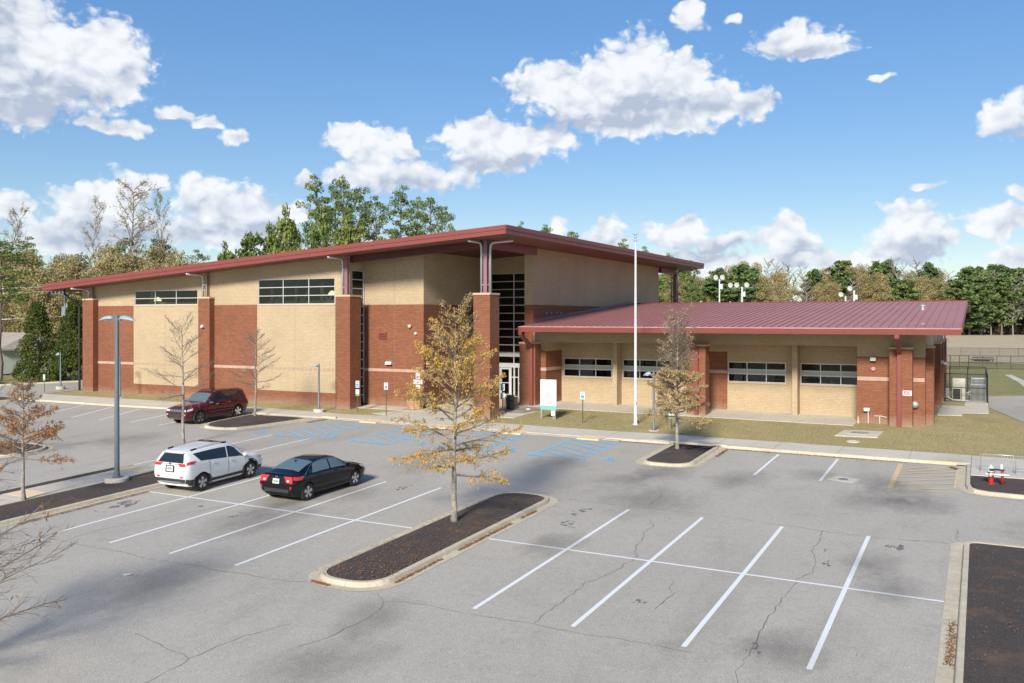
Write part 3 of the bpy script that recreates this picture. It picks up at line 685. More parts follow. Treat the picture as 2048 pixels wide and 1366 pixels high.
# faded yellow hatched bay
stripe(-3.26, 38.85, -3.26, 44.35, .2, M_YEL_P, 'yellow_bay_line'); stripe(-3.26, 38.85, -.75, 38.95, .1, M_YEL_P, 'yellow_bay_line', .011)
stripe(-.95, 44.35, -.95, 39.9, .08, M_YEL_P, 'yellow_bay_line')
for (x0, y0, x1, y1) in ((-3.15, 43.1, -2.0, 44.3), (-3.15, 42.5, -.95, 44.2), (-3.15, 42.0, -.95, 43.4), (-3.15, 41.2, -.95, 42.6), (-3.15, 40.4, -.95, 41.8), (-3.15, 39.6, -.95, 40.8), (-2.5, 38.95, -.95, 39.9)):
    stripe(x0, y0, x1, y1, .11, M_YEL_P, 'yellow_hatch_line', .015)

# ---------------------------------------------------------------- cracks, oil, grime
CRACKS = [
    [(-29.63, 19.09), (-27.98, 19.21), (-26.63, 19.33), (-25.05, 19.28), (-23.50, 19.31), (-22.51, 19.19), (-21.65, 19.28), (-20.33, 19.30), (-19.87, 19.26), (-18.94, 19.37), (-17.41, 19.42), (-16.71, 19.60)],
    [(-13.86, 19.23), (-13.30, 19.50), (-12.40, 19.52), (-11.76, 19.48), (-11.00, 19.51), (-10.20, 19.57), (-9.64, 19.59), (-9.00, 19.58), (-8.51, 19.51), (-7.43, 19.64), (-5.76, 19.60)],
    [(-14.53, 31.74), (-13.28, 31.68), (-11.78, 31.61), (-9.85, 31.71), (-8.25, 31.75), (-6.81, 31.46), (-6.01, 31.37), (-4.66, 31.25), (-3.28, 31.13), (-1.90, 31.31), (-0.90, 31.41)],
    [(-14.37, 19.74), (-13.86, 19.23), (-13.53, 18.67), (-13.46, 17.93), (-13.55, 17.34), (-13.60, 16.69), (-13.88, 15.87)],
    [(-14.97, 16.96), (-15.46, 15.68), (-15.53, 14.65), (-15.60, 14.39), (-15.47, 13.97), (-15.43, 13.08)],
    [(-17.88, 14.89), (-16.78, 14.63), (-15.62, 14.39)],
    [(-10.34, 30.22), (-9.96, 29.41), (-9.87, 28.25), (-9.64, 27.59), (-9.68, 27.02), (-9.22, 25.87), (-9.29, 24.44), (-9.67, 22.95), (-9.66, 22.04), (-9.68, 20.62), (-9.64, 19.59)],
    [(-4.67, 31.21), (-4.60, 29.72), (-4.62, 28.74), (-4.32, 27.65), (-4.25, 26.55), (-4.53, 25.77), (-4.57, 24.70), (-4.64, 22.41), (-4.61, 21.30), (-4.56, 19.77), (-4.59, 19.07), (-4.41, 18.44)],
    [(-11.75, 35.46), (-11.09, 33.90), (-10.95, 31.93)],
    [(-39.30, 25.33), (-39.15, 27.68), (-38.40, 29.97), (-39.29, 35.71), (-38.63, 38.68)],
    [(-26.59, 19.35), (-26.75, 20.58), (-26.45, 21.91), (-25.82, 23.93), (-25.03, 26.11)],
    [(-7.58, 24.10), (-7.45, 23.38), (-7.23, 23.22), (-7.33, 21.85)],
    [(-0.70, 33.26), (-0.72, 32.06), (-0.39, 31.35)],
]
STAINS = [(-12.90, 30.25, 0.19), (-13.23, 30.01, 0.07), (-12.89, 29.46, 0.07), (-12.78, 28.45, 0.11), (-12.60, 28.69, 0.07), (-12.53, 28.22, 0.12), (-12.24, 28.07, 0.07), (-11.69, 24.81, 0.06), (-7.88, 22.16, 0.11), (-4.31, 29.05, 0.08), (-4.03, 27.62, 0.11), (-2.26, 30.51, 0.23), (-2.53, 30.26, 0.10), (-4.55, 20.57, 0.11), (-4.43, 20.35, 0.07), (-4.38, 20.19, 0.06), (-2.45, 21.05, 0.04), (-2.33, 21.14, 0.03), (-29.07, 23.57, 0.30), (-29.14, 23.11, 0.15), (-28.99, 23.96, 0.17), (-29.23, 22.56, 0.08), (-26.18, 24.68, 0.10), (-23.98, 24.01, 0.12), (-24.16, 24.64, 0.08), (-15.86, 20.40, 0.04), (-11.77, 22.06, 0.06), (-11.82, 22.08, 0.04), (-40.15, 42.74, 0.13), (-27.33, 33.57, 0.12), (-20.53, 26.21, 0.06), (-21.01, 30.39, 0.13), (-20.95, 31.03, 0.08), (-9.73, 30.66, 0.07), (-9.69, 30.08, 0.07), (-25.67, 51.82, 0.10)]
DIRT = [(-7.20, 42.91, 1.43), (-6.16, 40.35, 1.34), (-3.76, 40.37, 1.34), (-2.84, 38.27, 1.69), (-3.75, 36.47, 1.62), (-1.86, 36.50, 1.61), (-17.41, 38.18, 1.84), (-11.24, 32.92, 2.31), (-12.47, 38.58, 1.78), (-13.35, 18.43, 1.21), (-12.75, 15.40, 1.54), (-23.59, 26.18, 1.56), (-20.46, 17.49, 1.81), (-22.70, 24.16, 2.20), (-2.88, 28.02, 1.26), (-2.05, 26.02, 1.17), (-4.00, 20.62, 1.13), (-22.47, 29.00, 1.62), (-22.81, 35.01, 1.83), (-34.21, 33.23, 1.74), (-12.12, 25.82, 1.27), (-13.16, 35.96, 1.69), (-9.00, 37.91, 1.71), (-43.58, 29.69, 2.30), (-41.64, 33.92, 2.35)]
ck = sroot('asphalt_cracks', (-12, 24, T(-12, 24)), 'old sealed cracks across the asphalt')
rnd = random.Random(3)
for path in CRACKS:
    pts = [Vector(p) for p in path]; fine = []
    for a, b in zip(pts, pts[1:]):
        k = max(2, int((b-a).length/.22)); nrm = Vector((-(b-a).y, (b-a).x)).normalized()
        for i in range(k): fine.append(a.lerp(b, i/k)+nrm*rnd.gauss(0, .028))
    fine.append(pts[-1]); m = MB(); vs = []
    for i, p in enumerate(fine):
        d = (fine[min(i+1, len(fine)-1)]-fine[max(0, i-1)]).normalized(); n = Vector((-d.y, d.x)); w = rnd.uniform(.004, .013)
        for s in (-1, 1): q = p+n*w*s; vs.append((q.x, q.y, T(q.x, q.y)+.0035))
    m.add(vs, [(2*i, 2*i+1, 2*i+3, 2*i+2) for i in range(len(fine)-1)]); m.build('crack', M_CRACK, ck)
def grime_mat():
    m, nt, b = nodes_of('tyre_grime')
    g = nt.nodes.new('ShaderNodeTexCoord').outputs['Generated']; pos = nt.nodes.new('ShaderNodeNewGeometry').outputs['Position']
    d = nvec(nt, 'LENGTH', nvec(nt, 'MULTIPLY', nvec(nt, 'SUBTRACT', g, (.5, .5, .5)), (2, 2, 0)))
    f = noise(nt, .9, 5, .7, nvec(nt, 'MULTIPLY', pos, (1, .55, 1)))
    k = nmath(nt, 'SUBTRACT', nmath(nt, 'ADD', nmath(nt, 'SUBTRACT', 1, d), nmath(nt, 'MULTIPLY', nmath(nt, 'SUBTRACT', f, .5), 1.6)), .1, clamp=True)
    tr = nt.nodes.new('ShaderNodeBsdfTransparent'); mx_ = nt.nodes.new('ShaderNodeMixShader')
    b.inputs['Base Color'].default_value = (.10, .097, .088, 1); b.inputs['Roughness'].default_value = .9
    nt.links.new(nmath(nt, 'MULTIPLY', k, .26, clamp=True), mx_.inputs[0]); nt.links.new(tr.outputs[0], mx_.inputs[1]); nt.links.new(b.outputs[0], mx_.inputs[2])
    nt.links.new(mx_.outputs[0], nt.nodes['Material Output'].inputs[0]); return m
M_GRIME = grime_mat()
os_ = sroot('asphalt_stains', (-12, 26, T(-12, 26)), 'oil drips and tyre grime on the asphalt')
for (x, y, r_) in STAINS:                       # each a loose group of drips
    for j in range(2 if r_ < .1 else 6):
        rr = r_*rnd.uniform(.22, .55); cx, cy = x+rnd.gauss(0, r_*.6), y+rnd.gauss(0, r_*1.2); k = 10; ph = rnd.uniform(0, 6); m = MB()
        m.quad(*[(cx+rr*q*math.cos(t), cy+1.5*rr*q*math.sin(t), T(cx, cy)+.0042+.0342*1.5*rr*q*math.sin(t)) for t, q in [(2*math.pi*i/k, 1+.3*math.sin(3*2*math.pi*i/k+ph)+rnd.uniform(-.2, .2)) for i in range(k)]])
        m.build('oil_spot', M_STAIN, os_)
for i, (x, y, r_) in enumerate(DIRT):
    r2 = r_*1.5
    m = MB(); z = .0205+.0004*i
    m.add([(x+a*r_, y+b*r2, T(x+a*r_, min(44.7, y+b*r2))+z) for a, b in ((-1, -1), (1, -1), (1, 1), (-1, 1))], [(0, 1, 2, 3)])
    if y+r2 < 44.6: m.build('tyre_grime', M_GRIME, os_)
# drifts of fallen leaves along kerbs
m = MB()
def drift(x0, y0, x1, y1, w, n, zoff=.02):
    for i in range(n):
        t = rnd.random(); x = x0+(x1-x0)*t+rnd.gauss(0, w*.5); y = y0+(y1-y0)*t+rnd.gauss(0, w*.5); z = T(x, y)+zoff+rnd.random()*.03
        a = rnd.uniform(0, 6.28); l = rnd.uniform(.02, .05); q = Vector((math.cos(a), math.sin(a), rnd.uniform(-.3, .3)))*l; s_ = Vector((-math.sin(a), math.cos(a), rnd.uniform(-.3, .3)))*l*.35
        c = Vector((x, y, z)); m.quad(c-q, c+s_, c+q, c-s_)
drift(-14.4, 20.6, -14.4, 23, .07, 500); drift(-14.4, 24, -14.4, 27.5, .07, 700); drift(-14.4, 28.3, -14.4, 29.5, .06, 250)
drift(-16.6, 19.7, -15.9, 19.6, .06, 200); drift(-30.0, 20, -30.0, 25.5, .09, 900); drift(-.62, 21.3, -.62, 24.2, .12, 380)
drift(-11.1, 44.7, -9, 44.7, .07, 300); drift(-9, 44.7, -3, 44.7, .05, 500); drift(-11.2, 42.5, -11.2, 44.6, .09, 350); drift(-1.2, 44.4, -1.0, 44.0, .12, 300)
drift(-36.6, 43, -36.4, 44.6, .15, 400); drift(-17, 44.6, -14.5, 44.6, .07, 250)
for (x0, x1, y0, y1, n) in ((-16.8, -14.6, 19.9, 24, 900), (-16.8, -14.6, 24, 31, 700), (-.2, 2.5, 20, 31, 500), (-32.6, -30.6, 18, 28, 500)):
    for i in range(n):
        x = rnd.uniform(x0, x1); y = rnd.uniform(y0, y1); z = T(x, y)+.2; a = rnd.uniform(0, 6.28); l = rnd.uniform(.02, .045)
        q = Vector((math.cos(a), math.sin(a), .2))*l; s_ = Vector((-math.sin(a), math.cos(a), 0))*l*.4; c = Vector((x, y, z)); m.quad(c-q, c+s_, c+q, c-s_)
m.build('fallen_leaves', M_LEAFLIT, kind='stuff', label='rust brown fallen leaves drifted along the kerbs')
m = MB(); z = T(-21.8, 17.8)+.006
m.add([(-21.92, 17.75, z), (-21.7, 17.7, z+.01), (-21.62, 17.86, z+.03), (-21.75, 17.95, z+.012), (-21.92, 17.9, z+.004)], [(0, 1, 2, 3, 4)])
m.build('paper_scrap', M_WHITE, org=(-21.8, 17.8, z), label='scrap of white paper lying on the bare asphalt', cat='litter')

# ================================================================ the building
FL = -6.7                                      # walls start below ground
BLD = thing('recreation_centre', (-40, 60, W(-40, 55)), 'long brick recreation centre with maroon sloping roof and lower windowed wing', 'building')
def ztop(x):
    d = -25.27-x; return 5.57-.0605*d-.00012*d*d
def zsof(x): return ztop(x)-.50
def wall(name, mat, axis, plane, a0, a1, z0, z1, holes=(), face=-1, depth=.22, cuts=(), parent=None, lip=True):
    """vertical wall sheet with real openings. axis 'Y': lies in plane y=plane, runs along x; 'X' likewise.
    face: side the finished surface looks to (-1 = towards lower coordinate). z1 may be a function of the run."""
    f1 = z1 if callable(z1) else (lambda a: z1)
    As = sorted(set([a0, a1]+[h for H in holes for h in H[:2]]+[c for c in cuts if a0 < c < a1]))
    m = MB()
    def P(a, z, off=0):
        return (a, plane+off, z) if axis == 'Y' else (plane+off, a, z)
    for x0, x1 in zip(As, As[1:]):
        hs = [H for H in holes if H[0] <= x0+1e-6 and H[1] >= x1-1e-6]
        zs = [z0]
        for H in sorted(hs, key=lambda h: h[2]): zs += [H[2], H[3]]
        zs.append(None)
        for k in range(0, len(zs)-1, 2):
            zb, zt = zs[k], zs[k+1]
            ta, tb = (f1(x0), f1(x1)) if zt is None else (zt, zt)
            if ta-zb < 1e-4: continue
            q = [P(x0, zb), P(x1, zb), P(x1, tb), P(x0, ta)]
            if (axis == 'Y') != (face < 0): q = q[::-1]
            m.quad(*q)
            q2 = [P(x0, zb, -face*depth), P(x1, zb, -face*depth), P(x1, tb, -face*depth), P(x0, ta, -face*depth)]
            if (axis == 'Y') == (face < 0): q2 = q2[::-1]
            m.quad(*q2)
    for (ha, hb, hc, hd) in holes:
        for (p, q) in (((ha, hc), (ha, hd)), ((hb, hd), (hb, hc)), ((ha, hd), (hb, hd)), ((hb, hc), (ha, hc))):
            m.quad(P(*p), P(*q), P(*q, -face*depth), P(*p, -face*depth))
    # ends and top
    for (a, s) in ((a0, 1), (a1, -1)):
        e_ = a+s*.006; m.quad(P(e_, z0), P(e_, f1(a)-.004), P(e_, f1(a)-.004, -face*depth), P(e_, z0, -face*depth))
    for x0, x1 in zip(As, As[1:]): m.quad(P(x0, f1(x0)), P(x1, f1(x1)), P(x1, f1(x1), -face*depth), P(x0, f1(x0), -face*depth))
    return m.build(name, mat, parent or BLD)
Z_B = .98                                      # where tan brick meets red
# ---- front of the hall (y = 49.5)
YF = 49.5
W1 = (-59.67, -52.75, 1.02, 2.17); W2 = (-46.68, -39.66, .98, 2.80)
TP = lambda a: zsof(a)+.02
# projections converted from the plane through the piers
bays = [(-65.86, -59.75), (-52.70, -46.72)]
wall('wall', M_TAN, 'Y', YF, -65.86, -38.45, Z_B, TP, holes=[W1, W2], cuts=[-62, -56, -50, -43])
wall('wall', M_RED, 'Y', YF, -65.86, -59.75, FL, Z_B)
wall('wall', M_RED, 'Y', YF, -52.68, -46.75, FL, Z_B)
wall('wall', M_RED, 'Y', YF, -59.75, -52.68, FL, -5.20)
wall('wall', M_RED, 'Y', YF, -46.75, -39.60, FL, -5.20)
wall('wall', M_RED, 'Y', YF, -39.60, -38.45, FL, Z_B)
for (a, b) in ((-59.75, -52.68), (-46.75, -39.60)):
    wall('tan_panel', M_TAN, 'Y', YF-.012, a, b, -5.20, Z_B+.0)
# pale stone bands and the row of pinkish header blocks in the tan panels
def band(x0, x1, y, z0, z1, axis='Y', mat=None, name='stone_band', pr=.03):
    L = x1-x0; n = max(1, round(L/.61)); m = MB()
    for i in range(n):
        a, b = x0+L*i/n+.004, x0+L*(i+1)/n-.004
        if axis == 'Y': m.box(a, b, y-pr, y+.05, z0, z1)
        else: m.box(y-.05, y+pr, a, b, z0, z1)
    return m.build(name, mat or M_BAND, BLD)
band(-65.0, -59.76, YF, -3.70, -3.50); band(-52.67, -46.76, YF, -3.70, -3.50)
for (a, b) in ((-59.7, -52.72), (-46.7, -39.62)):
    m = MB(); n = 18
    for i in range(n):
        x = a+(b-a)*(i+.5)/n
        m.box(x-.14, x+.14, YF-.02, YF, -3.68, -3.52)
    m.build('header_blocks', plain('pale_pink_block', (.39, .27, .20), .85, var=.1) if 'pale_pink_block' not in MATS else MATS['pale_pink_block'], BLD, kind='stuff')
def window_y(name, x0, x1, z0, z1, y, cols, zbars, fw=.055, spandrel=None, mat=M_GLASS, label=None, fmat=None):
    """aluminium window in a wall facing -y; panes are sub-parts"""
    m = MB(); f = fw
    m.box(x0, x1, y+.03, y+.13, z0, z0+f); m.box(x0, x1, y+.03, y+.13, z1-f, z1)
    m.box(x0, x0+f, y+.03, y+.13, z0+f, z1-f); m.box(x1-f, x1, y+.03, y+.13, z0+f, z1-f)
    xs = [x0+(x1-x0)*i/cols for i in range(cols+1)] if isinstance(cols, int) else [x0]+list(cols)+[x1]
    for x in xs[1:-1]: m.box(x-f/2, x+f/2, y+.032, y+.128, z0+f, z1-f)
    for z in zbars: m.box(x0+f, x1-f, y+.036, y+.124, z-f/2, z+f/2)
    w = m.build(name, fmat or M_ALU, BLD, label=label)
    zs = [z0]+sorted(zbars)+[z1]
    for xa, xb in zip(xs, xs[1:]):
        for za, zb in zip(zs, zs[1:]):
            q = MB(); q.box(xa+f*.4, xb-f*.4, y+.075, y+.083, za+f*.4, zb-f*.4)
            sp = spandrel and abs((za+zb)/2-spandrel) < .12
            q.build('spandrel_panel' if sp else 'pane', M_SPANDREL if sp else mat, w)
    return w
window_y('window', *W1, YF, 3, [1.02+.52])
window_y('window', *W2, YF, 3, [1.60, 2.20])
for (a, b, c, d) in (W1, W2):
    m = MB(); m.box(a-.03, b+.03, YF-.05, YF+.03, c-.07, c-.002); m.build('window_sill', M_CAP, BLD)
# dark gym interior seen through the glass
m = MB(); X0, X1, Y0, Y1, z0, z1 = -65.5, -38.9, YF+.5, YF+9, -6, 4.0
ZA = 2.0; m.quad((X0, Y1, z0), (X1, Y1, z0), (X1, Y1, z1), (X0, Y1, ZA)); m.quad((X0, Y0, z0), (X1, Y0, z0), (X1, Y1, z0), (X0, Y1, z0))
m.quad((X0, Y0, z0), (X0, Y1, z0), (X0, Y1, ZA), (X0, Y0, ZA)); m.quad((X1, Y0, z0), (X1, Y1, z0), (X1, Y1, z1), (X1, Y0, z1))
m.build('interior_shell', M_DARK, BLD)
m = MB()
for x in (-46.2, -43.9, -41.6, -58.9): m.box(x-.09, x+.09, YF+.9, YF+1.05, -1, 2.6)
m.beam((-60, YF+1.2, 1.15), (-39, YF+1.2, 1.15), .14, .22); m.beam((-50, YF+1.2, 2.9), (-39, YF+1.2, 2.9), .12, .16)
for k in range(4, 9):
    x = -60+k*2.35; m.beam((x, YF+1.22, 1.2), (x+1.17, YF+1.22, 2.85), .08, .1); m.beam((x+1.17, YF+1.22, 2.85), (x+2.35, YF+1.22, 1.2), .08, .1)
m.build('interior_truss', M_TRUSS, BLD)
for (x, z) in ((-57.9, 1.35), (-53.0, 1.5), (-40.5, 1.62), (-45.2, 1.1)):
    m = MB(); m.lathe((x, YF+.75, z), [(.30, 0), (.27, .1), (.14, .26), (.05, .32)], 14); m.build('gym_lamp', M_GLOW if x != -45.2 else M_SPANDREL, BLD)
# ---- brick piers with stone caps and steel columns
def pier(x0, x1, y0, y1, z1=1.58, name='brick_pier', ztot=None):
    m = MB(); m.box(x0, x1, y0, y1, FL, z1-.12); p = m.build(name, M_RED, BLD)
    m = MB(); m.box(x0-.04, x1+.04, y0-.04, y1+.04, z1-.12, z1); m.build('cap_stone', M_CAP, p); return p
PX = [(-65.18, -63.93), (-52.16, -51.0), (-39.19, -37.97), (-28.31, -27.13)]
for i, (a, b) in enumerate(PX): pier(a, b, 49.0, 50.22 if i > 1 else 49.49)
pier(-28.31, -27.13, 88.3, 89.5)
def column(x, y, rightarm=False, hw=.13, mat=None):
    zt = zsof(x); mat = mat or M_COL
    m = MB(); m.box(x-hw, x+hw, y-hw-.03, y-hw, 1.58, zt); m.box(x-hw, x+hw, y+hw, y+hw+.03, 1.58, zt); m.box(x-.02, x+.02, y-hw, y+hw, 1.58, zt)
    m.box(x-.2, x+.2, y-.22, y+.22, 1.58, 1.62); m.build('steel_column', mat, BLD)
    arms = [(-.28, (0, -1))]+([(.28, (1, 0))] if rightarm else [])
    for dx, (ax, ay) in arms:
        zt2 = zt-.16; X = x+dx; Y = y-(.12 if ax == 0 else 0)
        p = [(X, Y, 1.58), (X, Y, zt2-.35), (X+ax*.05, Y+ay*.05, zt2-.16), (X+ax*.16, Y+ay*.16, zt2-.04), (X+ax*.35, Y+ay*.35, zt2), (X+ax*1.62, Y+ay*1.62, zt2+(.05 if ax else 0))]
        m = MB(); m.tube(p, .08, 8); m.build('pipe_brace', M_GALV, BLD, smooth=True)
        m = MB()
        for z in (2.1, zt2-.75): m.beam((x, Y, z), (X, Y, z), .06, .07)
        m.build('brace_clip', M_GALV, BLD, kind='stuff')
M_POST = plain('brown_grey_post', (.30, .235, .18), .6)
column(-64.4, 49.3, hw=.06, mat=M_POST); column(-51.55, 49.3, hw=.06, mat=M_POST); column(-38.55, 49.45); column(-27.72, 49.6, True); column(-27.72, 88.9, True)
# ---- recessed entrance wall
wall('wall', M_TAN, 'Y', 51.4, -38.6, -33.6, .94, TP); wall('wall', M_RED, 'Y', 51.4, -38.6, -33.6, FL, .94)
band(-38.58, -33.57, 51.4, -3.71, -3.51)
wall('wall', M_TAN, 'X', -33.6, 51.4, 60.9, .94, zsof(-33.6)+.02, face=1); wall('wall', M_RED, 'X', -33.6, 51.4, 60.9, FL, .94, face=1)
band(51.43, 60.6, -33.6, -3.71, -3.51, axis='X')
# return wall with the narrow full height glazing
wall('wall', M_TAN, 'X', -38.6, YF+.22, 51.4, 3.3, zsof(-38.6)+.02, face=1)
wall('wall', M_TAN, 'X', -38.6, YF+.22, 49.95, -.2, 3.3, face=1)
wall('wall', M_RED, 'X', -38.6, YF+.22, 49.95, FL, -.2, face=1)
m = MB(); zz = -6.0
zsq = [-6.0]+[3.3-.62*k for k in range(15, -1, -1)]
m.box(-38.66, -38.56, 49.95, 50.01, -6.0, 3.3); m.box(-38.66, -38.54, 51.28, 51.36, -6.0, 3.3)
for z in zsq: m.box(-38.65, -38.57, 50.01, 51.28, z-.03, z+.03)
w = m.build('corner_window', M_ALU, BLD)
for a, b in zip(zsq, zsq[1:]):
    if b-a < .1: continue
    q = MB(); q.box(-38.615, -38.607, 50.01, 51.28, a+.03, b-.03); q.build('pane', M_GLASS, w)
# ---- tall glass entrance (y = 60.7)
GX0, GX1 = -33.6, -28.66; GY = 60.7
wall('wall', M_TAN, 'Y', GY, GX0, GX1, 3.40, TP)
zg = [3.39-.603*k for k in range(11)]          # down to the spandrel
m = MB(); xm = [-33.45, -31.50, -29.6, -28.72]
for x in xm: m.box(x-.035, x+.035, GY-.06, GY+.06, -6.05, 3.4)
for z in zg+[-2.62, -2.90]: m.box(GX0, GX1, GY-.05, GY+.05, z-.03, z+.03)
cw = m.build('curtain_wall', M_ALU, BLD)
zl = sorted(zg)
for a, b in zip(xm, xm[1:]):
    for z0, z1 in zip(zl, zl[1:]):
        q = MB(); q.box(a+.03, b-.03, GY-.006, GY+.006, z0+.03, z1-.03); q.build('pane', M_GLASS, cw)
    q = MB(); q.box(a+.03, b-.03, GY-.02, GY+.02, -2.90, -2.62); q.build('spandrel_panel', M_SPANDREL, cw)
    q = MB(); q.box(a+.03, b-.03, GY-.006, GY+.006, -3.45, -2.93); q.build('pane', M_GLASS, cw)
m = MB(); m.box(GX0, GX1, GY-.07, GY+.07, -3.75, -3.42); m.box(GX0, -33.2, GY-.05, GY+.05, -6.05, -3.75); m.build('door_header', M_ALU, cw)
def door(x0, x1, hinge):
    m = MB(); y = GY-.04; s = .13; z0, z1 = -6.0, -3.78
    m.box(x0, x0+s, y-.03, y+.03, z0, z1); m.box(x1-s, x1, y-.03, y+.03, z0, z1)
    m.box(x0+s, x1-s, y-.03, y+.03, z0, z0+.22); m.box(x0+s, x1-s, y-.03, y+.03, z1-.12, z1); m.box(x0+s, x1-s, y-.025, y+.025, -4.95, -4.90)
    d = m.build('entrance_door', M_ALU, BLD)
    q = MB(); q.box(x0+s, x1-s, y-.006, y+.006, z0+.22, z1-.12); q.build('pane', M_GLASS, d)
    q = MB(); hx = x1-.07 if hinge else x0+.07
    q.tube([(hx, y-.03, -5.15), (hx, y-.09, -5.12), (hx, y-.09, -4.72), (hx, y-.03, -4.69)], .014, 6); q.build('handle', M_GALV, d)
door(-33.2, -32.72, True); door(-32.68, -31.78, False)
m = MB()
for x in (-31.74, -31.44, -31.10): m.box(x-.04, x+.04, GY-.06, GY+.04, -6.0, -3.75)
m.box(-31.74, -31.1, GY-.055, GY+.035, -4.52, -4.45); m.box(-31.1, GX1, GY-.055, GY+.035, -5.0, -4.92)
sl = m.build('sidelight', M_ALU, BLD)
for (a, b) in ((-31.70, -31.48), (-31.40, -31.14), (-31.06, GX1-.1)):
    q = MB(); q.box(a, b, GY-.01, GY, -6.0, -3.75); q.build('pane', M_GLASS, sl)
m = MB(); m.quad((GX0, 64.5, -6.05), (GX1, 64.5, -6.05), (GX1, 64.5, 4.2), (GX0, 64.5, 4.2)); m.quad((GX0, 60.8, -6.04), (GX1, 60.8, -6.04), (GX1, 64.5, -6.04), (GX0, 64.5, -6.04)); m.quad((GX1, 60.8, -6.04), (GX1, 64.5, -6.04), (GX1, 64.5, 4.2), (GX1, 60.8, 4.2)); m.build('lobby_shell', plain('brown_lobby', (.22, .16, .10), .8, var=.4, vscale=.7), BLD)
m = MB(); m.box(-32.75, -32.3, 62.0, 62.6, -6.04, -4.3); m.build('red_vending_machine', plain('vending_red', (.35, .02, .02), .4), BLD)
# ---- fin wall and long east wall of the hall (x = -27.9)
wall('wall', M_TAN, 'Y', 56.7, -28.6, -27.9, .94, lambda a: zsof(a)+.02); wall('wall', M_RED, 'Y', 56.7, -28.6, -27.9, FL, .94)
wall('wall', M_TAN, 'X', -28.6, 56.7, 60.9, -6.5, zsof(-28.6)+.02, face=-1)
wall('wall', M_TAN, 'X', -27.9, 56.7, 84.3, .95, zsof(-27.9)+.02, face=1); wall('wall', M_RED, 'X', -27.9, 56.7, 84.3, FL, .95, face=1)
wall('wall', M_TAN, 'Y', 84.3, -65.86, -27.9, FL, TP, face=1, cuts=[-50, -40]); wall('wall', M_TAN, 'X', -65.86, YF, 84.3, .98, zsof(-65.86)+.02, face=-1); wall('wall', M_RED, 'X', -65.86, YF, 84.3, FL, .98, face=-1)
m = MB()
for y in (58.84, 59.69, 60.56, 61.37, 63.12, 63.98, 64.76, 65.71): m.box(-27.9, -27.87, y-.04, y+.04, .34, .42)
for y in (69.56, 70.46, 71.37, 72.31): m.box(-27.9, -27.87, y-.04, y+.04, .86, .92)
m.build('weep_vents', M_LAMPW, BLD)
M_JOINT = plain('control_joint_sealant', (.20, .16, .11), .8)
for y in (66.0, 75.3):
    m = MB(); m.box(-27.9, -27.897, y-.01, y+.01, .96, zsof(-27.9)); m.build('control_joint', M_JOINT, BLD)
for (x, y, z0, z1) in ((-49.7, YF, FL, .97), (-62.3, YF, FL, .97), (-43.2, YF-.012, -5.2, .97), (-56.2, YF-.012, -5.2, .97), (-36.0, 51.4, FL, 4.2)):
    m = MB(); m.box(x-.009, x+.009, y-.003, y, z0, z1); m.build('control_joint', M_JOINT, BLD)
# ---- main roof
N = 24; RX0, RX1, RY0, RY1 = -68.3, -25.27, 47.6, 90.9
xs = [RX0+(RX1-RX0)*i/N for i in range(N+1)]
m = MB()
for a, b in zip(xs, xs[1:]): m.quad((a, RY0, ztop(a)), (b, RY0, ztop(b)), (b, RY1, ztop(b)), (a, RY1, ztop(a)))
roof = m.build('roof', M_ROOF, BLD, smooth=True)
m = MB()
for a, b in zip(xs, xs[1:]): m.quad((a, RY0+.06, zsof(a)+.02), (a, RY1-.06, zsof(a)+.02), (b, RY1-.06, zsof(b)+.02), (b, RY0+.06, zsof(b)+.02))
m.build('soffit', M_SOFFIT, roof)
for (y, s) in ((RY0, 1), (RY1, -1)):           # fascia in two steps, sections butted
    for i in range(0, N, 2):
        m = MB(); a, b = xs[i]+.006, xs[i+2]-.006
        for (d0, d1, t) in ((0, -.24, 0), (-.245, -.50, .035)):
            za, zb = ztop(a), ztop(b)
            m.add([(a, y-s*(.05-t), za+d1), (b, y-s*(.05-t), zb+d1), (b, y+s*.06, zb+d1), (a, y+s*.06, za+d1), (a, y-s*(.05-t), za+d0+.03), (b, y-s*(.05-t), zb+d0+.03), (b, y+s*.06, zb+d0+.03), (a, y+s*.06, za+d0+.03)],
                  [(0, 3, 2, 1), (4, 5, 6, 7), (0, 1, 5, 4), (1, 2, 6, 5), (2, 3, 7, 6), (3, 0, 4, 7)])
        m.build('fascia', M_MAROON, roof)
for (x, s) in ((RX1, 1), (RX0, -1)):
    for k in range(9):
        y0, y1 = RY0+(RY1-RY0)*k/9+.006, RY0+(RY1-RY0)*(k+1)/9-.006; z = ztop(x); m = MB()
        m.box(min(x-s*.06, x+s*.05), max(x-s*.06, x+s*.05), y0, y1, z-.24, z+.03); m.box(min(x-s*.06, x+s*.015), max(x-s*.06, x+s*.015), y0, y1, z-.5, z-.245)
        m.build('fascia', M_MAROON, roof)
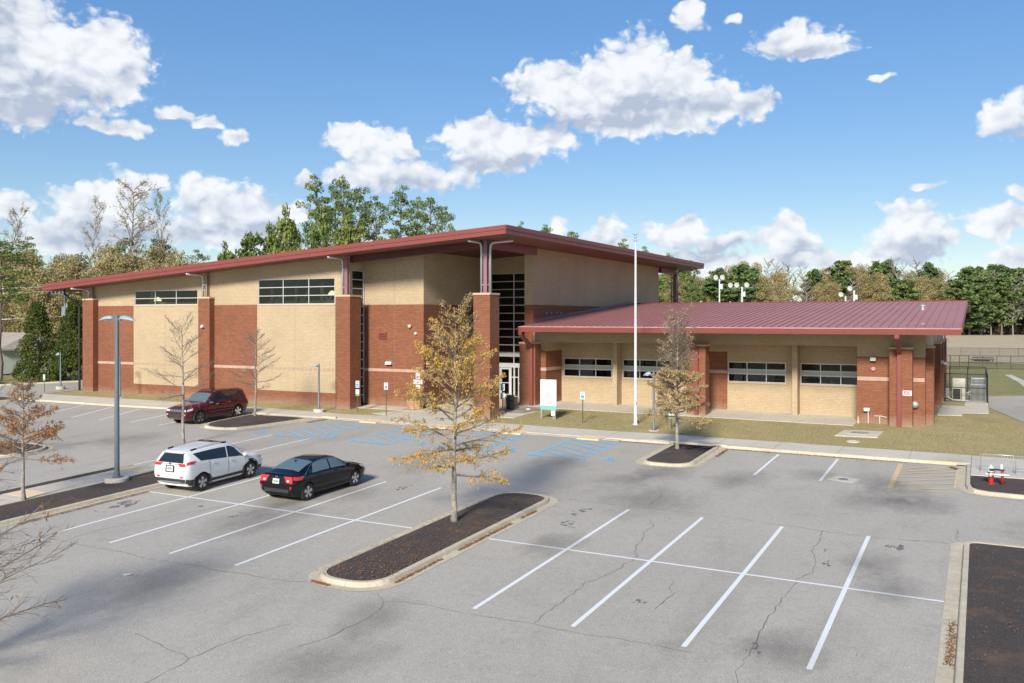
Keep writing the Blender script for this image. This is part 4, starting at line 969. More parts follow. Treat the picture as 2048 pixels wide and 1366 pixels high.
# porch beams below the soffit
def slopebeam(x0, x1, y, w=.25, dep=.46, name='porch_beam', mat=None):
    m = MB(); k = 6
    for i in range(k):
        a, b = x0+(x1-x0)*i/k, x0+(x1-x0)*(i+1)/k
        m.add([(a, y-w/2, zsof(a)-dep), (b, y-w/2, zsof(b)-dep), (b, y+w/2, zsof(b)-dep), (a, y+w/2, zsof(a)-dep), (a, y-w/2, zsof(a)+.015), (b, y-w/2, zsof(b)+.015), (b, y+w/2, zsof(b)+.015), (a, y+w/2, zsof(a)+.015)],
              [(0, 3, 2, 1), (4, 5, 6, 7), (0, 1, 5, 4), (2, 3, 7, 6)]+([(3, 0, 4, 7)] if i == 0 else [])+([(1, 2, 6, 5)] if i == k-1 else []))
    m.build(name, mat or M_SOFFIT2, BLD)
slopebeam(-38.4, -27.72, 49.75)
m = MB(); z = zsof(-27.72); m.box(-27.86, -27.60, 49.76, 56.7, z-.52, z+.01); m.build('porch_beam', M_MAROON2, BLD)
m = MB(); z = zsof(-27.72); m.box(-27.86, -27.60, 84.3, 88.9, z-.52, z+.01); m.build('porch_beam', M_MAROON2, BLD)
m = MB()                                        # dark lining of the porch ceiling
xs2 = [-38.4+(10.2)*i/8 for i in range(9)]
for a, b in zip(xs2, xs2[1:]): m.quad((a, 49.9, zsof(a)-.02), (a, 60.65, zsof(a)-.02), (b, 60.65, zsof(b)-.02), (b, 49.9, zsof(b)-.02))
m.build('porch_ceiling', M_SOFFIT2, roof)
# west end downpipe
m = MB(); m.tube([(-66.9, 48.6, zsof(-66.9)), (-66.9, 48.6, zsof(-66.9)-.35), (-65.98, 49.3, .95), (-65.98, 49.3, -6.0)], .09, 8); m.build('downpipe', M_BLACK, BLD)
# ================================================================ low wing
WY, RYW = 56.7, 59.38
def tanred(x0, x1, plane, zb=-2.26, z1=-.45, bandz=(-3.68, -3.45), axis='Y', face=-1):
    wall('wall', M_TAN, axis, plane, x0, x1, zb, z1, face=face); wall('wall', M_RED, axis, plane, x0, x1, FL, zb, face=face)
ZE = -.62
tanred(-27.9, -26.94, WY); band(-27.88, -26.93, WY, -3.68, -3.45)
tanred(-6.55, -2.88, WY); band(-6.53, -4.72, WY, -3.68, -3.45); band(-3.50, -2.9, WY, -3.68, -3.45)
wall('header_beam', M_TAN, 'Y', WY, -26.94, -6.55, -1.66, -.45, depth=.3)
m = MB(); m.quad((-26.94, WY+.3, -1.66), (-6.55, WY+.3, -1.66), (-6.55, WY, -1.66), (-26.94, WY, -1.66)); m.build('header_soffit', M_TAN, BLD)
wall('wall', M_TAN, 'X', -26.94, WY, RYW, -2.30, -.45, face=1); wall('wall', M_RED, 'X', -26.94, WY, RYW, FL, -2.30, face=1); band(WY+.02, RYW, -26.94, -3.68, -3.45, axis='X')
wall('wall', M_TAN, 'X', -6.55, WY, RYW, -2.26, -.45, face=-1); wall('wall', M_RED, 'X', -6.55, WY, RYW, FL, -2.26, face=-1)
WINS = [(-26.79, -23.07), (-22.26, -18.55), (-14.88, -11.16), (-10.25, -6.56)]
wall('wall', M_TAN, 'Y', RYW, -26.94, -17.1, FL, -.45, holes=[(a, b, -4.20, -2.87) for a, b in WINS[:2]])
wall('wall', M_TAN, 'Y', RYW, -14.92, -6.55, FL, -.45, holes=[(a, min(b, -6.6), -4.20, -2.87) for a, b in WINS[2:]])
wall('wall', M_TAN, 'Y', RYW, -17.1, -14.92, -2.22, -.45); wall('wall', M_RED, 'Y', RYW, -17.1, -14.92, FL, -2.22); band(-17.08, -14.94, RYW, -3.65, -3.42)
for (a, b) in WINS:
    b = min(b, -6.6); window_y('window', a, b, -4.20, -2.87, RYW, 3, [-3.66, -3.36], spandrel=-3.51)
    m = MB(); m.box(a-.02, b+.02, RYW-.05, RYW+.03, -4.28, -4.202); m.build('window_sill', M_CAP, BLD)
for x in (-22.50, -10.44):
    m = MB(); m.box(x-.16, x+.16, 58.45, RYW, FL, -.46); m.build('pilaster', M_TAN, BLD)
m = MB(); X0, X1, Y0, Y1, z0, z1 = -26.9, -3.2, RYW+.4, RYW+6, -6, -.6
m.quad((X0, Y1, z0), (X1, Y1, z0), (X1, Y1, z1), (X0, Y1, z1)); m.quad((X0, Y0, z0), (X1, Y0, z0), (X1, Y1, z0), (X0, Y1, z0)); m.quad((X0, Y0, z1), (X1, Y0, z1), (X1, Y1, z1), (X0, Y1, z1))
m.build('interior_shell', M_DARK, BLD)
m = MB()
for x in (-25.2, -23.6, -20.2, -12.9, -8.6): m.box(x, x+.12, RYW+1.2, RYW+1.3, -6, -1)
m.build('interior_post', M_TRUSS, BLD)
ZP = -1.66
for (a, b) in ((-28.53, -27.32), (-16.6, -15.4), (-4.70, -3.50)): pier(a, b, 55.78, WY-.002, ZP)
# east side of the wing
wall('wall', M_TAN, 'X', -2.88, WY, 84, -2.2, -.3, face=1); wall('wall', M_RED, 'X', -2.88, WY, 84, FL, -2.2, face=1)
wall('wall', M_RED, 'Y', 84, -27.7, -2.88, FL, -.3, face=1)
for y in (57.3, 67.3, 72.4, 77.7): pier(-2.878, -2.46, y, y+1.2, -1.62)
def zroof(y): return -.56+(y-54.0)*(1.28+.56)/(76.5-54.0)
GX0r, GX1r = -27.67, -.97
# side eave brackets
m = MB()
for y in (57.9, 67.9, 73, 78.3): m.box(-2.86, -1.6, y-.06, y+.06, -.95, -.85); m.box(-2.62, -2.50, y-.06, y+.06, -1.62, -.85)
m.build('eave_bracket', M_GALV, BLD)
m = MB(); m.quad((GX0r+.1, 54.05, -.66), (GX0r+.1, 76.5, zroof(76.5)-.10), (GX1r-.06, 76.5, zroof(76.5)-.10), (GX1r-.06, 54.05, -.66)); 
wr = m.build('wing_roof', M_SOFFIT, BLD)
pw = (GX1r-GX0r)/58
pan = None
for i in range(58):                             # standing seam sheets
    x0 = GX0r+i*pw; x1 = x0+pw; y0 = 54.03 if x1 > -27.9 else 54.03
    if x0 < -27.9: continue
    if pan is None or i in (0,):
        m = MB(); a, b = 54.03, 76.5; za, zb = zroof(a), zroof(b); t = .012
        m.add([(0, a, za-.03), (pw-.03, a, za-.03), (pw-.03, b, zb-.03), (0, b, zb-.03), (0, a, za), (pw-.03, a, za), (pw-.03, b, zb), (0, b, zb)],
              [(0, 3, 2, 1), (4, 5, 6, 7), (0, 1, 5, 4), (2, 3, 7, 6)])
        m.add([(pw-.03, a, za-.03), (pw, a, za-.03), (pw, b, zb-.03), (pw-.03, b, zb-.03), (pw-.03, a, za+.06), (pw, a, za+.06), (pw, b, zb+.06), (pw-.03, b, zb+.06)],
              [(0, 3, 2, 1), (4, 5, 6, 7), (0, 1, 5, 4), (2, 3, 7, 6), (1, 2, 6, 5), (3, 0, 4, 7)])
        me = bpy.data.meshes.new('roof_panel'); me.from_pydata([(x, y-54, z) for x, y, z in m.v], [], m.f); me.materials.append(M_ROOF); me.update(); pan = me
    o = bpy.data.objects.new('roof_panel', pan); C.objects.link(o); o.parent = wr
    o.location = Vector((x0, 54, 0))-ORG[wr.name]
m = MB(); a, b = 76.5, 84.2
m.add([(GX0r, a, zroof(76.5)), (GX1r, a, zroof(76.5)), (GX1r, b, zroof(76.5)-.62), (GX0r, b, zroof(76.5)-.62)], [(0, 1, 2, 3)]); m.build('rear_slope', M_ROOF, wr)
m = MB(); m.box(GX0r, GX1r+.02, 76.4, 76.62, zroof(76.5)-.01, zroof(76.5)+.075); m.build('ridge_cap', M_MAROON2, wr)
m = MB(); z0, z1 = zroof(54), zroof(76.5)       # rake trim at the east end
m.add([(GX1r-.01, 54, z0-.22), (GX1r+.05, 54, z0-.22), (GX1r+.05, 76.5, z1-.22), (GX1r-.01, 76.5, z1-.22), (GX1r-.01, 54, z0+.05), (GX1r+.05, 54, z0+.05), (GX1r+.05, 76.5, z1+.05), (GX1r-.01, 76.5, z1+.05)],
      [(0, 3, 2, 1), (4, 5, 6, 7), (0, 1, 5, 4), (1, 2, 6, 5), (2, 3, 7, 6), (3, 0, 4, 7)]); m.build('rake_trim', M_MAROON, wr)
m = MB(); m.add([(-27.88, 56.75, z0+.2), (-27.80, 56.75, z0+.2), (-27.80, 76.5, z1-.0), (-27.88, 76.5, z1-.0), (-27.88, 56.75, z0+.46), (-27.84, 56.75, z0+.46), (-27.84, 76.5, z1+.22), (-27.88, 76.5, z1+.22)],
      [(0, 3, 2, 1), (4, 5, 6, 7), (0, 1, 5, 4), (1, 2, 6, 5)]); m.build('wall_flashing', M_MAROON, wr)
for i in range(9):                              # gutter in lengths
    a, b = GX0r+(GX1r-GX0r)*i/9+.004, GX0r+(GX1r-GX0r)*(i+1)/9-.004
    m = MB(); m.add([(a, 53.88, -.92), (b, 53.88, -.92), (b, 54.02, -.92), (a, 54.02, -.92), (a, 53.84, -.60), (b, 53.84, -.60), (b, 53.99, -.60), (a, 53.99, -.60)],
                    [(0, 3, 2, 1), (4, 5, 6, 7), (0, 1, 5, 4), (1, 2, 6, 5), (2, 3, 7, 6), (3, 0, 4, 7)])
    m.build('gutter', M_MAROON, wr)
m = MB(); m.box(GX0r, GX1r, 53.93, 54.04, -.597, -.565); m.build('drip_edge', plain('pale_highlight_edge', (.55, .36, .36), .35, var=.3, vscale=1.2), wr)  # eave trim, its highlight put into the pale base colour
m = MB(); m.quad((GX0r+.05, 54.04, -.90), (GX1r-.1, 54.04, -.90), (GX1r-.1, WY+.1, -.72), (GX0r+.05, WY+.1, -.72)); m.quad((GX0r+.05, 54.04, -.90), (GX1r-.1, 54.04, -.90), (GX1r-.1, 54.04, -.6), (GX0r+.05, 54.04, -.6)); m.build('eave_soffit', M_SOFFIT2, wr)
for x in (-27.55, -15.95, -4.16):               # square downspouts with a raking offset
    m = MB(); s = .12
    m.box(x-s, x+s, 53.9, 54.12, -1.12, -.9)
    m.beam((x, 54.0, -1.08), (x, 55.66, -2.02), .22, .20)
    m.box(x-s, x+s, 55.56, 55.775, T(x, 55)-.1, -1.93)
    m.build('downspout', M_MAROON, BLD)
m = MB(); m.lathe((-3.6, 68, zroof(68)-.05), [(.14, 0), (.14, .25), (.2, .27), (.2, .36), (.1, .42)], 12); m.build('roof_vent', M_GALV, wr)
# ---- fittings on the walls
def wallpack(x, y, z, axis='Y', w=.48):
    m = MB(); h = .2
    if axis == 'Y':
        m.add([(x-w/2, y, z-h/2), (x+w/2, y, z-h/2), (x+w/2, y, z+h/2), (x-w/2, y, z+h/2), (x-w/2, y-.26, z-h/2), (x+w/2, y-.26, z-h/2), (x+w/2, y-.15, z+h/2), (x-w/2, y-.15, z+h/2)],
              [(0, 1, 2, 3), (4, 7, 6, 5), (0, 4, 5, 1), (1, 5, 6, 2), (2, 6, 7, 3), (3, 7, 4, 0)])
    else:
        m.add([(x, y-w/2, z-h/2), (x, y+w/2, z-h/2), (x, y+w/2, z+h/2), (x, y-w/2, z+h/2), (x+.26, y-w/2, z-h/2), (x+.26, y+w/2, z-h/2), (x+.15, y+w/2, z+h/2), (x+.15, y-w/2, z+h/2)],
              [(0, 1, 2, 3), (4, 7, 6, 5), (0, 4, 5, 1), (1, 5, 6, 2), (2, 6, 7, 3), (3, 7, 4, 0)])
    m.build('wall_light', M_LAMPW, BLD)
wallpack(-36.4, 51.4, -3.11); wallpack(-33.6, 52.0, -3.06, 'X'); wallpack(-33.6, 55.9, -3.2, 'X'); wallpack(-5.65, WY, -2.4, w=.3)
wallpack(-2.46, 67.9, -3.0, 'X', .3); wallpack(-2.46, 72.9, -3.3, 'X', .3); wallpack(-51.6, 49.0, -.6, w=.2)
m = MB(); m.box(-37.3, -36.63, 51.34, 51.4, -1.49, -1.01); lv = m.build('louvre_vent', M_MAROON, BLD)
for z in (-1.15, -1.27, -1.39):
    q = MB(); q.obox((-36.965, 51.33, z), (1, 0, 0), (0, 1, -.6), (0, .6, 1), .28, .045, .008); q.build('slat', M_MAROON2, lv)
m = MB(); m.lathe((-34.67, 51.28, -.55), [(.02, -.14), (.1, -.1), (.13, 0), (.13, .1)], 12); m.build('dome_camera', M_TRUSS, BLD, smooth=True)
m = MB(); m.lathe((-34.22, 51.4, -1.05), [(.1, 0), (.1, .1), (.05, .14)], 12, (0, -1, 0)); m.build('strobe', M_LAMPW, BLD)
m = MB(); m.lathe((-5.65, WY, -2.99), [(.13, 0), (.13, .08), (.08, .12)], 14, (0, -1, 0)); m.build('alarm_bell', plain('alarm_pink', (.55, .25, .25), .4), BLD)
m = MB(); m.lathe((-3.42, WY, -4.95), [(.1, 0), (.1, .1), (.2, .12), (.22, .2), (.12, .3)], 14, (0, -1, -.15)); m.build('hose_inlet', M_GALV, BLD, smooth=True)
m = MB(); m.tube([(-5.02+.1, WY-.03, -5.80), (-5.2, WY-.03, -5.74), (-5.6, WY-.03, -5.74)], .025, 6); m.tube([(-5.3, WY-.05, -5.74), (-5.3, WY-.05, -6.2)], .025, 6); m.build('pipe_stub', M_LAMPW, BLD)
def flat_text(txt, size, mat, parent, loc, rot, name='lettering', sx=1, off_=.012):
    cu = bpy.data.curves.new(name, 'FONT'); cu.body = txt; cu.size = size; cu.align_x = 'CENTER'; cu.align_y = 'CENTER'; cu.extrude = .004; cu.offset = off_*size
    o = bpy.data.objects.new(name, cu); C.objects.link(o)
    dg = bpy.context.evaluated_depsgraph_get(); me = bpy.data.meshes.new_from_object(o.evaluated_get(dg)); bpy.data.objects.remove(o)
    o = bpy.data.objects.new(name, me); C.objects.link(o); me.materials.clear(); me.materials.append(mat)
    o.parent = parent; o.location = Vector(loc)-ORG[parent.name]; o.rotation_euler = rot; o.scale = (sx, 1, 1); return o
fd = thing('fdc_sign', (-3.76, 55.77, -4.27), 'white sign reading FDC in red letters on the corner pier', 'sign')
m = MB(); m.box(-4.00, -3.52, 55.755, 55.777, -4.42, -4.12); m.build('sign_plate', M_WHITE, fd); flat_text('FDC', .27, M_SIGNRED, fd, (-3.765, 55.75, -4.275), (R(90), 0, 0), sx=.64, off_=.03)
sg = []
for (x0, x1, z0, z1, lab) in ((-34.22, -33.89, -4.13, -3.68, 'upper small white notice on the brick corner by the planter'), (-34.42, -33.69, -4.49, -4.19, 'wide white notice between two small ones on the brick corner'), (-34.22, -33.89, -4.98, -4.55, 'lower small white notice on the brick corner by the planter')):
    t = thing('wall_notice', ((x0+x1)/2, 51.39, z0), lab, 'sign', 'white notices on the entrance corner')
    m = MB(); m.box(x0, x1, 51.375, 51.397, z0, z1); m.build('sign_plate', M_WHITE, t)
    q = MB(); n = 4
    for i in range(n): z = z1-(z1-z0)*(i+.7)/(n+.6); q.box(x0+.05, x1-.05-.05*(i % 2), 51.370, 51.374, z-.014, z+.014)
    q.build('print_lines', M_SIGNINK, t)
    q = MB(); q.box((x0+x1)/2-.05, (x0+x1)/2+.05, 51.366, 51.370, z0+.05, z0+.14); q.build('emblem', M_SIGNRED, t)

# ================================================================ cars
def carpaint(name, col, metal=0, rough=.28):
    m, nt, b = nodes_of(name); b.inputs['Base Color'].default_value = (*col, 1); b.inputs['Roughness'].default_value = rough
    b.inputs['Metallic'].default_value = metal; b.inputs['Coat Weight'].default_value = .0 if max(col) < .02 else .6; b.inputs['Coat Roughness'].default_value = .05
    f = noise(nt, 2.5, 4, .7, nt.nodes.new('ShaderNodeTexCoord').outputs['Object'])
    nt.links.new(ramp(nt, f, [(.3, tuple(x*.94 for x in col)), (.7, tuple(min(1, x*1.04) for x in col))]), b.inputs['Base Color']); return m
P_WHITE = carpaint('white_car_paint', (.70, .71, .70)); P_BLACK = carpaint('black_car_paint', (.003, .004, .007), 0, .12); P_RED = carpaint('dark_red_car_paint', (.10, .006, .012), .3)
M_CGLASS, _nt, _b = nodes_of('tinted_car_glass'); _b.inputs['Base Color'].default_value = (.018, .024, .028, 1); _b.inputs['Roughness'].default_value = .04; _b.inputs['IOR'].default_value = 1.6
M_CGLASS2, _nt, _b = nodes_of('light_car_glass'); _b.inputs['Base Color'].default_value = (.10, .14, .155, 1); _b.inputs['Roughness'].default_value = .05; _b.inputs['IOR'].default_value = 1.7
M_TYRE = plain('tyre_rubber', (.022, .021, .020), .85, var=.2, local=True)
M_RIM = plain('alloy_rim', (.58, .58, .58), .3, metal=.7, var=.05, local=True)
M_CLAD = plain('black_cladding', (.035, .036, .038), .65, var=.1, local=True)
M_TAIL = plain('red_tail_lamp', (.50, .015, .02), .15, var=.1, local=True, coat=.8)
M_CLEAR = plain('clear_lamp', (.62, .62, .60), .15, var=.15, local=True, coat=.8)
M_AMBER = plain('amber_lamp', (.75, .22, .02), .3, var=.05, local=True)
M_CHROME = plain('chrome', (.70, .70, .70), .12, metal=1, var=.02, local=True)
M_PLATE = plain('licence_plate', (.60, .62, .58), .5, var=.1, local=True)
def ptsof(x, zb, wl, zl, wm, zm, wb, zbelt, wt, ze, zt, dx=None):
    p = [(0, zb), (wl*.85, zb), (wl, zl), (wm, zm), (wb, zbelt), (wt, ze), (wt*.6, zt-.008), (0, zt)]
    dx = dx or [0]*8; return [Vector((x+dx[i], p[i][0], p[i][1])) for i in range(8)]
def cat(p0, p1, p2, p3, t, k=.42):
    m1 = (p2-p0)*k; m2 = (p3-p1)*k; t2, t3 = t*t, t*t*t
    return p1*(2*t3-3*t2+1)+m1*(t3-2*t2+t)+p2*(-2*t3+3*t2)+m2*(t3-t2)
class Car:
    def __init__(s, stations, name, label, loc, rz, scale, paint, group=None):
        s.st = [ptsof(*a) for a in stations]; s.paint = paint
        s.root = thing(name, (0, 0, 0), label, 'car', group); s.loc = loc; s.rz = rz; s.scale = scale
    def S(s, a, u):
        n = len(s.st); a = max(0, min(n-1-1e-6, a)); i = int(a); t = a-i; g = lambda k: s.ring(max(0, min(n-1, k)), u)
        return cat(g(i-1), g(i), g(i+1), g(i+2), t)
    def ring(s, i, u):
        r = s.st[i]; u = max(0, min(7-1e-6, u)); j = int(u); t = u-j; g = lambda k: r[max(0, min(7, k))]
        return cat(g(j-1), g(j), g(j+1), g(j+2), t, .22)
    def at(s, x, u, side=1, off=0.0):
        lo, hi = 0.0, len(s.st)-1.0
        for _ in range(26):
            mid = (lo+hi)/2
            if s.S(mid, u).x < x: lo = mid
            else: hi = mid
        a = (lo+hi)/2; p = s.S(a, u)
        if off:
            e = .02; da = s.S(a+e, u)-s.S(a-e, u); du = s.S(a, u+e)-s.S(a, u-e); n = da.cross(du)
            if n.length > 1e-9:
                n.normalize()
                if n.y < 0 or (abs(n.y) < .05 and n.z < 0): n = -n
                if u > 5.2 and n.z < 0: n = -n
                p = p+n*off
        return Vector((p.x, p.y*side, p.z))
    def body(s, arches, ra, bottomclad=None):
        NS, NU = 5, 5; rows = []; n = len(s.st)
        for i in range((n-1)*NS+1):
            a = min(i/NS, n-1-1e-6); half = [s.S(a, j/NU) for j in range(7*NU+1)]
            rows.append(half+[Vector((p.x, -p.y, p.z)) for p in half[-2:0:-1]])
        m = MB(); k = len(rows[0]); vs = [tuple(p) for r in rows for p in r]; fs = []
        for i in range(len(rows)-1):
            for j in range(k): fs.append((i*k+j, (i+1)*k+j, (i+1)*k+(j+1) % k, i*k+(j+1) % k))
        h = 7*NU
        for base, flip in ((0, 0), ((len(rows)-1)*k, 1)):
            for j in range(h):
                a, b = base+j, base+j+1; c, d = base+((k-(j+1)) % k), base+((k-j) % k)
                f = [a, b, c, d]; f2 = []
                for q in f:
                    if q not in f2: f2.append(q)
                if len(f2) >= 3: fs.append(tuple(f2[::-1] if flip else f2))
        m.add(vs, fs)
        o = m.build('body', [s.paint, M_BLACK], s.root, smooth=True)
        bm = bmesh.new(); bm.from_mesh(o.data); bmesh.ops.recalc_face_normals(bm, faces=bm.faces[:]); bm.to_mesh(o.data); bm.free()
        q = MB(); q.mi = 1
        for x in arches:
            for sd in (1, -1): q.lathe((x, sd*.62, ra[1]), [(ra[0], 0), (ra[0], .6)], 28, (0, sd, 0))
        cut = q.build('cutter', [M_BLACK, M_BLACK], s.root)
        bm = bmesh.new(); bm.from_mesh(cut.data); bmesh.ops.recalc_face_normals(bm, faces=bm.faces[:]); bm.to_mesh(cut.data); bm.free()
        md = o.modifiers.new('arches', 'BOOLEAN'); md.operation = 'DIFFERENCE'; md.object = cut; md.solver = 'EXACT'
        dg = bpy.context.evaluated_depsgraph_get(); me = bpy.data.meshes.new_from_object(o.evaluated_get(dg)); o.modifiers.clear()
        if len(me.polygons) > 200: o.data = me
        bpy.data.objects.remove(cut)
        o.data.set_sharp_from_angle(angle=R(40)); s.b = o; return o
    def patch(s, name, mat, x0, x1, u0, u1, tx0=None, tx1=None, side=1, off=.008, nx=10, nu=4, both=False, parent=None, smooth=True, wrap=False):
        """surface patch; bottom edge runs x0..x1 at u0, top edge tx0..tx1 at u1"""
        tx0 = x0 if tx0 is None else tx0; tx1 = x1 if tx1 is None else tx1; m = MB()
        def grid(sd):
            vs = []
            for j in range(nu+1):
                v = j/nu; a, b = x0+(tx0-x0)*v, x1+(tx1-x1)*v
                for i in range(nx+1): vs.append(tuple(s.at(a+(b-a)*i/nx, u0+(u1-u0)*v, sd, off)))
            return vs
        for sd in ((1, -1) if wrap else (side,)):
            vs = grid(sd); m.add(vs, [((j*(nx+1)+i), (j*(nx+1)+i+1), ((j+1)*(nx+1)+i+1), ((j+1)*(nx+1)+i)) for j in range(nu) for i in range(nx)])
        return m.build(name, mat, parent or s.root, smooth=smooth)
    def cap(s, name, mat, end, u0, u1, t0, t1, off=.012, nu=5, nt=8, tt0=None, tt1=None, thick=0, parent=None):
        a = 0 if end < 0 else len(s.st)-1-1e-6; m = MB(); tt0 = t0 if tt0 is None else tt0; tt1 = t1 if tt1 is None else tt1; vs = []
        for j in range(nu+1):
            v = j/nu; p = s.S(a, u0+(u1-u0)*v); A, B = t0+(tt0-t0)*v, t1+(tt1-t1)*v
            for i in range(nt+1): vs.append((p.x+end*off, p.y*(A+(B-A)*i/nt), p.z))
        m.add(vs, [((j*(nt+1)+i), (j*(nt+1)+i+1), ((j+1)*(nt+1)+i+1), ((j+1)*(nt+1)+i)) for j in range(nu) for i in range(nt)])
        return m.build(name, mat, parent or s.root, smooth=True)
    def wheels(s, xs, r, yo, spokes, rimr, wide=.22, rimmat=None, clad=None):
        for x in xs:
            for sd in (1, -1):
                m = MB(); y = sd*yo
                m.lathe((x, y-sd*wide, r), [(rimr, 0), (r*.94, .0), (r, .03), (r, wide-.03), (r*.95, wide-.004), (rimr+.01, wide)], 30, (0, sd, 0))
                w = m.build('wheel', M_TYRE, s.root, smooth='auto' if False else True)
                w.data.set_sharp_from_angle(angle=R(35))
                q = MB(); q.lathe((x, y-sd*.03, r), [(rimr+.012, 0), (rimr+.012, .022), (rimr-.02, .026), (rimr-.03, .0), (rimr-.03, -.06), (.02, -.065)], 30, (0, sd, 0))
                q.build('rim_barrel', M_CLAD, w)
                q = MB(); q.lathe((x, y-sd*.035, r), [(rimr+.006, .0), (rimr+.006, .034), (rimr-.018, .034), (rimr-.018, 0)], 30, (0, sd, 0))
                for k in range(spokes):
                    t = 2*math.pi*k/spokes+.3
                    for dt in ((-.16, .16) if spokes <= 6 else (0,)):
                        ca, sa = math.cos(t+dt), math.sin(t+dt); cb, sb = math.cos(t), math.sin(t)
                        q.beam((x+cb*.04, y-sd*.012, r+sb*.04), (x+ca*(rimr-.01), y-sd*.012, r+sa*(rimr-.01)), .062, .03, up=(0, 1, 0))
                q.lathe((x, y-sd*.03, r), [(.055, 0), (.055, .028), (.02, .034)], 12, (0, sd, 0)); q.build('rim', rimmat or M_RIM, w)
                if clad:
                    q = MB(); n = 22; a0, a1 = -12, 192
                    for i in range(n):
                        ta, tb = R(a0+(a1-a0)*i/n), R(a0+(a1-a0)*(i+1)/n); vs = []
                        for t in (ta, tb):
                            for (rr, yy) in ((clad[0], clad[2]-.10), (clad[0], clad[2]+.012), (clad[1], clad[2]+.008), (clad[1], clad[2]-.10)):
                                vs.append((x+rr*math.cos(t), sd*yy, clad[3]+rr*math.sin(t)))
                        q.add(vs, [(0, 1, 5, 4), (1, 2, 6, 5), (2, 3, 7, 6)])
                    q.build('arch_trim', M_CLAD, s.root, smooth=False)
    def seam(s, pts, side=1, w=.007, mat=None):
        m = MB(); v = [s.at(x, u, side, .0045) for x, u in pts]; fine = []
        for (xa, ua), (xb, ub) in zip(pts, pts[1:]):
            for i in range(4): fine.append(s.at(xa+(xb-xa)*i/4, ua+(ub-ua)*i/4, side, .0045))
        fine.append(s.at(*pts[-1], side, .0045)); m.tube(fine, w/2, 4, cap=False); return m.build('door_seam', mat or M_BLACK, s.root)
    def mirror(s, x, u, mat):
        for sd in (1, -1):
            p = s.at(x, u, sd); m = MB(); c = p+Vector((.0, sd*.13, .06))
            m.beam(p, c, .05, .04); q = MB()
            vs = []
            for dx_, k in ((-.05, .85), (.02, 1), (.09, .6)):
                for j in range(10):
                    t = 2*math.pi*j/10; vs.append((c.x+dx_, c.y+.115*k*math.cos(t), c.z+.075*k*math.sin(t)))
            q.add(vs, [(i*10+j, i*10+(j+1) % 10, (i+1)*10+(j+1) % 10, (i+1)*10+j) for i in range(2) for j in range(10)]+[tuple(range(10))[::-1], tuple(range(20, 30))])
            q.v += []; mm = q.build('wing_mirror', mat, s.root, smooth=True); mm.data.set_sharp_from_angle(angle=R(40)); m.build('mirror_arm', M_CLAD, mm)
    def handle(s, xs, u, mat):
        for x in xs:
            for sd in (1, -1):
                a, b = s.at(x-.09, u, sd, .03), s.at(x+.09, u, sd, .03); m = MB(); m.beam(a, b, .022, .028); m.build('door_handle', mat, s.root)
    def finish(s):
        s.root.location = s.loc; s.root.scale = (s.scale,)*3
        # stand on the sloping asphalt
        zx = Matrix.Rotation(math.atan(.0342), 4, 'X'); s.root.rotation_euler = (zx @ Matrix.Rotation(s.rz, 4, 'Z')).to_euler()

# ---- white compact suv, seen from behind
rav = Car([(-2.13, .42, .76, .46, .84, .74, .80, 1.17, .59, 1.53, 1.59, [.30, .18, .03, 0, .05, .26, .24, .22]),
           (-1.92, .26, .86, .36, .915, .72, .895, 1.22, .625, 1.56, 1.625, [0, 0, 0, 0, 0, .09, .06, .05]),
           (-1.33, .22, .87, .33, .92, .72, .905, 1.19, .64, 1.61, 1.68), (-.4, .20, .87, .32, .92, .68, .90, 1.12, .645, 1.645, 1.715),
           (.30, .20, .87, .32, .92, .68, .90, 1.07, .645, 1.61, 1.68), (.78, .20, .87, .32, .92, .68, .89, 1.02, .70, 1.36, 1.42),
           (1.16, .22, .87, .33, .92, .70, .885, .99, .77, 1.05, 1.12), (1.62, .24, .86, .34, .915, .70, .87, .94, .74, .98, 1.045),
           (2.02, .24, .80, .36, .86, .66, .80, .86, .62, .90, .95), (2.27, .28, .62, .38, .70, .60, .62, .76, .46, .79, .82, [-.22, -.1, 0, 0, -.06, -.12, -.08, -.05])],
          'parked_suv', 'white compact SUV with black wheel arches and roof rails, seen from behind', (-29.02, 27.98, T(-29.0, 27.98)), R(91.0), 1.035, P_WHITE)
rav.body((-1.33, 1.33), (.405, .36))
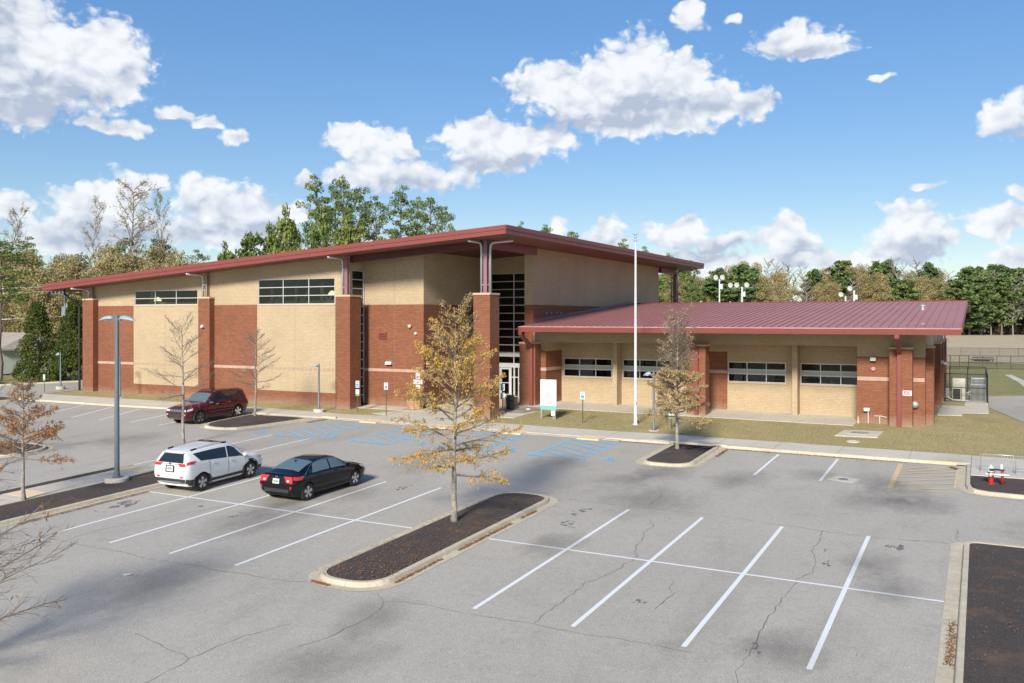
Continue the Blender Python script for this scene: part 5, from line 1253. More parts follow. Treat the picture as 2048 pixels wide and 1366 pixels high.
for sd in (1, -1):
    f = rav.patch('side_window', M_CGLASS, -1.40, -.02, 4.06, 4.70, -1.64, .08, side=sd)
    f = rav.patch('side_window', M_CGLASS, .05, 1.02, 4.06, 4.74, .15, .56, side=sd)
    rav.patch('side_window', M_CGLASS, -1.98, -1.70, 4.30, 4.72, -1.84, -1.30, side=sd, nx=4) if False else None
    rav.patch('tail_lamp', M_TAIL, -2.08, -1.76, 3.80, 4.12, -2.04, -1.64, side=sd, nx=5, off=.014)
    rav.patch('side_sill', M_CLAD, -.94, .94, 1.9, 2.35, side=sd, off=.012)
    rav.patch('headlamp', M_CLEAR, 1.72, 2.14, 3.55, 3.95, 1.6, 2.05, side=sd, nx=5, off=.012)
    rav.patch('rear_bumper_trim', M_CLAD, -2.10, -1.75, 1.7, 2.55, -2.10, -1.74, side=sd, nx=6, off=.01)
    rav.patch('front_bumper_trim', M_CLAD, 1.74, 2.2, 1.8, 2.4, side=sd, nx=6, off=.01)
    rav.seam([(.03, 4.0), (.06, 3.2), (.02, 2.4)], sd); rav.seam([(1.02, 4.0), (1.05, 3.2), (.95, 2.4)], sd); rav.seam([(-.98, 4.05), (-.94, 3.3), (-.9, 2.8)], sd)
    m = MB(); pts = [rav.at(x, 5.22, sd, .05) for x in (-1.55, -1.2, -.6, 0, .12)]; pts[0] = rav.at(-1.6, 5.22, sd, .0); pts[-1] = rav.at(.2, 5.22, sd, .0)
    m.tube(pts, [.012, .02, .02, .02, .012], 6); m.build('roof_rail', M_GALV, rav.root, smooth=True)
    for xx in (-1.5, .1):
        m = MB(); m.beam(rav.at(xx-.13, 5.22, sd, .035), rav.at(xx+.13, 5.22, sd, .035), .045, .05); m.build('rail_foot', M_BLACK, rav.root)
rav.patch('windscreen', M_CGLASS, .62, 1.12, 5.1, 7, .62, 1.12, wrap=True, nx=6, nu=6)
rav.patch('sunroof', M_CGLASS, -.2, .25, 5.9, 7, wrap=True, nx=3, nu=3)
rav.cap('rear_window', M_CGLASS, -1, 4.12, 4.88, -.86, .86, off=.012)
rav.cap('tail_lamp', M_TAIL, -1, 3.72, 4.06, -1.0, -.62, tt0=-1.0, tt1=-.5, off=.014); rav.cap('tail_lamp', M_TAIL, -1, 3.72, 4.06, .62, 1.0, tt0=.5, tt1=1.0, off=.014)
rav.cap('chrome_strip', M_CHROME, -1, 3.90, 3.97, -.55, .55, off=.016, nu=1)
rav.cap('bumper_trim', M_CLAD, -1, 1.3, 2.5, -1.0, 1.0, off=.012); rav.cap('skid_plate', M_GALV, -1, 1.9, 2.15, -.72, .72, off=.03, nu=2)
rav.cap('reflector', M_TAIL, -1, 2.62, 2.78, -.86, -.66, off=.02, nu=1, nt=2); rav.cap('reflector', M_TAIL, -1, 2.62, 2.78, .66, .86, off=.02, nu=1, nt=2)
pl = rav.cap('licence_plate', M_PLATE, -1, 3.35, 3.72, -.20, .20, off=.022, nu=1, nt=1)
rav.cap('plate_recess', M_BLACK, -1, 3.28, 3.79, -.28, .28, off=.016, nu=1, nt=1)
rav.cap('plate_numerals', M_SIGNINK, -1, 3.48, 3.62, -.15, .15, off=.026, nu=1, nt=1)
m = MB(); p = rav.S(0, 4.02)
for rx_, rz_, c_ in ((.055, .035, 0), (.028, .035, 0), (.04, .016, .012)):
    pts = [(p.x-.03, rx_*math.cos(R(t)), p.z-.01+c_+rz_*math.sin(R(t))) for t in range(0, 361, 30)]; m.tube(pts, .006, 4, cap=False)
m.build('oval_badge', M_CHROME, rav.root)
m = MB()
for i in range(5):
    p0, p1 = rav.S(.0, 5.0), rav.S(.4, 5.1)
m.add([(-1.97, -.55, 1.57), (-1.97, .55, 1.57), (-1.70, .58, 1.625), (-1.70, -.58, 1.625), (-1.97, -.55, 1.55), (-1.97, .55, 1.55), (-1.70, .58, 1.56), (-1.70, -.58, 1.56)], [(0, 1, 2, 3), (7, 6, 5, 4), (0, 4, 5, 1), (1, 5, 6, 2), (3, 2, 6, 7), (0, 3, 7, 4)])
m.build('roof_spoiler', P_WHITE, rav.root, bevel=.015)
rav.wheels((-1.33, 1.33), .355, .895, 5, .225, clad=(.405, .475, .905, .36)); rav.mirror(.92, 4.15, P_WHITE); rav.handle((-.72, .22), 3.72, P_WHITE); rav.finish()

# ---- black sedan, seen from behind
civ = Car([(-2.08, .34, .70, .38, .80, .66, .74, .98, .60, 1.02, 1.045, [.25, .15, .02, 0, .06, .10, .10, .10]),
           (-1.86, .22, .80, .30, .885, .62, .86, .96, .68, 1.03, 1.065), (-1.62, .18, .82, .27, .90, .62, .87, .95, .67, 1.075, 1.13),
           (-1.15, .16, .83, .25, .90, .62, .87, .94, .62, 1.22, 1.28), (-.55, .15, .84, .25, .90, .60, .87, .93, .60, 1.33, 1.395),
           (.05, .15, .84, .25, .90, .60, .87, .92, .60, 1.345, 1.41), (.45, .15, .84, .25, .90, .60, .865, .91, .62, 1.27, 1.33),
           (.95, .16, .84, .25, .90, .60, .86, .89, .70, 1.02, 1.07), (1.35, .17, .83, .26, .90, .60, .85, .86, .74, .895, .93),
           (1.9, .18, .78, .28, .86, .56, .78, .77, .62, .80, .83), (2.32, .24, .52, .30, .62, .50, .54, .64, .40, .66, .68, [-.22, -.1, 0, 0, -.05, -.08, -.05, 0])],
          'parked_sedan', 'glossy black sedan with red tail lamps, seen from behind, parked in the open bays', (-23.94, 28.63, T(-23.9, 28.63)), R(88.6), 1.055, P_BLACK)
civ.body((-1.35, 1.35), (.36, .33))
for sd in (1, -1):
    civ.patch('side_window', M_CGLASS2, -1.10, -.14, 4.16, 4.84, -.86, -.06, side=sd)
    civ.patch('side_window', M_CGLASS2, -.06, .86, 4.16, 4.84, .0, .42, side=sd)
    civ.patch('quarter_window', M_CGLASS, -1.30, -1.14, 4.18, 4.5, -1.16, -1.02, side=sd, nx=3)
    m = MB(); pts = [civ.at(x, u, sd, .016) for x, u in ((-1.5, 4.12), (-1.3, 4.45), (-1.08, 4.72), (-.85, 4.88), (-.4, 4.93), (.1, 4.93), (.42, 4.88), (.7, 4.55), (.9, 4.2))]
    m.tube(pts, .011, 5); m.build('chrome_trim', M_CHROME, civ.root, smooth=True)
    civ.patch('tail_lamp', M_TAIL, -2.04, -1.68, 3.58, 3.98, -2.0, -1.54, side=sd, nx=5, off=.012)
    civ.patch('headlamp', M_CLEAR, 1.75, 2.15, 3.5, 3.95, 1.6, 2.0, side=sd, nx=5, off=.01); civ.patch('side_marker', M_AMBER, 1.86, 2.04, 3.22, 3.42, side=sd, nx=3, nu=1, off=.014)
    civ.seam([(-.10, 4.0), (-.06, 3.2), (-.10, 2.3)], sd, .006, M_CLAD); civ.seam([(.95, 4.0), (1.0, 3.2), (.92, 2.3)], sd, .006, M_CLAD); civ.seam([(-1.0, 4.0), (-.95, 3.3), (-.98, 2.8)], sd, .006, M_CLAD)
civ.patch('windscreen', M_CGLASS2, .48, .98, 5.1, 7, wrap=True, nx=6, nu=6)
civ.patch('rear_window', M_CGLASS2, -1.62, -.80, 5.08, 7, wrap=True, nx=8, nu=6)
civ.cap('tail_lamp', M_TAIL, -1, 3.30, 3.95, -1.0, -.62, tt0=-1.0, tt1=-.46, off=.014); civ.cap('tail_lamp', M_TAIL, -1, 3.30, 3.95, .62, 1.0, tt0=.46, tt1=1.0, off=.014)
civ.cap('reversing_lamp', M_CLEAR, -1, 3.42, 3.56, -.80, -.66, off=.022, nu=2, nt=2); civ.cap('reversing_lamp', M_CLEAR, -1, 3.42, 3.56, .66, .80, off=.022, nu=2, nt=2)
civ.cap('licence_plate', M_PLATE, -1, 3.18, 3.62, -.20, .20, off=.03, nu=1, nt=1); civ.cap('plate_numerals', M_SIGNGREEN, -1, 3.34, 3.46, -.14, .14, off=.034, nu=1, nt=1)
civ.cap('lower_grille', M_CLAD, -1, 2.1, 2.5, -.8, .8, off=.012, nu=1); civ.cap('reflector', M_TAIL, -1, 2.55, 2.85, -.95, -.86, off=.02, nu=1, nt=1); civ.cap('reflector', M_TAIL, -1, 2.55, 2.85, .86, .95, off=.02, nu=1, nt=1)
m = MB(); p = civ.S(0, 3.86)
for (y0, z0, y1, z1) in ((-.035, -.035, -.028, .035), (.035, -.035, .028, .035), (-.032, 0, .032, 0)): m.beam((p.x-.028, y0, p.z+z0-.02), (p.x-.028, y1, p.z+z1-.02), .008, .012)
m.tube([(p.x-.026, .052*math.cos(R(t)), p.z-.02+.045*math.sin(R(t))) for t in range(0, 361, 45)], .005, 4, cap=False); m.build('letter_badge', M_CHROME, civ.root)
m = MB(); q_ = civ.at(-1.0, 7, 1, .01); m.add([(q_.x-.1, -.012, q_.z), (q_.x-.1, .012, q_.z), (q_.x+.08, .01, q_.z+.012), (q_.x+.08, -.01, q_.z+.012), (q_.x-.07, 0, q_.z+.07)], [(0, 1, 2, 3), (0, 4, 1), (1, 4, 2), (2, 4, 3), (3, 4, 0)]); m.build('shark_fin', P_BLACK, civ.root)
civ.wheels((-1.35, 1.35), .325, .875, 5, .215); civ.mirror(.80, 4.12, P_BLACK); civ.handle((-.72, .24), 3.75, P_BLACK); civ.finish()

# ---- dark red suv, nose towards us
jp = Car([(-2.38, .44, .76, .48, .86, .80, .82, 1.14, .68, 1.60, 1.68, [.25, .15, .03, 0, .06, .24, .22, .2]),
          (-2.1, .28, .88, .38, .955, .78, .93, 1.15, .71, 1.62, 1.72, [0, 0, 0, 0, 0, .07, .05, .04]), (-1.45, .25, .89, .36, .965, .76, .94, 1.15, .72, 1.66, 1.745),
          (-.5, .24, .89, .36, .965, .74, .94, 1.12, .725, 1.68, 1.76), (.2, .24, .89, .36, .965, .74, .94, 1.10, .72, 1.65, 1.73), (.60, .24, .89, .36, .965, .74, .935, 1.09, .74, 1.42, 1.49),
          (.98, .25, .89, .36, .965, .75, .93, 1.06, .80, 1.13, 1.20), (1.5, .26, .88, .38, .96, .75, .91, 1.02, .78, 1.06, 1.13),
          (2.05, .27, .84, .40, .92, .72, .87, .94, .70, 1.0, 1.06), (2.36, .32, .72, .42, .82, .66, .78, .88, .66, .95, .99, [-.2, -.1, 0, 0, -.03, -.06, -.05, -.03])],
         'parked_suv', 'dark red SUV with chrome wheels parked nose out by the walk', (-43.28, 41.5, T(-43.3, 41.5)), R(-90.8), 1.065, P_RED)
jp.body((-1.45, 1.45), (.43, .39))
for sd in (1, -1):
    jp.patch('side_window', M_CGLASS, -.96, -.06, 4.12, 4.86, -.84, .0, side=sd); jp.patch('side_window', M_CGLASS, .02, .84, 4.12, 4.86, .06, .38, side=sd); jp.patch('quarter_window', M_CGLASS, -1.95, -1.04, 4.14, 4.86, -1.80, -.92, side=sd)
    jp.patch('tail_lamp', M_TAIL, -2.3, -2.05, 3.6, 4.1, side=sd, nx=4, off=.012); jp.patch('headlamp', M_CLEAR, 2.0, 2.3, 3.5, 3.9, 1.92, 2.28, side=sd, nx=4, off=.012)
    jp.patch('side_moulding', M_CHROME, -.9, .85, 2.62, 2.70, side=sd, off=.014, nu=1); jp.patch('side_sill', M_CLAD, -.98, .98, 1.85, 2.15, side=sd, off=.01)
    jp.seam([(-.02, 4.0), (.0, 3.2), (-.04, 2.3)], sd); jp.seam([(.9, 4.0), (.96, 3.2), (.9, 2.3)], sd); jp.seam([(-1.02, 4.0), (-.98, 3.3), (-1.0, 2.9)], sd)
    m = MB(); pts = [jp.at(x, 5.25, sd, .04) for x in (-1.8, -1.0, -.2, .1)]; pts[0] = jp.at(-1.85, 5.25, sd, 0); pts[-1] = jp.at(.14, 5.25, sd, 0); m.tube(pts, .018, 6); m.build('roof_rail', M_CLAD, jp.root, smooth=True)
jp.patch('windscreen', M_CGLASS2, .38, .96, 5.1, 7, wrap=True, nx=6, nu=6); jp.patch('sunroof', M_CGLASS, -.9, .1, 5.8, 7, wrap=True, nx=4, nu=3)
jp.cap('rear_window', M_CGLASS, -1, 4.15, 4.85, -.85, .85)
m = MB(); a_ = len(jp.st)-1-1e-6
jp.cap('grille_surround', M_CLAD, 1, 3.45, 4.45, -.55, .55, off=.012)
for i in range(7):
    t = -.47+.94*i/6; jp.cap('grille_bar', M_CHROME, 1, 3.5, 4.4, t-.045, t+.045, off=.03, nu=2, nt=1)
jp.cap('headlamp', M_CLEAR, 1, 3.55, 4.15, -.98, -.62, off=.014); jp.cap('headlamp', M_CLEAR, 1, 3.55, 4.15, .62, .98, off=.014)
jp.cap('lower_grille', M_CLAD, 1, 2.2, 2.9, -.72, .72, off=.014); jp.cap('skid_strip', M_CHROME, 1, 2.0, 2.12, -.7, .7, off=.03, nu=1); jp.cap('fog_lamp', M_CLEAR, 1, 2.6, 2.85, -.92, -.8, off=.02, nu=1, nt=2); jp.cap('fog_lamp', M_CLEAR, 1, 2.6, 2.85, .8, .92, off=.02, nu=1, nt=2)
jp.wheels((-1.45, 1.45), .385, .935, 5, .255, rimmat=M_CHROME, clad=(.43, .47, .945, .39)); jp.mirror(.72, 4.15, M_CHROME); jp.handle((-.74, .2), 3.72, M_CHROME); jp.finish()

# ================================================================ street furniture
def lamp_post(loc, h, heads, label, group, r0=.1, base='disc', headlen=.8, az=None):
    x, y, z = loc; t = thing('street_lamp', loc, label, 'street lamp', group)
    m = MB(); zb = z
    if base == 'disc': m.lathe((x, y, z-.15), [(.48, 0), (.48, .33), (.44, .36), (0, .36)], 24); zb = z+.21
    elif base == 'block': m.lathe((x, y, z-.1), [(.36, 0), (.36, .28), (.33, .3), (0, .3)], 18); zb = z+.2
    else: m.lathe((x, y, z-.1), [(.30, 0), (.30, .12), (0, .12)], 18); zb = z+.02
    m.build('footing', M_WALK, t)
    m = MB(); m.lathe((x, y, zb), [(r0*1.9, 0), (r0*1.9, .03), (r0*1.25, .05), (r0*1.2, .16), (r0, .18), (r0*.82, h-(zb-z)), (r0*.82, h-(zb-z)+.05), (r0*.4, h-(zb-z)+.09)], 16); m.build('pole', M_LAMPGREY, t, smooth='auto')
    t.children[-1].data.set_sharp_from_angle(angle=R(40))
    for a in heads:
        ca, sa = math.cos(a), math.sin(a); zt = z+h-.10; q = MB()
        q.beam((x+ca*r0*.7, y+sa*r0*.7, zt), (x+ca*(r0+.14), y+sa*(r0+.14), zt), .09, .10); arm = q.build('arm', M_LAMPGREY, t)
        q = MB(); L = headlen; prof = [(0, .07, .05), (.08, .13, .09), (.3, .17, .11), (.55, .165, .10), (.8, .12, .065), (.94, .06, .03), (1, .01, .008)]; n = 12; vs = []
        for (s_, w_, hh) in prof:
            for k in range(n):
                t_ = 2*math.pi*k/n; vy = w_*math.cos(t_)*headlen/.8; vz = hh*math.sin(t_)*(1.35 if math.sin(t_) > 0 else .35)-(s_**2)*.10
                d = r0+.10+s_*L; vs.append((x+ca*d-sa*vy, y+sa*d+ca*vy, zt+.02+vz))
        q.add(vs, [(i*n+k, i*n+(k+1) % n, (i+1)*n+(k+1) % n, (i+1)*n+k) for i in range(len(prof)-1) for k in range(n)]+[tuple(range(n))[::-1]])
        q.build('lamp_head', M_LAMPHEAD, t, smooth=True)
        q = MB(); q.lathe((x+ca*(r0+.1+.45*L), y+sa*(r0+.1+.45*L), zt-.055), [(.10, 0), (.10, .03)], 12); q.build('lens', M_CLEAR, t)
    return t
lamp_post((-32.35, 25.95, T(-32.35, 25.95)+.1), 6.98, (0.08, math.pi+.08), 'tall blue-grey lamp post with twin heads on the mulched median', 'lamp posts', .105, headlen=.82)
for (x, y, h, lab, b) in ((-38.95, 46.95, 3.12, 'short single lamp post in the lawn by the second brick pier from the entrance', 'block'), (-16.4, 48.7, 3.25, 'short single lamp post in the lawn right of the flagpole', 'plate'),
                       (-68.5, 49.4, 2.95, 'short single lamp post beside the drive at the far left', 'block'), (-58.7, 47.35, 2.95, 'short single lamp post by the wall, just behind the tall twin lamp', 'plate')):
    lamp_post((x, y, W(x, y)-.01), h, (math.pi,), lab, 'short lamp posts', .07, b, .46)
# flagpole
x, y = -18.1, 50.4; z = W(x, y)
t = thing('flagpole', (x, y, z), 'tall white flagpole without a flag, small eagle on top', 'flagpole')
m = MB(); m.lathe((x, y, z-.05), [(.16, 0), (.16, .1), (.095, .12), (.08, 3), (.045, 10.8), (.045, 10.85)], 16); m.build('pole', M_WHITE, t, smooth=True)
m = MB(); m.lathe((x, y, z+10.78), [(.06, 0), (.10, .04), (.10, .10), (.03, .14), (.03, .2), (.07, .23), (.07, .29), (.02, .34)], 14); m.build('truck', M_GALV, t, smooth=True)
m = MB(); m.add([(x, y, z+11.12), (x-.22, y, z+11.3), (x-.06, y, z+11.2), (x, y, z+11.3), (x+.06, y, z+11.2), (x+.22, y, z+11.3), (x, y+.03, z+11.16), (x, y-.05, z+11.16)], [(0, 7, 2, 1), (0, 5, 4, 7), (1, 2, 6, 0), (7, 3, 2), (7, 4, 3), (6, 2, 3), (6, 3, 4), (0, 6, 4, 5)]); m.build('eagle', M_GALV, t)
m = MB(); m.tube([(x+.09, y-.05, z+.9), (x+.075, y-.04, z+10.8)], .008, 4); m.build('halyard', M_WHITE, t)
m = MB(); m.box(x+.05, x+.09, y-.12, y-.04, z+1.2, z+1.34); m.build('cleat', M_GALV, t)
# accessible parking signs
def parking_sign(x, y, ztop, label, second=None, h=.45, w=.30):
    z = W(x, y)-.01; t = thing('parking_sign', (x, y, z), label, 'sign', 'accessible parking signs'); m = MB()
    m.box(x-.025, x+.025, y+.0, y+.035, z-.1, ztop-.03); m.build('post', M_GREENP, t)
    def plate(zt, hh, kind):
        q = MB(); q.box(x-w/2, x+w/2, y-.012, y-.004, zt-hh, zt); p = q.build('sign_plate', M_WHITE, t, bevel=.003)
        if kind == 'wc':
            q = MB(); q.box(x-.09, x+.09, y-.017, y-.013, zt-hh*.86, zt-hh*.86+.18); q.build('blue_square', M_SIGNBLUE, p)
            q = MB(); cx_, cz_ = x, zt-hh*.86+.09
            q.tube([(cx_-.01+.045*math.cos(R(a)), y-.019, cz_-.025+.045*math.sin(R(a))) for a in range(110, 400, 29)], .007, 4)
            q.beam((cx_-.02, y-.019, cz_+.045), (cx_-.01, y-.019, cz_-.01), .014, .016); q.beam((cx_-.01, y-.019, cz_-.01), (cx_+.04, y-.019, cz_-.01), .012, .014); q.beam((cx_+.04, y-.019, cz_-.01), (cx_+.06, y-.019, cz_-.06), .012, .014)
            q.lathe((cx_-.022, y-.017, cz_+.062), [(.014, 0), (.014, .004)], 8, (0, -1, 0)); q.build('wheelchair_symbol', M_WHITE, p)
            flat_text('RESERVED\nPARKING', .047, M_SIGNGREEN, p, (x, y-.014, zt-.10), (R(90), 0, 0))
        else:
            q = MB(); q.box(x-w/2+.01, x+w/2-.01, y-.016, y-.013, zt-hh+.02, zt-hh+.10); q.build('green_band', M_SIGNGREEN, p)
            q = MB()
            for k in range(4): q.box(x-w/2+.05, x+w/2-.05-.03*(k % 2), y-.016, y-.013, zt-.07-k*.06, zt-.055-k*.06)
            q.build('print_lines', M_SIGNINK, p)
    plate(ztop, h, 'wc')
    if second: plate(ztop-h-.12, second, 'fine')
parking_sign(-36.8, 48.3, -4.17, 'accessible parking sign over a green-striped notice, in front of the window pier', .42)
parking_sign(-33.85, 47.4, -4.13, 'single accessible parking sign in the lawn before the recessed brick wall')
parking_sign(-27.3, 51.0, -4.22, 'accessible parking sign over a green-striped notice, beside the trash can', .42)
parking_sign(-21.2, 49.75, -4.42, 'single accessible parking sign standing in front of the low wing')
parking_sign(-15.7, 49.7, -4.72, 'accessible parking sign over a green-striped notice, half hidden by the thin tan tree', .42)
x, y = -67.2, 47.0; z = W(x, y)-.01
t = thing('small_sign', (x, y, z), 'small white sign with green foot on a thin post at the far left walk end', 'sign')
m = MB(); m.box(x-.02, x+.02, y, y+.03, z-.1, -4.6); m.build('post', M_GREENP, t); m = MB(); m.box(x-.12, x+.12, y-.01, y, -5.05, -4.55); p = m.build('sign_plate', M_WHITE, t)
m = MB(); m.box(x-.11, x+.11, y-.014, y-.011, -5.03, -4.95); m.build('green_band', M_SIGNGREEN, p)
# big notice board
bx0, bx1, by = -24.32, -23.22, 50.4; z = W(-23.8, by)-.01
t = thing('notice_board', (-23.77, by, z), 'large white notice board covered in small grey print with a teal foot band', 'sign')
for xx in (bx0+.05, bx1-.12):
    m = MB(); m.box(xx-.04, xx+.04, by+.02, by+.09, z-.1, -3.9); m.build('post', M_GALV, t)
m = MB(); m.box(bx0, bx1, by-.012, by+.018, -5.42, -3.80); b_ = m.build('board', M_WHITE, t)
m = MB(); m.box(bx0, bx1, by-.012, by+.018, -5.68, -5.424); m.build('teal_band', M_SIGNTEAL, t)
flat_text('RULES', .085, M_SIGNGREEN, b_, (bx0+.22, by-.016, -3.99), (R(90), 0, 0)) if False else None
m = MB(); rnd = random.Random(8)
for k in range(28):
    zz_ = -4.03-k*.047; xx = bx0+.07
    while xx < bx1-.25:
        w_ = rnd.uniform(.04, .16)
        if rnd.random() < .86: m.box(xx, min(xx+w_, bx1-.08), by-.015, by-.0125, zz_-.010, zz_+.010)
        xx += w_+.02
    if rnd.random() < .25: pass
m.build('fine_print', M_SIGNINK, b_, kind='stuff')
m = MB(); m.box(bx0+.06, bx0+.36, by-.016, by-.0125, -3.985, -3.955); m.build('heading', M_SIGNTEAL, b_)
m = MB(); m.add([(bx1-.16, by-.016, -5.36), (bx1-.05, by-.016, -5.38), (bx1-.06, by-.016, -5.33), (bx1-.13, by-.016, -5.30)], [(0, 1, 2, 3)]); m.build('emblem', M_SIGNGREEN, b_)
x = -23.42; t = thing('small_sign', (x, 50.35, z), 'small square white sign with a teal ring, low beside the notice board', 'sign')
m = MB(); m.box(x-.03, x+.03, 50.345, 50.375, z-.1, -5.75); m.build('post', M_GALV, t); m = MB(); m.box(x-.14, x+.14, 50.335, 50.343, -6.02, -5.70); p = m.build('sign_plate', M_WHITE, t)
m = MB(); m.tube([(x+.085*math.cos(R(a)), 50.333, -5.86+.085*math.sin(R(a))) for a in range(0, 361, 30)], .010, 4, cap=False); m.tube([(x+.045*math.cos(R(a)), 50.333, -5.86+.045*math.sin(R(a))) for a in range(0, 361, 45)], .008, 4, cap=False); m.build('ring_symbol', M_SIGNTEAL, p)
# litter bin
x, y = -27.75, 52.9; z = W(x, y)
t = thing('litter_bin', (x, y, z), 'round black litter bin with a domed lid', 'bin')
m = MB(); m.lathe((x, y, z+.08), [(.20, 0), (.24, .12), (.255, .40), (.26, .62)], 20)
m.build('can', M_BLACK, t, smooth=True)
for k in range(20):
    a = 2*math.pi*k/20; m = MB(); m.beam((x+.24*math.cos(a), y+.24*math.sin(a), z+.06), (x+.275*math.cos(a), y+.275*math.sin(a), z+.70), .022, .012); m.build('slat', M_CLAD, t)
m = MB(); m.lathe((x, y, z+.70), [(.30, 0), (.30, .05), (.27, .12), (.19, .24), (.09, .31), (.0, .33)], 20); m.build('domed_lid', M_CLAD, t, smooth=True)
m = MB()
for a in (.3, 1.9, 3.4, 5.0): m.beam((x+.2*math.cos(a), y+.2*math.sin(a), z+.1), (x+.3*math.cos(a), y+.3*math.sin(a), z), .03, .03)
m.build('feet', M_BLACK, t, kind='stuff')
# timber planters
def planter(x, y, r, h, n, rot, label, plants):
    z = W(x, y); t = thing('planter', (x, y, z), label, 'planter', 'timber planters at the entrance')
    P = [(x+r*math.cos(rot+2*math.pi*k/n), y+r*math.sin(rot+2*math.pi*k/n)) for k in range(n)]
    for k in range(n):
        a, b = Vector(P[k]), Vector(P[(k+1) % n]); nb = 4 if n == 4 else 2; nr = Vector((b-a)).normalized(); out = Vector((nr.y, -nr.x))
        for j in range(nb):
            p, q = a.lerp(b, (j+.02)/nb), a.lerp(b, (j+.98)/nb); m = MB()
            m.prism([tuple(p), tuple(q), tuple(q-out*.03), tuple(p-out*.03)], z+.03, z+h); m.build('board', M_WOOD, t)
        m = MB(); p = a+out*.015; m.box(p.x-.03, p.x+.03, p.y-.03, p.y+.03, z, z+h+.01); m.build('corner_post', M_WOOD, t)
    m = MB(); m.prism([(x+(px_-x)*.93, y+(py_-y)*.93) for px_, py_ in P], z+.05, z+h-.07); m.build('soil', M_MULCH, t)
    rn = random.Random(int(x*10)); m = MB()
    for k in range(plants):
        a = rn.uniform(0, 6.28); r0 = rn.uniform(0, r*.6); cx_, cy_ = x+r0*math.cos(a), y+r0*math.sin(a); hh = rn.uniform(.12, .38)
        for s_ in range(9):
            b_ = rn.uniform(0, 6.28); d = Vector((math.cos(b_)*.5, math.sin(b_)*.5, 1)).normalized()*hh; w_ = Vector((-math.sin(b_), math.cos(b_), 0))*.018
            c = Vector((cx_, cy_, z+h-.08)); m.quad(c-w_, c+w_, c+d*.6+w_*1.4, c+d, c+d*.6-w_*1.4)
    m.build('plants', M_BUSH, t, kind='stuff')
planter(-33.85, 50.72, .50, .62, 8, .39, 'octagonal pale timber planter against the brick corner left of the entrance', 8)
planter(-28.75, 54.75, .52, .62, 4, math.pi/4, 'square pale timber planter with spiky plants by the red downspout', 9)
m = MB(); m.lathe((-26.75, 53.6, W(-26.75, 53.6)), [(.14, 0), (.16, .05), (.10, .10), (.02, .12)], 10); m.build('white_stone', M_LAMPW, org=(-26.75, 53.6, W(-26.75, 53.6)), label='small white stone lying on the plaza by the downspout', cat='stone')
# meter box on post
x, y = -6.0, 56.55; z = W(x, y); t = thing('meter_box', (x, y, z), 'small pale meter box on a white pipe against the brick block', 'meter')
m = MB(); m.tube([(x+.08, y, z-.05), (x+.08, y, -5.45)], .03, 8); m.build('pipe', M_LAMPW, t); m = MB(); m.box(x-.16, x+.17, y-.08, y+.08, -5.47, -5.27); m.build('box', plain('pale_green_box', (.50, .56, .46), .5), t, bevel=.01)
m = MB(); m.lathe((-6.45, 56.35, W(-6.45, 56.35)-.05), [(.09, 0), (.06, .2), (.03, .42), (.01, .46)], 8); m.build('conduit_stub', M_CAP, org=(-6.45, 56.35, -6.2), label='short pale conduit stub poking up by the brick block', cat='pipe')
# hydrant
x, y = .33, 40.7; z = T(x, y)+.14; t = thing('fire_hydrant', (x, y, z), 'red and white fire hydrant on the mulched corner', 'hydrant')
m = MB(); m.lathe((x, y, z), [(.15, 0), (.15, .04), (.10, .05), (.095, .42), (.13, .45), (.13, .50), (.105, .52)], 18); m.build('barrel', M_REDP, t, smooth='auto'); t.children[-1].data.set_sharp_from_angle(angle=R(35))
m = MB(); m.lathe((x, y, z+.50), [(.15, 0), (.15, .035), (.12, .04), (.115, .14), (.08, .20), (.03, .23), (.03, .28)], 18); m.build('bonnet', M_LAMPW, t, smooth=True)
for (dx, dy, r_, l) in ((-1, 0, .055, .17), (1, 0, .055, .17), (0, -1, .075, .16)):
    m = MB(); m.lathe((x, y, z+.40), [(r_*.8, .05), (r_*.8, l-.03), (r_, l-.03), (r_, l+.03), (.02, l+.05)], 12, (dx, dy, 0)); m.build('outlet_cap', M_LAMPW if dx < 1 else M_REDP, t)
x, y = .72, 40.55; z = T(x, y)+.14; t = thing('standpipe', (x, y, z), 'slim red standpipe with a white arm beside the hydrant', 'standpipe')
m = MB(); m.lathe((x, y, z), [(.05, 0), (.05, .66)], 10); m.build('post', M_REDP, t, smooth=True); m = MB(); m.tube([(x-.36, y-.1, z+.44), (x+.25, y-.08, z+.44)], .05, 10); m.build('white_arm', M_LAMPW, t, smooth=True)
m = MB(); m.lathe((x-.03, y, z+.66), [(.06, 0), (.06, .18), (.04, .2)], 10); m.build('white_cap', M_LAMPW, t); m = MB(); m.box(x-.45, x+.08, y-.06, y+.06, z+.60, z+.655); m.build('dark_plate', M_BLACK, t)
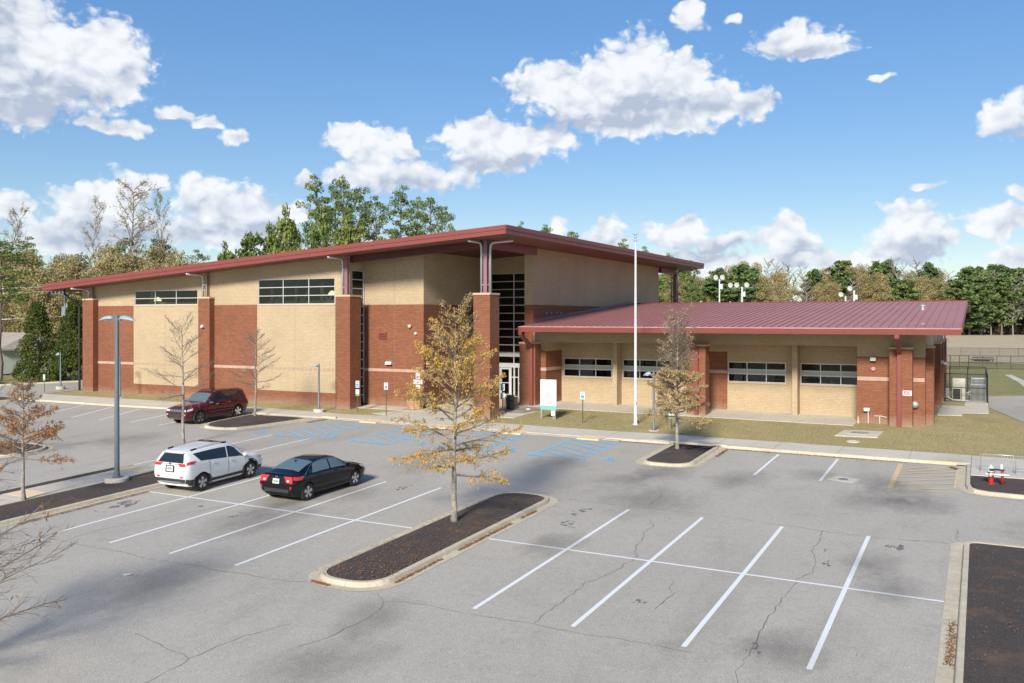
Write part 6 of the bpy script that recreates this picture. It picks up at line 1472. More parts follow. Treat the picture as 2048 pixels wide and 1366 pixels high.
# bicycle racks: three sections end to end
for s_i in range(3):
    x0 = -.05+s_i*1.32; y = 43.5; z = T(x0, y)+.135; L = 1.24
    t = thing('bicycle_rack', (x0, y, z), ['left', 'middle', 'right'][s_i]+' section of the grey upright-bar bicycle rack on the corner slab', 'bicycle rack', 'bicycle rack sections')
    m = MB(); m.tube([(x0, y, z), (x0, y, z+.72), (x0+L, y, z+.72), (x0+L, y, z)], .022, 8); m.build('frame', M_GALV, t, smooth=True)
    for k in range(1, 11): m = MB(); m.tube([(x0+L*k/11, y, z+.12), (x0+L*k/11, y, z+.69)], .013, 6); m.build('bar', M_GALV, t)
    for (dy, dz) in ((0, .12), (-.35, .02), (.0, .02)): m = MB(); m.tube([(x0, y+dy, z+dz), (x0+L, y+dy, z+dz)], .018, 6); m.build('rail', M_GALV, t)
    m = MB(); m.tube([(x0, y, z+.03), (x0, y-.4, z+.03)], .02, 6); m.tube([(x0+L, y, z+.03), (x0+L, y-.4, z+.03)], .02, 6); m.build('foot', M_GALV, t, kind='stuff')
# air conditioners
def acbox(x0, x1, y0, y1, z0, z1, mat, louv, t, nm='casing'):
    m = MB(); m.box(x0, x1, y0, y1, z0, z1); c = m.build(nm, mat, t, bevel=.02)
    return c
zf_ = T(-1, 74)
t = thing('heat_pump', (-1.5, 75.0, zf_), 'cream air conditioning unit with a dark fan grille and a taller box behind it', 'air conditioner')
acbox(-1.95, -1.35, 74.6, 75.0, zf_+.08, zf_+1.02, plain('cream_enamel', (.62, .60, .50), .5, var=.05), 0, t); acbox(-1.95, -1.08, 75.1, 75.5, zf_+.3, zf_+1.66, MATS['cream_enamel'], 0, t, 'upper_casing')
acbox(-1.32, -1.08, 74.6, 75.0, zf_+.08, zf_+1.02, MATS['cream_enamel'], 0, t, 'side_casing')
m = MB(); m.box(-1.90, -1.40, 74.585, 74.6, zf_+.14, zf_+.92); gr = m.build('fan_grille', M_BLACK, t)
for k in range(8):
    m = MB(); m.box(-1.90, -1.40, 74.575, 74.583, zf_+.18+k*.095, zf_+.195+k*.095); m.build('grille_bar', M_CLAD, gr)
m = MB(); m.box(-1.80, -1.5, 75.09, 75.1, zf_+1.46, zf_+1.48); m.build('label_plate', M_SIGNINK, t)
for (x0, y0, h_, lab) in ((-.74, 74.4, 1.28, 'grey louvred condenser unit nearest the dark fence corner'), (-.70, 76.6, 1.62, 'grey louvred condenser standing behind the nearer one')):
    t = thing('condenser', (x0+.45, y0+.45, zf_), lab, 'air conditioner', 'louvred condensers in the yard'); w_ = .98
    m = MB(); m.box(x0+.02, x0+w_-.02, y0+.02, y0+w_-.02, zf_+.06, zf_+h_-.06); m.build('core', M_BLACK, t)
    m = MB(); m.box(x0, x0+w_, y0, y0+w_, zf_+h_-.06, zf_+h_); m.build('top_plate', M_GALV, t, bevel=.02); m = MB(); m.box(x0, x0+w_, y0, y0+w_, zf_, zf_+.08); m.build('base_pan', M_GALV, t)
    for k in range(13):
        xx = x0+.01+k*(w_-.04)/12; m = MB(); m.box(xx, xx+.035, y0-.005, y0+.02, zf_+.08, zf_+h_-.06); m.build('louvre', M_SPANDREL, t)
        m = MB(); m.box(x0+w_-.02, x0+w_+.005, y0+.01+k*(w_-.04)/12, y0+.045+k*(w_-.04)/12, zf_+.08, zf_+h_-.06); m.build('louvre', M_SPANDREL, t)
t = thing('pipework', (-1.5, 73.9, zf_), 'low white and grey insulated pipes looping between the air conditioners', 'pipes')
m = MB(); m.tube([(-2.4, 73.9, zf_+.5), (-2.2, 73.9, zf_+.35), (-1.9, 74.0, zf_+.12), (-1.2, 74.0, zf_+.09), (-.8, 74.1, zf_+.12)], .05, 8); m.build('white_pipe', M_LAMPW, t, smooth=True)
m = MB(); m.tube([(-1.1, 74.9, zf_+.62), (-.7, 74.9, zf_+.6)], .07, 8); m.tube([(-2.4, 74.3, zf_+.2), (-1.6, 74.2, zf_+.06), (-.9, 74.3, zf_+.06)], .045, 8); m.build('grey_pipe', M_GALV, t, smooth=True, kind='stuff')
m = MB(); m.box(-2.42, -2.15, 74.6, 74.9, zf_, zf_+.95); m.build('control_cabinet', M_SPANDREL, t)
# chain link fences
def mesh_mat():
    m, nt, b = nodes_of('chain_link'); pos = nt.nodes.new('ShaderNodeNewGeometry').outputs['Position']
    s = nt.nodes.new('ShaderNodeSeparateXYZ'); nt.links.new(pos, s.inputs[0]); h = nmath(nt, 'ADD', s.outputs[0], s.outputs[1])
    def dia(a, b_):
        w = nmath(nt, 'ABSOLUTE', nmath(nt, 'SUBTRACT', nmath(nt, 'FRACT', nmath(nt, 'MULTIPLY', nmath(nt, 'ADD' if b_ else 'SUBTRACT', h, s.outputs[2]), 14)), .5))
        return nmath(nt, 'LESS_THAN', w, .07)
    k = nmath(nt, 'MAXIMUM', dia(0, 0), dia(0, 1)); tr = nt.nodes.new('ShaderNodeBsdfTransparent'); mx_ = nt.nodes.new('ShaderNodeMixShader')
    b.inputs['Base Color'].default_value = (.03, .03, .03, 1); nt.links.new(k, mx_.inputs[0]); nt.links.new(tr.outputs[0], mx_.inputs[1]); nt.links.new(b.outputs[0], mx_.inputs[2])
    nt.links.new(mx_.outputs[0], nt.nodes['Material Output'].inputs[0]); return m
M_MESH = mesh_mat()
def fence(label, pts, h, n, rails, mat=M_BLACK, r=.035, name='wire_fence', group=None):
    t = thing(name, (pts[0][0], pts[0][1], T(*pts[0])), label, 'fence', group)
    for (a, b), k in zip(zip(pts, pts[1:]), n):
        for i in range(k+1):
            x, y = a[0]+(b[0]-a[0])*i/k, a[1]+(b[1]-a[1])*i/k; m = MB(); m.tube([(x, y, T(x, y)-.1), (x, y, T(x, y)+h)], r, 6); m.build('post', mat, t)
        for rz_ in rails: m = MB(); m.tube([(a[0], a[1], T(*a)+rz_), (b[0], b[1], T(*b)+rz_)], r*.7, 6); m.build('rail', mat, t)
        m = MB(); m.quad((a[0], a[1], T(*a)+.03), (b[0], b[1], T(*b)+.03), (b[0], b[1], T(*b)+h-.03), (a[0], a[1], T(*a)+h-.03)); m.build('chain_mesh', M_MESH, t)
    return t
fence('black wire fence enclosing the air conditioner yard', [(-2.4, 73.55), (.36, 73.55), (.30, 84.6), (-2.4, 84.6)], 2.1, (1, 5, 2), (1.08, 2.08), r=.04)
fence('long rusty-brown pipe and wire fence across the far lawn', [(-14, 119), (-3.4, 121.2), (-1.4, 122.2), (4.6, 124.6)], 1.62, (6, 2, 4), (.08, .85, 1.6), plain('rusty_pipe', (.10, .065, .05), .8), .045)
g_ = thing('field_gate', (4.8, 125.0, T(4.8, 125)), 'braced pipe gate at the right end of the far fence', 'gate')
for (p, q) in (((4.9, 125, .1), (9.5, 126.8, .1)), ((4.9, 125, 1.55), (9.5, 126.8, 1.55)), ((4.9, 125, .1), (4.9, 125, 1.6)), ((9.5, 126.8, .1), (9.5, 126.8, 1.6)), ((4.9, 125, .1), (9.5, 126.8, 1.55)), ((4.9, 125, .8), (9.5, 126.8, .8))):
    m = MB(); m.tube([(p[0], p[1], p[2]+T(4, 125)), (q[0], q[1], q[2]+T(4, 125))], .045, 6); m.build('gate_bar', MATS['rusty_pipe'], g_)
fence('thin wire fence further out in the dry field', [(-14, 160), (30, 176)], 1.3, (16,), (1.25,), MATS['rusty_pipe'], .03)
drape('dirt_path', [(2.2, 112), (2.9, 112), (4.0, 99), (5.4, 93), (5.4, 91), (3.4, 92.4), (3.1, 100)], T, .01, M_WALK, kind='structure', label='pale path crossing the far lawn')
drape('dirt_strip', [(-1.2, 139), (2.6, 140), (2.6, 141.6), (-1.2, 140.6)], T, .05, plain('orange_dirt', (.42, .27, .15), .95, var=.2), kind='structure', label='strip of orange dirt in the far field')
t = thing('field_bench', (0, 143.5, T(0, 143)), 'low dark stack of benches lying in the far field', 'bench stack')
for k, (x0, x1, z0) in enumerate(((-1.5, 1.6, .25), (-1.2, 1.5, .5), (-1.0, 1.0, .1))):
    m = MB(); m.box(x0, x1, 143.4+.2*k, 143.8+.2*k, T(0, 143)+z0, T(0, 143)+z0+.12); m.build('plank', M_CLAD, t)
m = MB()
for x0 in (-1.3, 0, 1.3): m.box(x0, x0+.1, 143.4, 144.2, T(0, 143), T(0, 143)+.3)
m.build('legs', M_CLAD, t, kind='stuff')
# ball field floodlights
def flood(x, y, ztop, lamps, lab, r=.13, arm=1.5):
    z = T(x, y); t = thing('floodlight_pole', (x, y, z), lab, 'floodlight', 'ball field floodlights'); m = MB(); m.tube([(x, y, z-.2), (x, y, ztop)], [r*1.3, r], 8); m.build('pole', M_CAP if False else M_LAMPW, t)
    if len(lamps) > 1: m = MB(); m.tube([(x-arm-.3, y, ztop-.15), (x+arm+.1, y, ztop-.15)], .05, 6); m.build('crossarm', M_GALV, t)
    for dx in lamps:
        m = MB(); m.lathe((x+dx, y-.1, ztop+.28), [(.1, -.3), (.22, -.16), (.38, .1), (.38, .14), (.30, .10)], 14, (-.25 if dx < 1 else .6, -1, -.25)); m.build('lamp_bowl', M_LAMPW, t, smooth=True)
    m = MB(); m.box(x+.12, x+.5, y-.2, y+.1, ztop-1.4, ztop-.7); m.build('ballast_box', M_LAMPW, t)
flood(-33.59, 129.1, 5.6, (-.45, .5), 'slender floodlight pole with two small lamps above the roof ridge', .10, .4)
flood(-30.7, 130.6, 4.5, (-1.6, -.7, .75), 'floodlight pole with three round lamps on a crossarm')
flood(-18.26, 143.9, 3.3, (-.6,), 'short floodlight pole with one lamp, left of a taller one')
flood(-17.1, 144.4, 4.2, (-.55,), 'taller single floodlight pole just right of the short one')
t = thing('backstop_rail', (-34, 129, T(-34, 129)), 'white top rail of the ball field backstop above the ridge', 'fence')
m = MB(); m.tube([(-36.0, 127.9, 2.2), (-32.2, 129.8, 2.2)], .07, 6); m.build('top_rail', M_LAMPW, t)
for (x, y) in ((-36.0, 127.9), (-32.2, 129.8)): m = MB(); m.tube([(x, y, T(x, y)), (x, y, 2.4)], .1, 6); m.build('post', M_LAMPW, t)
# utility pole, transformer and wires at the left
x, y = -80.6, 58.6; z = T(x, y); t = thing('utility_pole', (x, y, z), 'wooden utility pole with a pale transformer can, rising behind the cedars', 'utility pole')
m = MB(); m.tube([(x, y, z-.3), (x, y, 3.3)], [.17, .12], 10); m.build('pole', plain('weathered_pole', (.24, .26, .22), .9), t)
m = MB(); m.lathe((x+.55, y-.3, .15), [(.36, 0), (.40, .05), (.40, .85), (.42, .87), (.42, .95), (.2, 1.0)], 16); m.build('transformer', plain('pale_transformer', (.52, .60, .66), .4), t, smooth='auto'); t.children[-1].data.set_sharp_from_angle(angle=R(40))
m = MB(); m.beam((x-1.3, y-.6, 2.35), (x+.3, y+.2, 2.45), .1, .1); m.build('crossarm', MATS['weathered_pole'], t)
for k in range(4): m = MB(); m.lathe((x-1.2+k*.35, y-.58+k*.17, 2.4), [(.05, 0), (.08, .1), (.05, .16), (.09, .28), (.03, .36)], 8); m.build('insulator', M_LAMPW, t)
for k in range(2): m = MB(); m.lathe((x+.42+k*.28, y-.3, 1.1), [(.04, 0), (.06, .12), (.03, .35)], 8); m.build('bushing', M_LAMPW, t)
for (z0, z1, lab) in ((3.2, 3.4, 'uppermost overhead wire leading left from the utility pole'), (2.75, 2.75, 'second overhead wire leading left from the utility pole'), (.2, .1, 'lowest overhead wire leading left from the utility pole')):
    n = 14; A, B = Vector((x, y, z0)), Vector((-118, 32, z1+.3)); m = MB(); m.tube([tuple(A.lerp(B, i/n)-Vector((0, 0, .9*math.sin(math.pi*i/n)))) for i in range(n+1)], .022, 4); m.build('overhead_wire', M_GALV, org=(x, y, z0), label=lab, cat='wire', group='overhead wires')
# small house at the far left
hx, hy = -92.0, 60.5; z = T(hx, hy); t = thing('cottage', (hx, hy, z), 'small pale green and white cottage half hidden at the left edge', 'house')
ang = math.atan2(.88, .46)
def HB(m, x0, x1, y0, y1, z0, z1):              # cottage axes: long side turned to face the car park
    ca, sa = math.cos(-.15), math.sin(-.15); q = MB(); q.box(x0, x1, y0, y1, z0, z1); m.add([(hx+a*ca-b*sa, hy+a*sa+b*ca, z+c) for a, b, c in q.v], q.f); return m
m = MB(); HB(m, -5, 5.2, -3.2, 3.2, 0, 2.5); m.build('wall', plain('pale_green_siding', (.46, .52, .46), .8, var=.08), t)
m = MB(); ca, sa = math.cos(-.15), math.sin(-.15)
rv = [(-5.5, -3.8, 2.35), (5.7, -3.8, 2.35), (5.7, 3.8, 2.35), (-5.5, 3.8, 2.35), (-4.2, 0, 4.1), (4.4, 0, 4.1), (-5.5, -3.8, 2.5), (5.7, -3.8, 2.5), (5.7, 3.8, 2.5), (-5.5, 3.8, 2.5)]
m.add([(hx+a*ca-b*sa, hy+a*sa+b*ca, z+c) for a, b, c in rv], [(3, 2, 1, 0), (6, 7, 5, 4), (8, 9, 4, 5), (7, 8, 5), (9, 6, 4), (0, 1, 7, 6), (1, 2, 8, 7), (2, 3, 9, 8), (3, 0, 6, 9)]); m.build('roof', plain('worn_shingle_roof', (.34, .30, .26), .9, var=.25), t)
for (a, b) in ((-3.6, -2.6), (-1.0, .1), (3.2, 4.2)):
    m = MB(); HB(m, a, b, -3.26, -3.2, .9, 2.0); w = m.build('window', M_WHITE, t); m = MB(); HB(m, a+.1, b-.1, -3.28, -3.261, 1.0, 1.9); m.build('pane', M_CGLASS, w)
m = MB(); HB(m, 1.2, 2.2, -3.27, -3.2, .1, 2.1); m.build('door', M_CLAD, t); m = MB(); HB(m, 2.3, 5.1, -3.25, -3.21, .1, 2.2); m.build('white_panel', plain('white_blue_siding', (.60, .68, .72), .7, var=.1), t)
# kerb and verge along the drive at the far left
fk2 = sroot('drive_kerb', (-75, 50, T(-75, 50)), 'worn kerb along the far side of the left drive')
kerb_line(fk2, [(-70.5, 90), (-71.6, 58), (-72.2, 54), (-75.8, 48.9), (-82, 44), (-110, 34)], False, pan=.05, into=-1, step=4)

# ================================================================ vegetation
def rv(rn, s=1): return Vector((rn.gauss(0, s), rn.gauss(0, s), rn.gauss(0, s)))
def shade_tree(name, loc, label, group, H, tr, clear, prof, nb, leaf, nleaf, seed, bare=.0, leafl=.11, droop=.0, mats=(M_BARK, M_TWIG), lean=0, lowleaf=None, twl=1.0, spread=1, flat=1.0, lw=.17):
    rn = random.Random(seed); x, y, z = loc; t = thing(name, loc, label, 'tree', group)
    n = 14; tp = []; px_, py_ = 0, 0
    for i in range(n+1):
        f = i/n; px_ += rn.gauss(0, .018)*H/7; py_ += rn.gauss(0, .018)*H/7; tp.append(Vector((x+px_+lean*f*f, y+py_, z-.1+f*(H+.1))))
    tr_r = [tr*(1.35 if i == 0 else 1)*(1-.93*(i/n)**.9) for i in range(n+1)]
    m = MB(); m.tube(tp, tr_r, 10); m.build('trunk', mats[0], t, smooth=True)
    def trunk_at(f):
        i = min(n-1, int(f*n)); return tp[i].lerp(tp[i+1], f*n-i), tr_r[i]
    def R_at(f): return lerp(f, [p[0] for p in prof], [p[1] for p in prof])
    bm_ = MB(); lm = MB(); tips = []
    for b in range(nb):
        f = clear+(.97-clear)*((b+.5)/nb)**.95; az = b*2.39996+rn.uniform(-.35, .35); Rr = R_at(f)*rn.uniform(.72, 1.12)
        el = R(lerp(f, (clear, .45, .75, 1), (-4, 16*flat, 38*flat, 62*flat**.5))+rn.uniform(-8, 10)); p, r0 = trunk_at(f)
        L = Rr/max(.45, math.cos(el)); d = Vector((math.cos(az)*math.cos(el), math.sin(az)*math.cos(el), math.sin(el)))
        pts = [p]; k = 7
        for i in range(k): d = (d+rv(rn, .10)+Vector((0, 0, .05-droop*(i/k)))).normalized(); pts.append(pts[-1]+d*L/k)
        br = max(.010, min(r0*.5, .045*H/7)); bm_.tube(pts, [br*(1-.86*i/k)+.003 for i in range(k+1)], 5, cap=False)
        ns = int((9+rn.randint(0, 4))*twl)
        for s_ in range(ns):
            g = .22+.76*(s_+rn.random())/ns; i = min(k-1, int(g*k)); q = pts[i].lerp(pts[i+1], g*k-i); dd = (pts[i+1]-pts[i]).normalized()
            side = dd.cross(Vector((0, 0, 1))).normalized()*(1 if s_ % 2 else -1); d2 = (dd*.75+side*rn.uniform(.5, 1.0)*spread+Vector((0, 0, rn.uniform(-.25, .4)-droop))).normalized()
            l2 = L*(1.05-g)*rn.uniform(.30, .55)+.14; sp = [q]; kk = 4
            for j in range(kk): d2 = (d2+rv(rn, .13)).normalized(); sp.append(sp[-1]+d2*l2/kk)
            bm_.tube(sp, [.0075*(1-.7*j/kk)*H/7+.0022 for j in range(kk+1)], 3, cap=False); tips.append((f, sp))
            for w_ in range(3):
                a = rn.randint(1, kk-1); d3 = (d2+rv(rn, .55)).normalized(); l3 = l2*rn.uniform(.3, .55); e_ = sp[a]+d3*l3
                bm_.tube([sp[a], sp[a]+d3*l3*.5+rv(rn, .012), e_], [.0048, .0038, .002], 3, cap=False); tips.append((f, [sp[a], e_]))
    bm_.build('branches', mats[1], t, smooth=False, kind='stuff')
    if nleaf:
        cnt = 0
        while cnt < nleaf:
            f, sp = rn.choice(tips)
            if lowleaf and rn.random() > lowleaf(f): cnt += .1; continue
            j = rn.randint(0, len(sp)-2); c = sp[j].lerp(sp[j+1], rn.random())+rv(rn, .025)
            for q in range(rn.randint(2, 4)):
                ll = leafl*rn.uniform(.6, 1.25); d = (Vector((0, 0, -1))*rn.uniform(.2, 1)+rv(rn, .5)).normalized(); s_ = d.orthogonal().normalized(); s_.rotate(Matrix.Rotation(rn.uniform(0, 6.28), 3, d)); w_ = s_*ll*lw; c2 = c+rv(rn, .02)
                lm.quad(c2, c2+d*ll*.45+w_, c2+d*ll, c2+d*ll*.45-w_); cnt += 1
        lm.build('foliage', leaf, t, kind='stuff')
    return t
shade_tree('willow_oak', (-16.0, 26.4, T(-16, 26.4)+.16), 'young tree with yellow autumn leaves on the long mid-lot island', None, 7.0, .115, .235,
           [(.2, 1.5), (.28, 2.35), (.4, 2.2), (.55, 1.9), (.72, 1.65), (.88, .8), (1, .25)], 46, M_YLEAF, 21000, 11, leafl=.078, twl=1.3, droop=.10, lowleaf=lambda f: .95 if f < .8 else .22)
shade_tree('willow_oak', (-32.85, 22.15, T(-32.8, 22.1)+.13), 'small tree with sparse rusty leaves on the median, left of the tall lamp', None, 4.5, .085, .36,
           [(.3, 1.5), (.42, 2.3), (.55, 1.7), (.75, .9), (1, .2)], 34, M_OLEAF, 5200, 5, leafl=.085, twl=1.4, flat=.5, lw=.22, lowleaf=lambda f: .9 if f < .68 else .15)
shade_tree('bare_tree', (-37.4, 34.1, T(-37.4, 34.1)), 'leafless slender tree standing behind the white SUV', None, 6.4, .095, .34, [(.25, 2.0), (.38, 2.6), (.55, 2.0), (.75, 1.6), (.9, 1.0), (1, .5)], 22, None, 0, 23, spread=.9, twl=1.1, flat=.6)
shade_tree('bare_tree', (-41.0, 43.2, T(-41, 43.2)+.1), 'small leafless tree on the island beside the dark red SUV', None, 5.3, .085, .33, [(.25, 1.5), (.4, 1.9), (.6, 1.6), (.8, 1.1), (1, .3)], 28, None, 0, 31, spread=.9, twl=1.2, flat=.55)
shade_tree('thin_tree', (-13.25, 42.9, T(-13.2, 42.9)+.15), 'finely twigged tan tree on the island in front of the low wing', None, 6.0, .10, .26, [(.2, 1.3), (.3, 1.75), (.45, 1.55), (.62, 1.2), (.88, .95), (1, .6)], 52, M_TLEAF, 22000, 42, leafl=.075, twl=1.6, lw=.27, lowleaf=lambda f: .95 if f < .62 else .06)
shade_tree('bare_tree', (-19.75, 11.1, T(-19.7, 11.1)+.1), 'bare tree reaching in from beyond the left edge, low twigs with few brown leaves', None, 4.9, .10, .10, [(.1, 2.3), (.22, 3.1), (.4, 2.9), (.6, 2.2), (.8, 1.8), (1, .4)], 44, M_OLEAF, 420, 53, leafl=.11, droop=.05, twl=1.25)
# ---- prototypes for the woods
def tri_clump(m, rn, c, rx, rz, n, size, flat=.5):
    for _ in range(n):
        while True:
            p = Vector((rn.uniform(-1, 1), rn.uniform(-1, 1), rn.uniform(-1, 1)))
            if .25 < p.length < 1: break
        q = c+Vector((p.x*rx, p.y*rx, p.z*rz)); a = rv(rn).normalized(); b = a.orthogonal().normalized(); b.rotate(Matrix.Rotation(rn.uniform(0, 6.28), 3, a)); s = size*rn.uniform(.6, 1.3)
        m.v += [tuple(q-b*s*.5), tuple(q+b*s*.5), tuple(q+a*s)]; k = len(m.v); m.f.append((k-3, k-2, k-1)); m.m.append(0)
def pine_meshes(seed, H=24, cw=7.5, c0=.5, nb=30, n=42, size=.5, dense=1.0):
    rn = random.Random(seed); T_ = MB(); F = MB(); tp = [Vector((0, 0, -.3))]; dx, dy = rn.uniform(-.03, .03), rn.uniform(-.03, .03)
    for i in range(1, 9): tp.append(Vector((dx*H*i/8+rn.gauss(0, .08), dy*H*i/8+rn.gauss(0, .08), H*.97*i/8)))
    T_.tube(tp, [.28*(1-.8*i/8) for i in range(9)], 7)
    for b in range(nb):
        f = c0+(1-c0)*(b+.5)/nb; az = b*2.4+rn.uniform(-.5, .5); g = (f-c0)/(1-c0); Rr = cw/2*math.sin(math.pi*min(.97, max(.16, .22+.74*g)))**.8*rn.uniform(.5, 1.15)
        i = min(7, int(f*8)); p = tp[i].lerp(tp[i+1], f*8-i); e = p+Vector((math.cos(az)*Rr, math.sin(az)*Rr, rn.uniform(-.2, .9)+g*.6))
        T_.tube([p, p.lerp(e, .5)+Vector((0, 0, .15)), e], [.09, .06, .02], 4, cap=False)
        tri_clump(F, rn, e, rn.uniform(.75, 1.25)*dense, rn.uniform(.45, .75)*dense, n, size)
        if Rr > 1.5: tri_clump(F, rn, p.lerp(e, .55)+Vector((0, 0, .3)), .9*dense, .5*dense, int(n*.6), size)
    tri_clump(F, rn, tp[-1], 1.2, .9, n, size)
    return T_, F
def broad_meshes(seed, H=16, cw=9, c0=.12, n=12500, size=.235):
    rn = random.Random(seed); T_ = MB(); F = MB(); T_.tube([(0, 0, -.3), (rn.gauss(0, .2), rn.gauss(0, .2), H*.5), (rn.gauss(0, .4), rn.gauss(0, .4), H*.9)], [.26, .17, .05], 7)
    lobes = []
    for i in range(26):
        f = c0+(1-c0)*((i+.5)/26); az = i*2.4; g = (f-c0)/(1-c0); r = cw/2*(math.sin(math.pi*min(.95, .25+.68*g)))*rn.uniform(.35, .8); c = Vector((math.cos(az)*r, math.sin(az)*r, H*(f*.93)))
        lobes.append((c, rn.uniform(1.2, 2.1), rn.uniform(1.0, 1.8))); T_.tube([(0, 0, c.z*.72), tuple(c*.6+Vector((0, 0, c.z*.38))), tuple(c)], [.08, .05, .015], 4, cap=False)
    for c, rx, rz in lobes: tri_clump(F, rn, c, rx, rz, n//26, size)
    return T_, F
def bare_meshes(seed, H=18, cw=6, leaf=True, fine=1.0):
    rn = random.Random(seed); T_ = MB(); F = MB(); tp = [Vector((0, 0, -.3))]
    for i in range(1, 9): tp.append(Vector((rn.gauss(0, .12)*i/3, rn.gauss(0, .12)*i/3, H*.95*i/8)))
    T_.tube(tp, [.20*(1-.85*i/8)+.01 for i in range(9)], 6)
    for b in range(34):
        f = .30+.66*(b+.5)/26; az = b*2.4+rn.uniform(-.4, .4); i = min(7, int(f*8)); p = tp[i].lerp(tp[i+1], f*8-i); L = cw/2*rn.uniform(.7, 1.25)*(1.25-f*.6); d = Vector((math.cos(az), math.sin(az), rn.uniform(.7, 1.5))).normalized(); pts = [p]
        for j in range(5): d = (d+rv(rn, .12)).normalized(); pts.append(pts[-1]+d*L/5)
        T_.tube(pts, [.06*(1-.75*j/5)*fine+.012 for j in range(6)], 4, cap=False)
        for s_ in range(10):
            j = rn.randint(1, 4); q = pts[j].lerp(pts[j+1], rn.random()); d2 = (d+rv(rn, .45)).normalized(); l2 = L*rn.uniform(.2, .5); e = q+d2*l2; T_.tube([q, q.lerp(e, .5)+rv(rn, .05), e], [.022*fine, .016*fine, .008], 3, cap=False)
            for w_ in range(3):
                d3 = (d2+rv(rn, .5)).normalized(); q2 = q.lerp(e, rn.uniform(.3, .9)); T_.tube([q2, q2+d3*l2*.5], [.012, .006], 3, cap=False)
                if leaf: tri_clump(F, rn, q2+d3*l2*.4, .25, .25, 3, .13)
    return T_, F
def proto(kind, mbs, tmat, fmat, H, cw, name):
    tm = mbs[0]; fm = mbs[1]; out = []
    for mb, nm, mat in ((tm, 'trunk', tmat), (fm, 'crown', fmat)):
        if not mb.f: out.append(None); continue
        me = bpy.data.meshes.new(nm); me.from_pydata(mb.v, [], mb.f); me.materials.append(mat); me.update(); out.append(me)
    return (out, H, cw, name)
PP = [proto('p', pine_meshes(100+i, 24, 7.5, (.50, .56, .46, .54)[i], 34, 80, .26, .85), M_PINEBARK, M_PINE, 24, 7.5, 'pine_tree') for i in range(4)]
PL = [proto('p', pine_meshes(140+i, 14, 7.0, (.18, .25, .15)[i], 40, 50, .46), M_PINEBARK, M_PINE, 14, 7.0, 'pine_tree') for i in range(3)]
PF = [proto('p', pine_meshes(120+i, 25, 9.5, (.30, .14, .22, .42, .10)[i], 48, 64, .78, 1.35), M_PINEBARK, M_PINE2, 25, 9.5, 'pine_tree') for i in range(5)]
PO = [proto('o', broad_meshes(160+i), M_TWIG, M_OLIVE, 16, 9, 'broadleaf_tree') for i in range(4)]
PB = [proto('b', bare_meshes(180+i, 18, 6.5, True, .6), M_TWIG, M_OLIVE, 18, 6.5, 'tall_bare_tree') for i in range(3)]
PG = [proto('g', bare_meshes(190+i, 22, 8, False, 2.4), M_PALEBARK, M_GREYTW, 22, 8, 'bare_grey_tree') for i in range(3)]
def plant(pr, x, y, H, w, label, group, rn, cat_='tree', zf=T):
    (tm, fm), H0, w0, nm = pr; z = zf(x, y); t = thing(nm, (x, y, z), label, cat_, group); sx = w/w0; sz = H/H0; rz = rn.uniform(0, 6.28)
    for me, n_ in ((tm, 'trunk'), (fm, 'crown')):
        if me is None: continue
        o = bpy.data.objects.new(n_, me); C.objects.link(o); o.parent = t; o.scale = (sx, sx, sz); o.rotation_euler = (0, 0, rz)
        if n_ == 'crown': o['kind'] = 'stuff'
    return t
GROVE = [ (-77.5, 92.7, 23.6, 4.9), (-80.4, 100.2, 24.1, 4.2), (-75.2, 96.1, 24.2, 4.1), (-78.3, 103.5, 24.0, 5.0), (-73.7, 101.4, 21.6, 5.0), (-67.6, 97.8, 22.2, 4.6), (-72.5, 108.8, 22.8, 4.0), (-65.8, 103.3, 21.8, 5.1), (-68.5, 110.9, 21.0, 3.6) ]
GROVE2 = [ (-68.5, 77.0, 16.5, 3.8), (-75.1, 78.1, 14.7, 4.6), (-78.5, 85.4, 15.9, 3.7), (-81.7, 81.4, 13.6, 3.1), (-70.4, 85.1, 17.4, 3.6), (-65.7, 85.3, 16.5, 4.1), (-73.1, 83.7, 15.7, 3.0) ]
GROVE3 = [ (-68.2, 133.6, 21.0, 2.2), (-62.8, 131.9, 20.6, 3.6), (-60.8, 137.4, 20.1, 3.3), (-53.1, 141.5, 18.3, 3.3), (-51.3, 148.1, 17.5, 2.9), (-48.0, 149.8, 16.8, 2.9), (-42.7, 146.9, 15.4, 3.0) ]
LEFTWOOD = [ (-104.6, 63.8, 13.6, 8.2), (-107.8, 70.1, 14.6, 6.8), (-101.3, 69.0, 13.9, 6.6), (-106.8, 77.3, 14.4, 6.2), (-92.9, 68.8, 13.2, 6.4), (-96.5, 76.0, 14.9, 6.8), (-87.3, 71.8, 13.5, 5.8), (-89.6, 77.3, 14.8, 6.1), (-82.6, 74.2, 13.5, 5.2), (-83.4, 78.3, 12.6, 4.8), (-80.3, 68.6, 11.9, 6.0), (-90.4, 63.3, 11.4, 6.0), (-83.9, 64.5, 11.0, 5.9), (-95.2, 63.1, 9.8, 6.1) ]
LEFTPINES = [ (-111.2, 75.1, 15.7, 3.9), (-103.3, 83.7, 16.3, 4.7), (-93.6, 82.0, 15.7, 3.9), (-86.2, 81.3, 13.6, 3.1), (-82.3, 63.1, 9.6, 4.2) ]
TALLBARE = [ (-93.7, 77.4, 19.8, 8.1), (-99.6, 76.6, 18.0, 3.8), (-112.7, 74.3, 17.5, 4.9), (-92.0, 80.6, 18.5, 3.8) ]
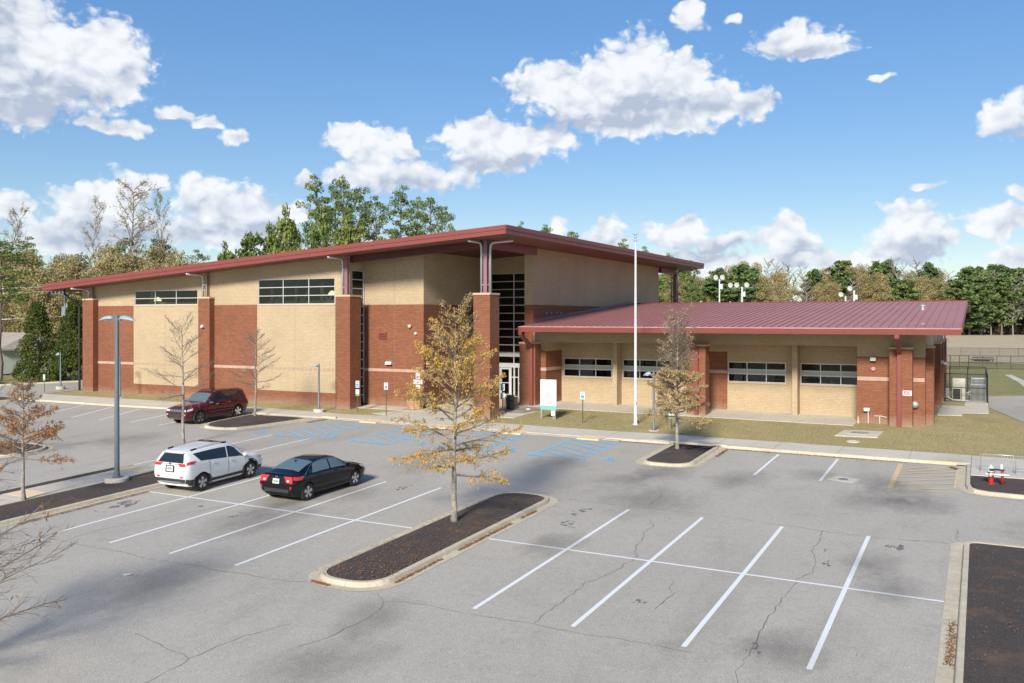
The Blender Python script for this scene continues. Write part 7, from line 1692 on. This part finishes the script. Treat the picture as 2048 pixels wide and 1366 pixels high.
TREELINE = [ ('p', -116.2, 337.5, 20.3, 8.5), ('o', -111.7, 336.7, 22.0, 8.3), ('o', -108.2, 336.6, 23.9, 11.7), ('p', -105.8, 341.3, 23.5, 9.9), ('p', -100.2, 334.5, 24.4, 8.5), ('o', -98.4, 345.3, 22.7, 11.0), ('o', -91.7, 337.0, 22.0, 8.8), ('p', -90.2, 346.7, 24.2, 9.4), ('o', -86.7, 351.3, 26.6, 10.5), ('o', -84.4, 361.6, 29.3, 8.9), ('o', -77.8, 353.9, 27.7, 8.3), ('g', -75.2, 364.0, 27.7, 9.7), ('g', -69.5, 357.5, 25.9, 11.7), ('g', -64.3, 351.4, 25.2, 10.9), ('g', -60.5, 358.4, 24.3, 9.7), ('p', -57.0, 356.4, 23.5, 8.2), ('o', -54.8, 363.7, 25.1, 11.8), ('g', -52.6, 376.0, 24.8, 11.9), ('p', -49.1, 377.9, 27.5, 12.5), ('o', -44.1, 365.8, 26.3, 10.1), ('o', -41.2, 371.5, 27.1, 9.7), ('p', -37.2, 379.4, 27.4, 8.5), ('p', -32.4, 375.6, 27.5, 8.6), ('g', -29.0, 372.1, 27.6, 9.4), ('g', -26.4, 378.0, 25.6, 8.2), ('g', -22.4, 379.7, 27.2, 9.6), ('p', -18.2, 384.9, 26.9, 8.5), ('o', -15.0, 394.4, 26.3, 9.0), ('g', -10.2, 390.5, 23.8, 8.3), ('p', -5.4, 386.6, 25.4, 9.6), ('p', -1.2, 390.3, 25.0, 9.0), ('p', 3.4, 403.8, 26.7, 11.5), ('p', 7.0, 387.8, 25.4, 9.1), ('p', 11.6, 410.7, 24.9, 12.7), ('p', 14.6, 395.6, 25.1, 8.9), ('p', 19.5, 408.5, 27.0, 11.7), ('p', 23.8, 412.9, 27.0, 10.4), ('p', 28.5, 420.3, 26.8, 10.1), ('p', 31.6, 402.9, 24.2, 8.6), ('p', 37.6, 425.3, 26.0, 11.3), ('p', 41.6, 427.1, 25.2, 11.2), ('p', 45.9, 426.1, 25.6, 9.2), ('o', -109.2, 308.7, 15.6, 8.9), ('g', -105.2, 308.8, 13.5, 10.0), ('p', -101.6, 311.8, 19.7, 9.8), ('o', -95.5, 306.7, 20.3, 10.5), ('p', -93.0, 313.1, 18.2, 9.7), ('o', -89.5, 318.6, 17.7, 8.8), ('p', -85.8, 323.7, 19.2, 11.3), ('p', -81.4, 324.9, 21.1, 9.6), ('p', -78.0, 329.6, 24.3, 11.5), ('p', -71.5, 321.3, 22.6, 8.2), ('o', -68.1, 322.1, 20.5, 10.1), ('o', -65.4, 333.6, 23.5, 10.4), ('g', -61.4, 339.5, 20.7, 9.5), ('g', -55.3, 334.4, 20.1, 9.7), ('o', -52.4, 340.5, 18.7, 8.0), ('o', -47.7, 336.8, 19.5, 10.1), ('p', -45.7, 348.0, 22.1, 8.4), ('g', -40.9, 337.2, 19.0, 9.3), ('o', -36.5, 339.8, 21.4, 11.0), ('o', -32.1, 340.6, 22.7, 10.2), ('p', -29.8, 353.5, 20.6, 8.3), ('p', -26.0, 348.3, 18.9, 9.8), ('o', -22.6, 353.0, 23.0, 8.8), ('o', -18.9, 349.8, 21.8, 8.9), ('o', -14.7, 356.7, 20.6, 8.5), ('o', -11.3, 350.8, 18.3, 10.3), ('p', -7.9, 354.0, 18.9, 10.6), ('p', -4.1, 362.3, 17.3, 10.4), ('p', -0.3, 366.3, 21.4, 9.4), ('g', 3.0, 369.7, 22.1, 8.9), ('p', 6.3, 370.3, 21.4, 9.0), ('g', 9.9, 368.7, 17.7, 8.8), ('g', 14.9, 379.5, 21.3, 9.2), ('p', 17.8, 373.7, 20.3, 8.6), ('g', 20.9, 373.7, 22.8, 8.0), ('p', 24.7, 377.7, 19.8, 10.6), ('p', 28.8, 376.6, 21.8, 11.3), ('g', 33.8, 387.3, 19.3, 11.3), ('g', 37.7, 384.4, 17.7, 9.7), ('p', 42.8, 392.9, 18.6, 10.5) ]
rn = random.Random(77)
for i, (x, y, h, w) in enumerate(GROVE): plant(PP[i % 4], x, y, h, w*1.12, ORD[i]+' tall pine from the left in the grove rising behind the main roof', 'tall pines behind the hall', rn)
for i, (x, y, h, w) in enumerate(sorted(GROVE2, key=lambda q: math.atan2(q[0], q[1]))): plant(PL[i % 3], x, y, h, w*1.1, ORD[i]+' lower bushy pine from the left peeking over the hall roof', 'lower pines behind the hall', rn)
for i, (x, y, h, w) in enumerate(GROVE3): plant(PP[(i+1) % 4], x, y, h, w*1.3, ORD[i]+' pine top from the left showing just above the right slope of the main roof', 'pine tops over the roof edge', rn)
for i, (x, y, h, w) in enumerate(sorted(LEFTWOOD, key=lambda q: math.atan2(q[0], q[1]))): plant(PO[i % 4], x, y, h, w*1.15, ORD[i]+' olive-brown broadleaf tree from the left in the wood behind the drive', 'broadleaf wood at the left', rn)
for i, (x, y, h, w) in enumerate(sorted(LEFTPINES, key=lambda q: math.atan2(q[0], q[1]))): plant(PP[i % 4], x, y, h, w*1.3, ORD[i]+' green pine from the left standing among the broadleaf wood', 'pines in the left wood', rn)
for i, (x, y, h, w) in enumerate(sorted(TALLBARE, key=lambda q: math.atan2(q[0], q[1]))): plant(PB[i % 3], x, y, h, w*1.0, ORD[i]+' tall nearly bare tree from the left standing above the left wood', 'tall bare trees at the left', rn)
for i, (k, x, y, h, w) in enumerate(TREELINE):
    pr = {'p': PF, 'o': PO, 'g': PG}[k]; lab = {'p': 'green pine in the long tree line beyond the dry field', 'o': 'olive leafy tree in the long tree line beyond the dry field', 'g': 'grey leafless tree in the long tree line beyond the dry field'}[k]
    right = x/y > -.014; front = math.hypot(x, y) < 345
    lab = lab.replace('in the long tree line beyond the dry field', ('in the near rank of the far tree line ' if front else 'in the back rank of the far tree line ')+('right of the roof' if right else 'over the roof'))
    plant(pr[i % len(pr)], x, y, h*(.9 if k == 'g' else 1), w*(1.25 if k != 'g' else 1.0), lab, {'p': 'pines of the far tree line', 'o': 'leafy trees of the far tree line', 'g': 'leafless trees of the far tree line'}[k], rn)
# brush at the foot of the far tree line and behind the left drive
m = MB()
for i in range(150):
    f = i/149; x, y = -118+165*f, 316+82*f; x += rn.gauss(0, 3); y += rn.gauss(4, 4)
    tri_clump(m, rn, Vector((x, y, T(x, y)+rn.uniform(.8, 2.5))), rn.uniform(2, 3.4), rn.uniform(1.2, 2.6), 60, .9)
m.build('undergrowth', plain('brown_brush', (.10, .075, .05), .95, var=.4, vscale=.3), kind='stuff', label='brown brush along the foot of the far tree line')
m = MB()
for i in range(90):
    f = i/89; x, y = -108+34*f+rn.gauss(0, 1), 72+22*f+rn.gauss(2, 2)
    tri_clump(m, rn, Vector((x, y, T(x, y)+rn.uniform(.8, 3.5))), rn.uniform(1.4, 2.4), rn.uniform(1, 2.2), 110, .34)
m.build('wood_understorey', M_OLIVE, kind='stuff', label='tangled undergrowth filling the foot of the left wood')
def cedar(x, y, H, r, seed, label):
    rn_ = random.Random(seed); z = T(x, y); t = thing('cedar_tree', (x, y, z), label, 'tree', 'dark cedars behind the drive'); m = MB(); m.tube([(x, y, z-.2), (x, y, z+H*.9)], [.16, .04], 8); m.build('trunk', M_PINEBARK, t)
    m = MB()
    for k in range(150):
        f = rn_.random()**1.25; a = rn_.uniform(0, 6.28); rr = r*(1-f)**.62*rn_.uniform(.72, 1.08); c = Vector((x+math.cos(a)*rr*.85, y+math.sin(a)*rr*.85, z+.25+f*(H-.3)))
        tri_clump(m, rn_, c, .42, .5, 105, .145)
    m.build('crown', M_CEDAR, t, kind='stuff')
cedar(-78.4, 54.2, 7.0, 2.35, 1, 'left of two dense dark green cedars beyond the drive'); cedar(-75.2, 55.6, 7.2, 2.2, 2, 'right of two dense dark green cedars, against the end of the hall')
cedar(-73.6, 57.5, 6.2, 1.7, 3, 'cedar mostly hidden behind the end of the hall')
t = plant(PP[1], -81.6, 52.6, 13, 6, 'slim pine in front of the cottage at the far left', None, rn)
for i, (x, y, s) in enumerate(((-84.5, 46.8, 1.2), (-82.6, 47.6, 1.0), (-80.8, 48.8, 1.1), (-79.6, 50.2, .8), (-86.5, 46.0, 1.3), (-78.6, 49.6, .6))):
    z = T(x, y); t = thing('roadside_shrub', (x, y, z), ORD[i]+' low bright green shrub on the verge of the left drive', 'shrub', 'shrubs on the verge'); m = MB()
    for k in range(9): tri_clump(m, rn, Vector((x+rn.uniform(-.8, .8)*s, y+rn.uniform(-.8, .8)*s, z+rn.uniform(.15, .7)*s)), .5*s, .4*s, 60, .16)
    m.build('leaves', M_BUSH, t, kind='stuff')
# grass tufts where the lawn meets concrete
m = MB()
def tufts(x0, x1, y0, y1, n, h0, h1, zf=W):
    for _ in range(n):
        x, y = rn.uniform(x0, x1), rn.uniform(y0, y1); z = zf(x, y)-.02; a = rn.uniform(0, 6.28); w_ = Vector((math.cos(a), math.sin(a), 0))*.012; d = Vector((rn.gauss(0, .3), rn.gauss(0, .3), 1)).normalized()*rn.uniform(h0, h1); c = Vector((x, y, z)); m.v += [tuple(c-w_), tuple(c+w_), tuple(c+d)]; k = len(m.v); m.f.append((k-3, k-2, k-1)); m.m.append(0)
for (x0, x1, y0, y1) in ((-26, -.5, 47.5, 55), (-.5, 9, 47.5, 60), (-2.3, -.5, 56, 62.7), (-66, -38.6, 46.9, 49.0), (-38.5, -34.2, 47.0, 49.3)):
    tufts(x0, x1, y0, y1, int((x1-x0)*(y1-y0)*170), .02, .055)
m.build('grass_blades', leafm('dry_grass_blade', [(0, (.50, .41, .22)), (.5, (.42, .35, .17)), (1, (.27, .28, .09))], .3), kind='stuff', label='short dormant grass blades of the lawn')
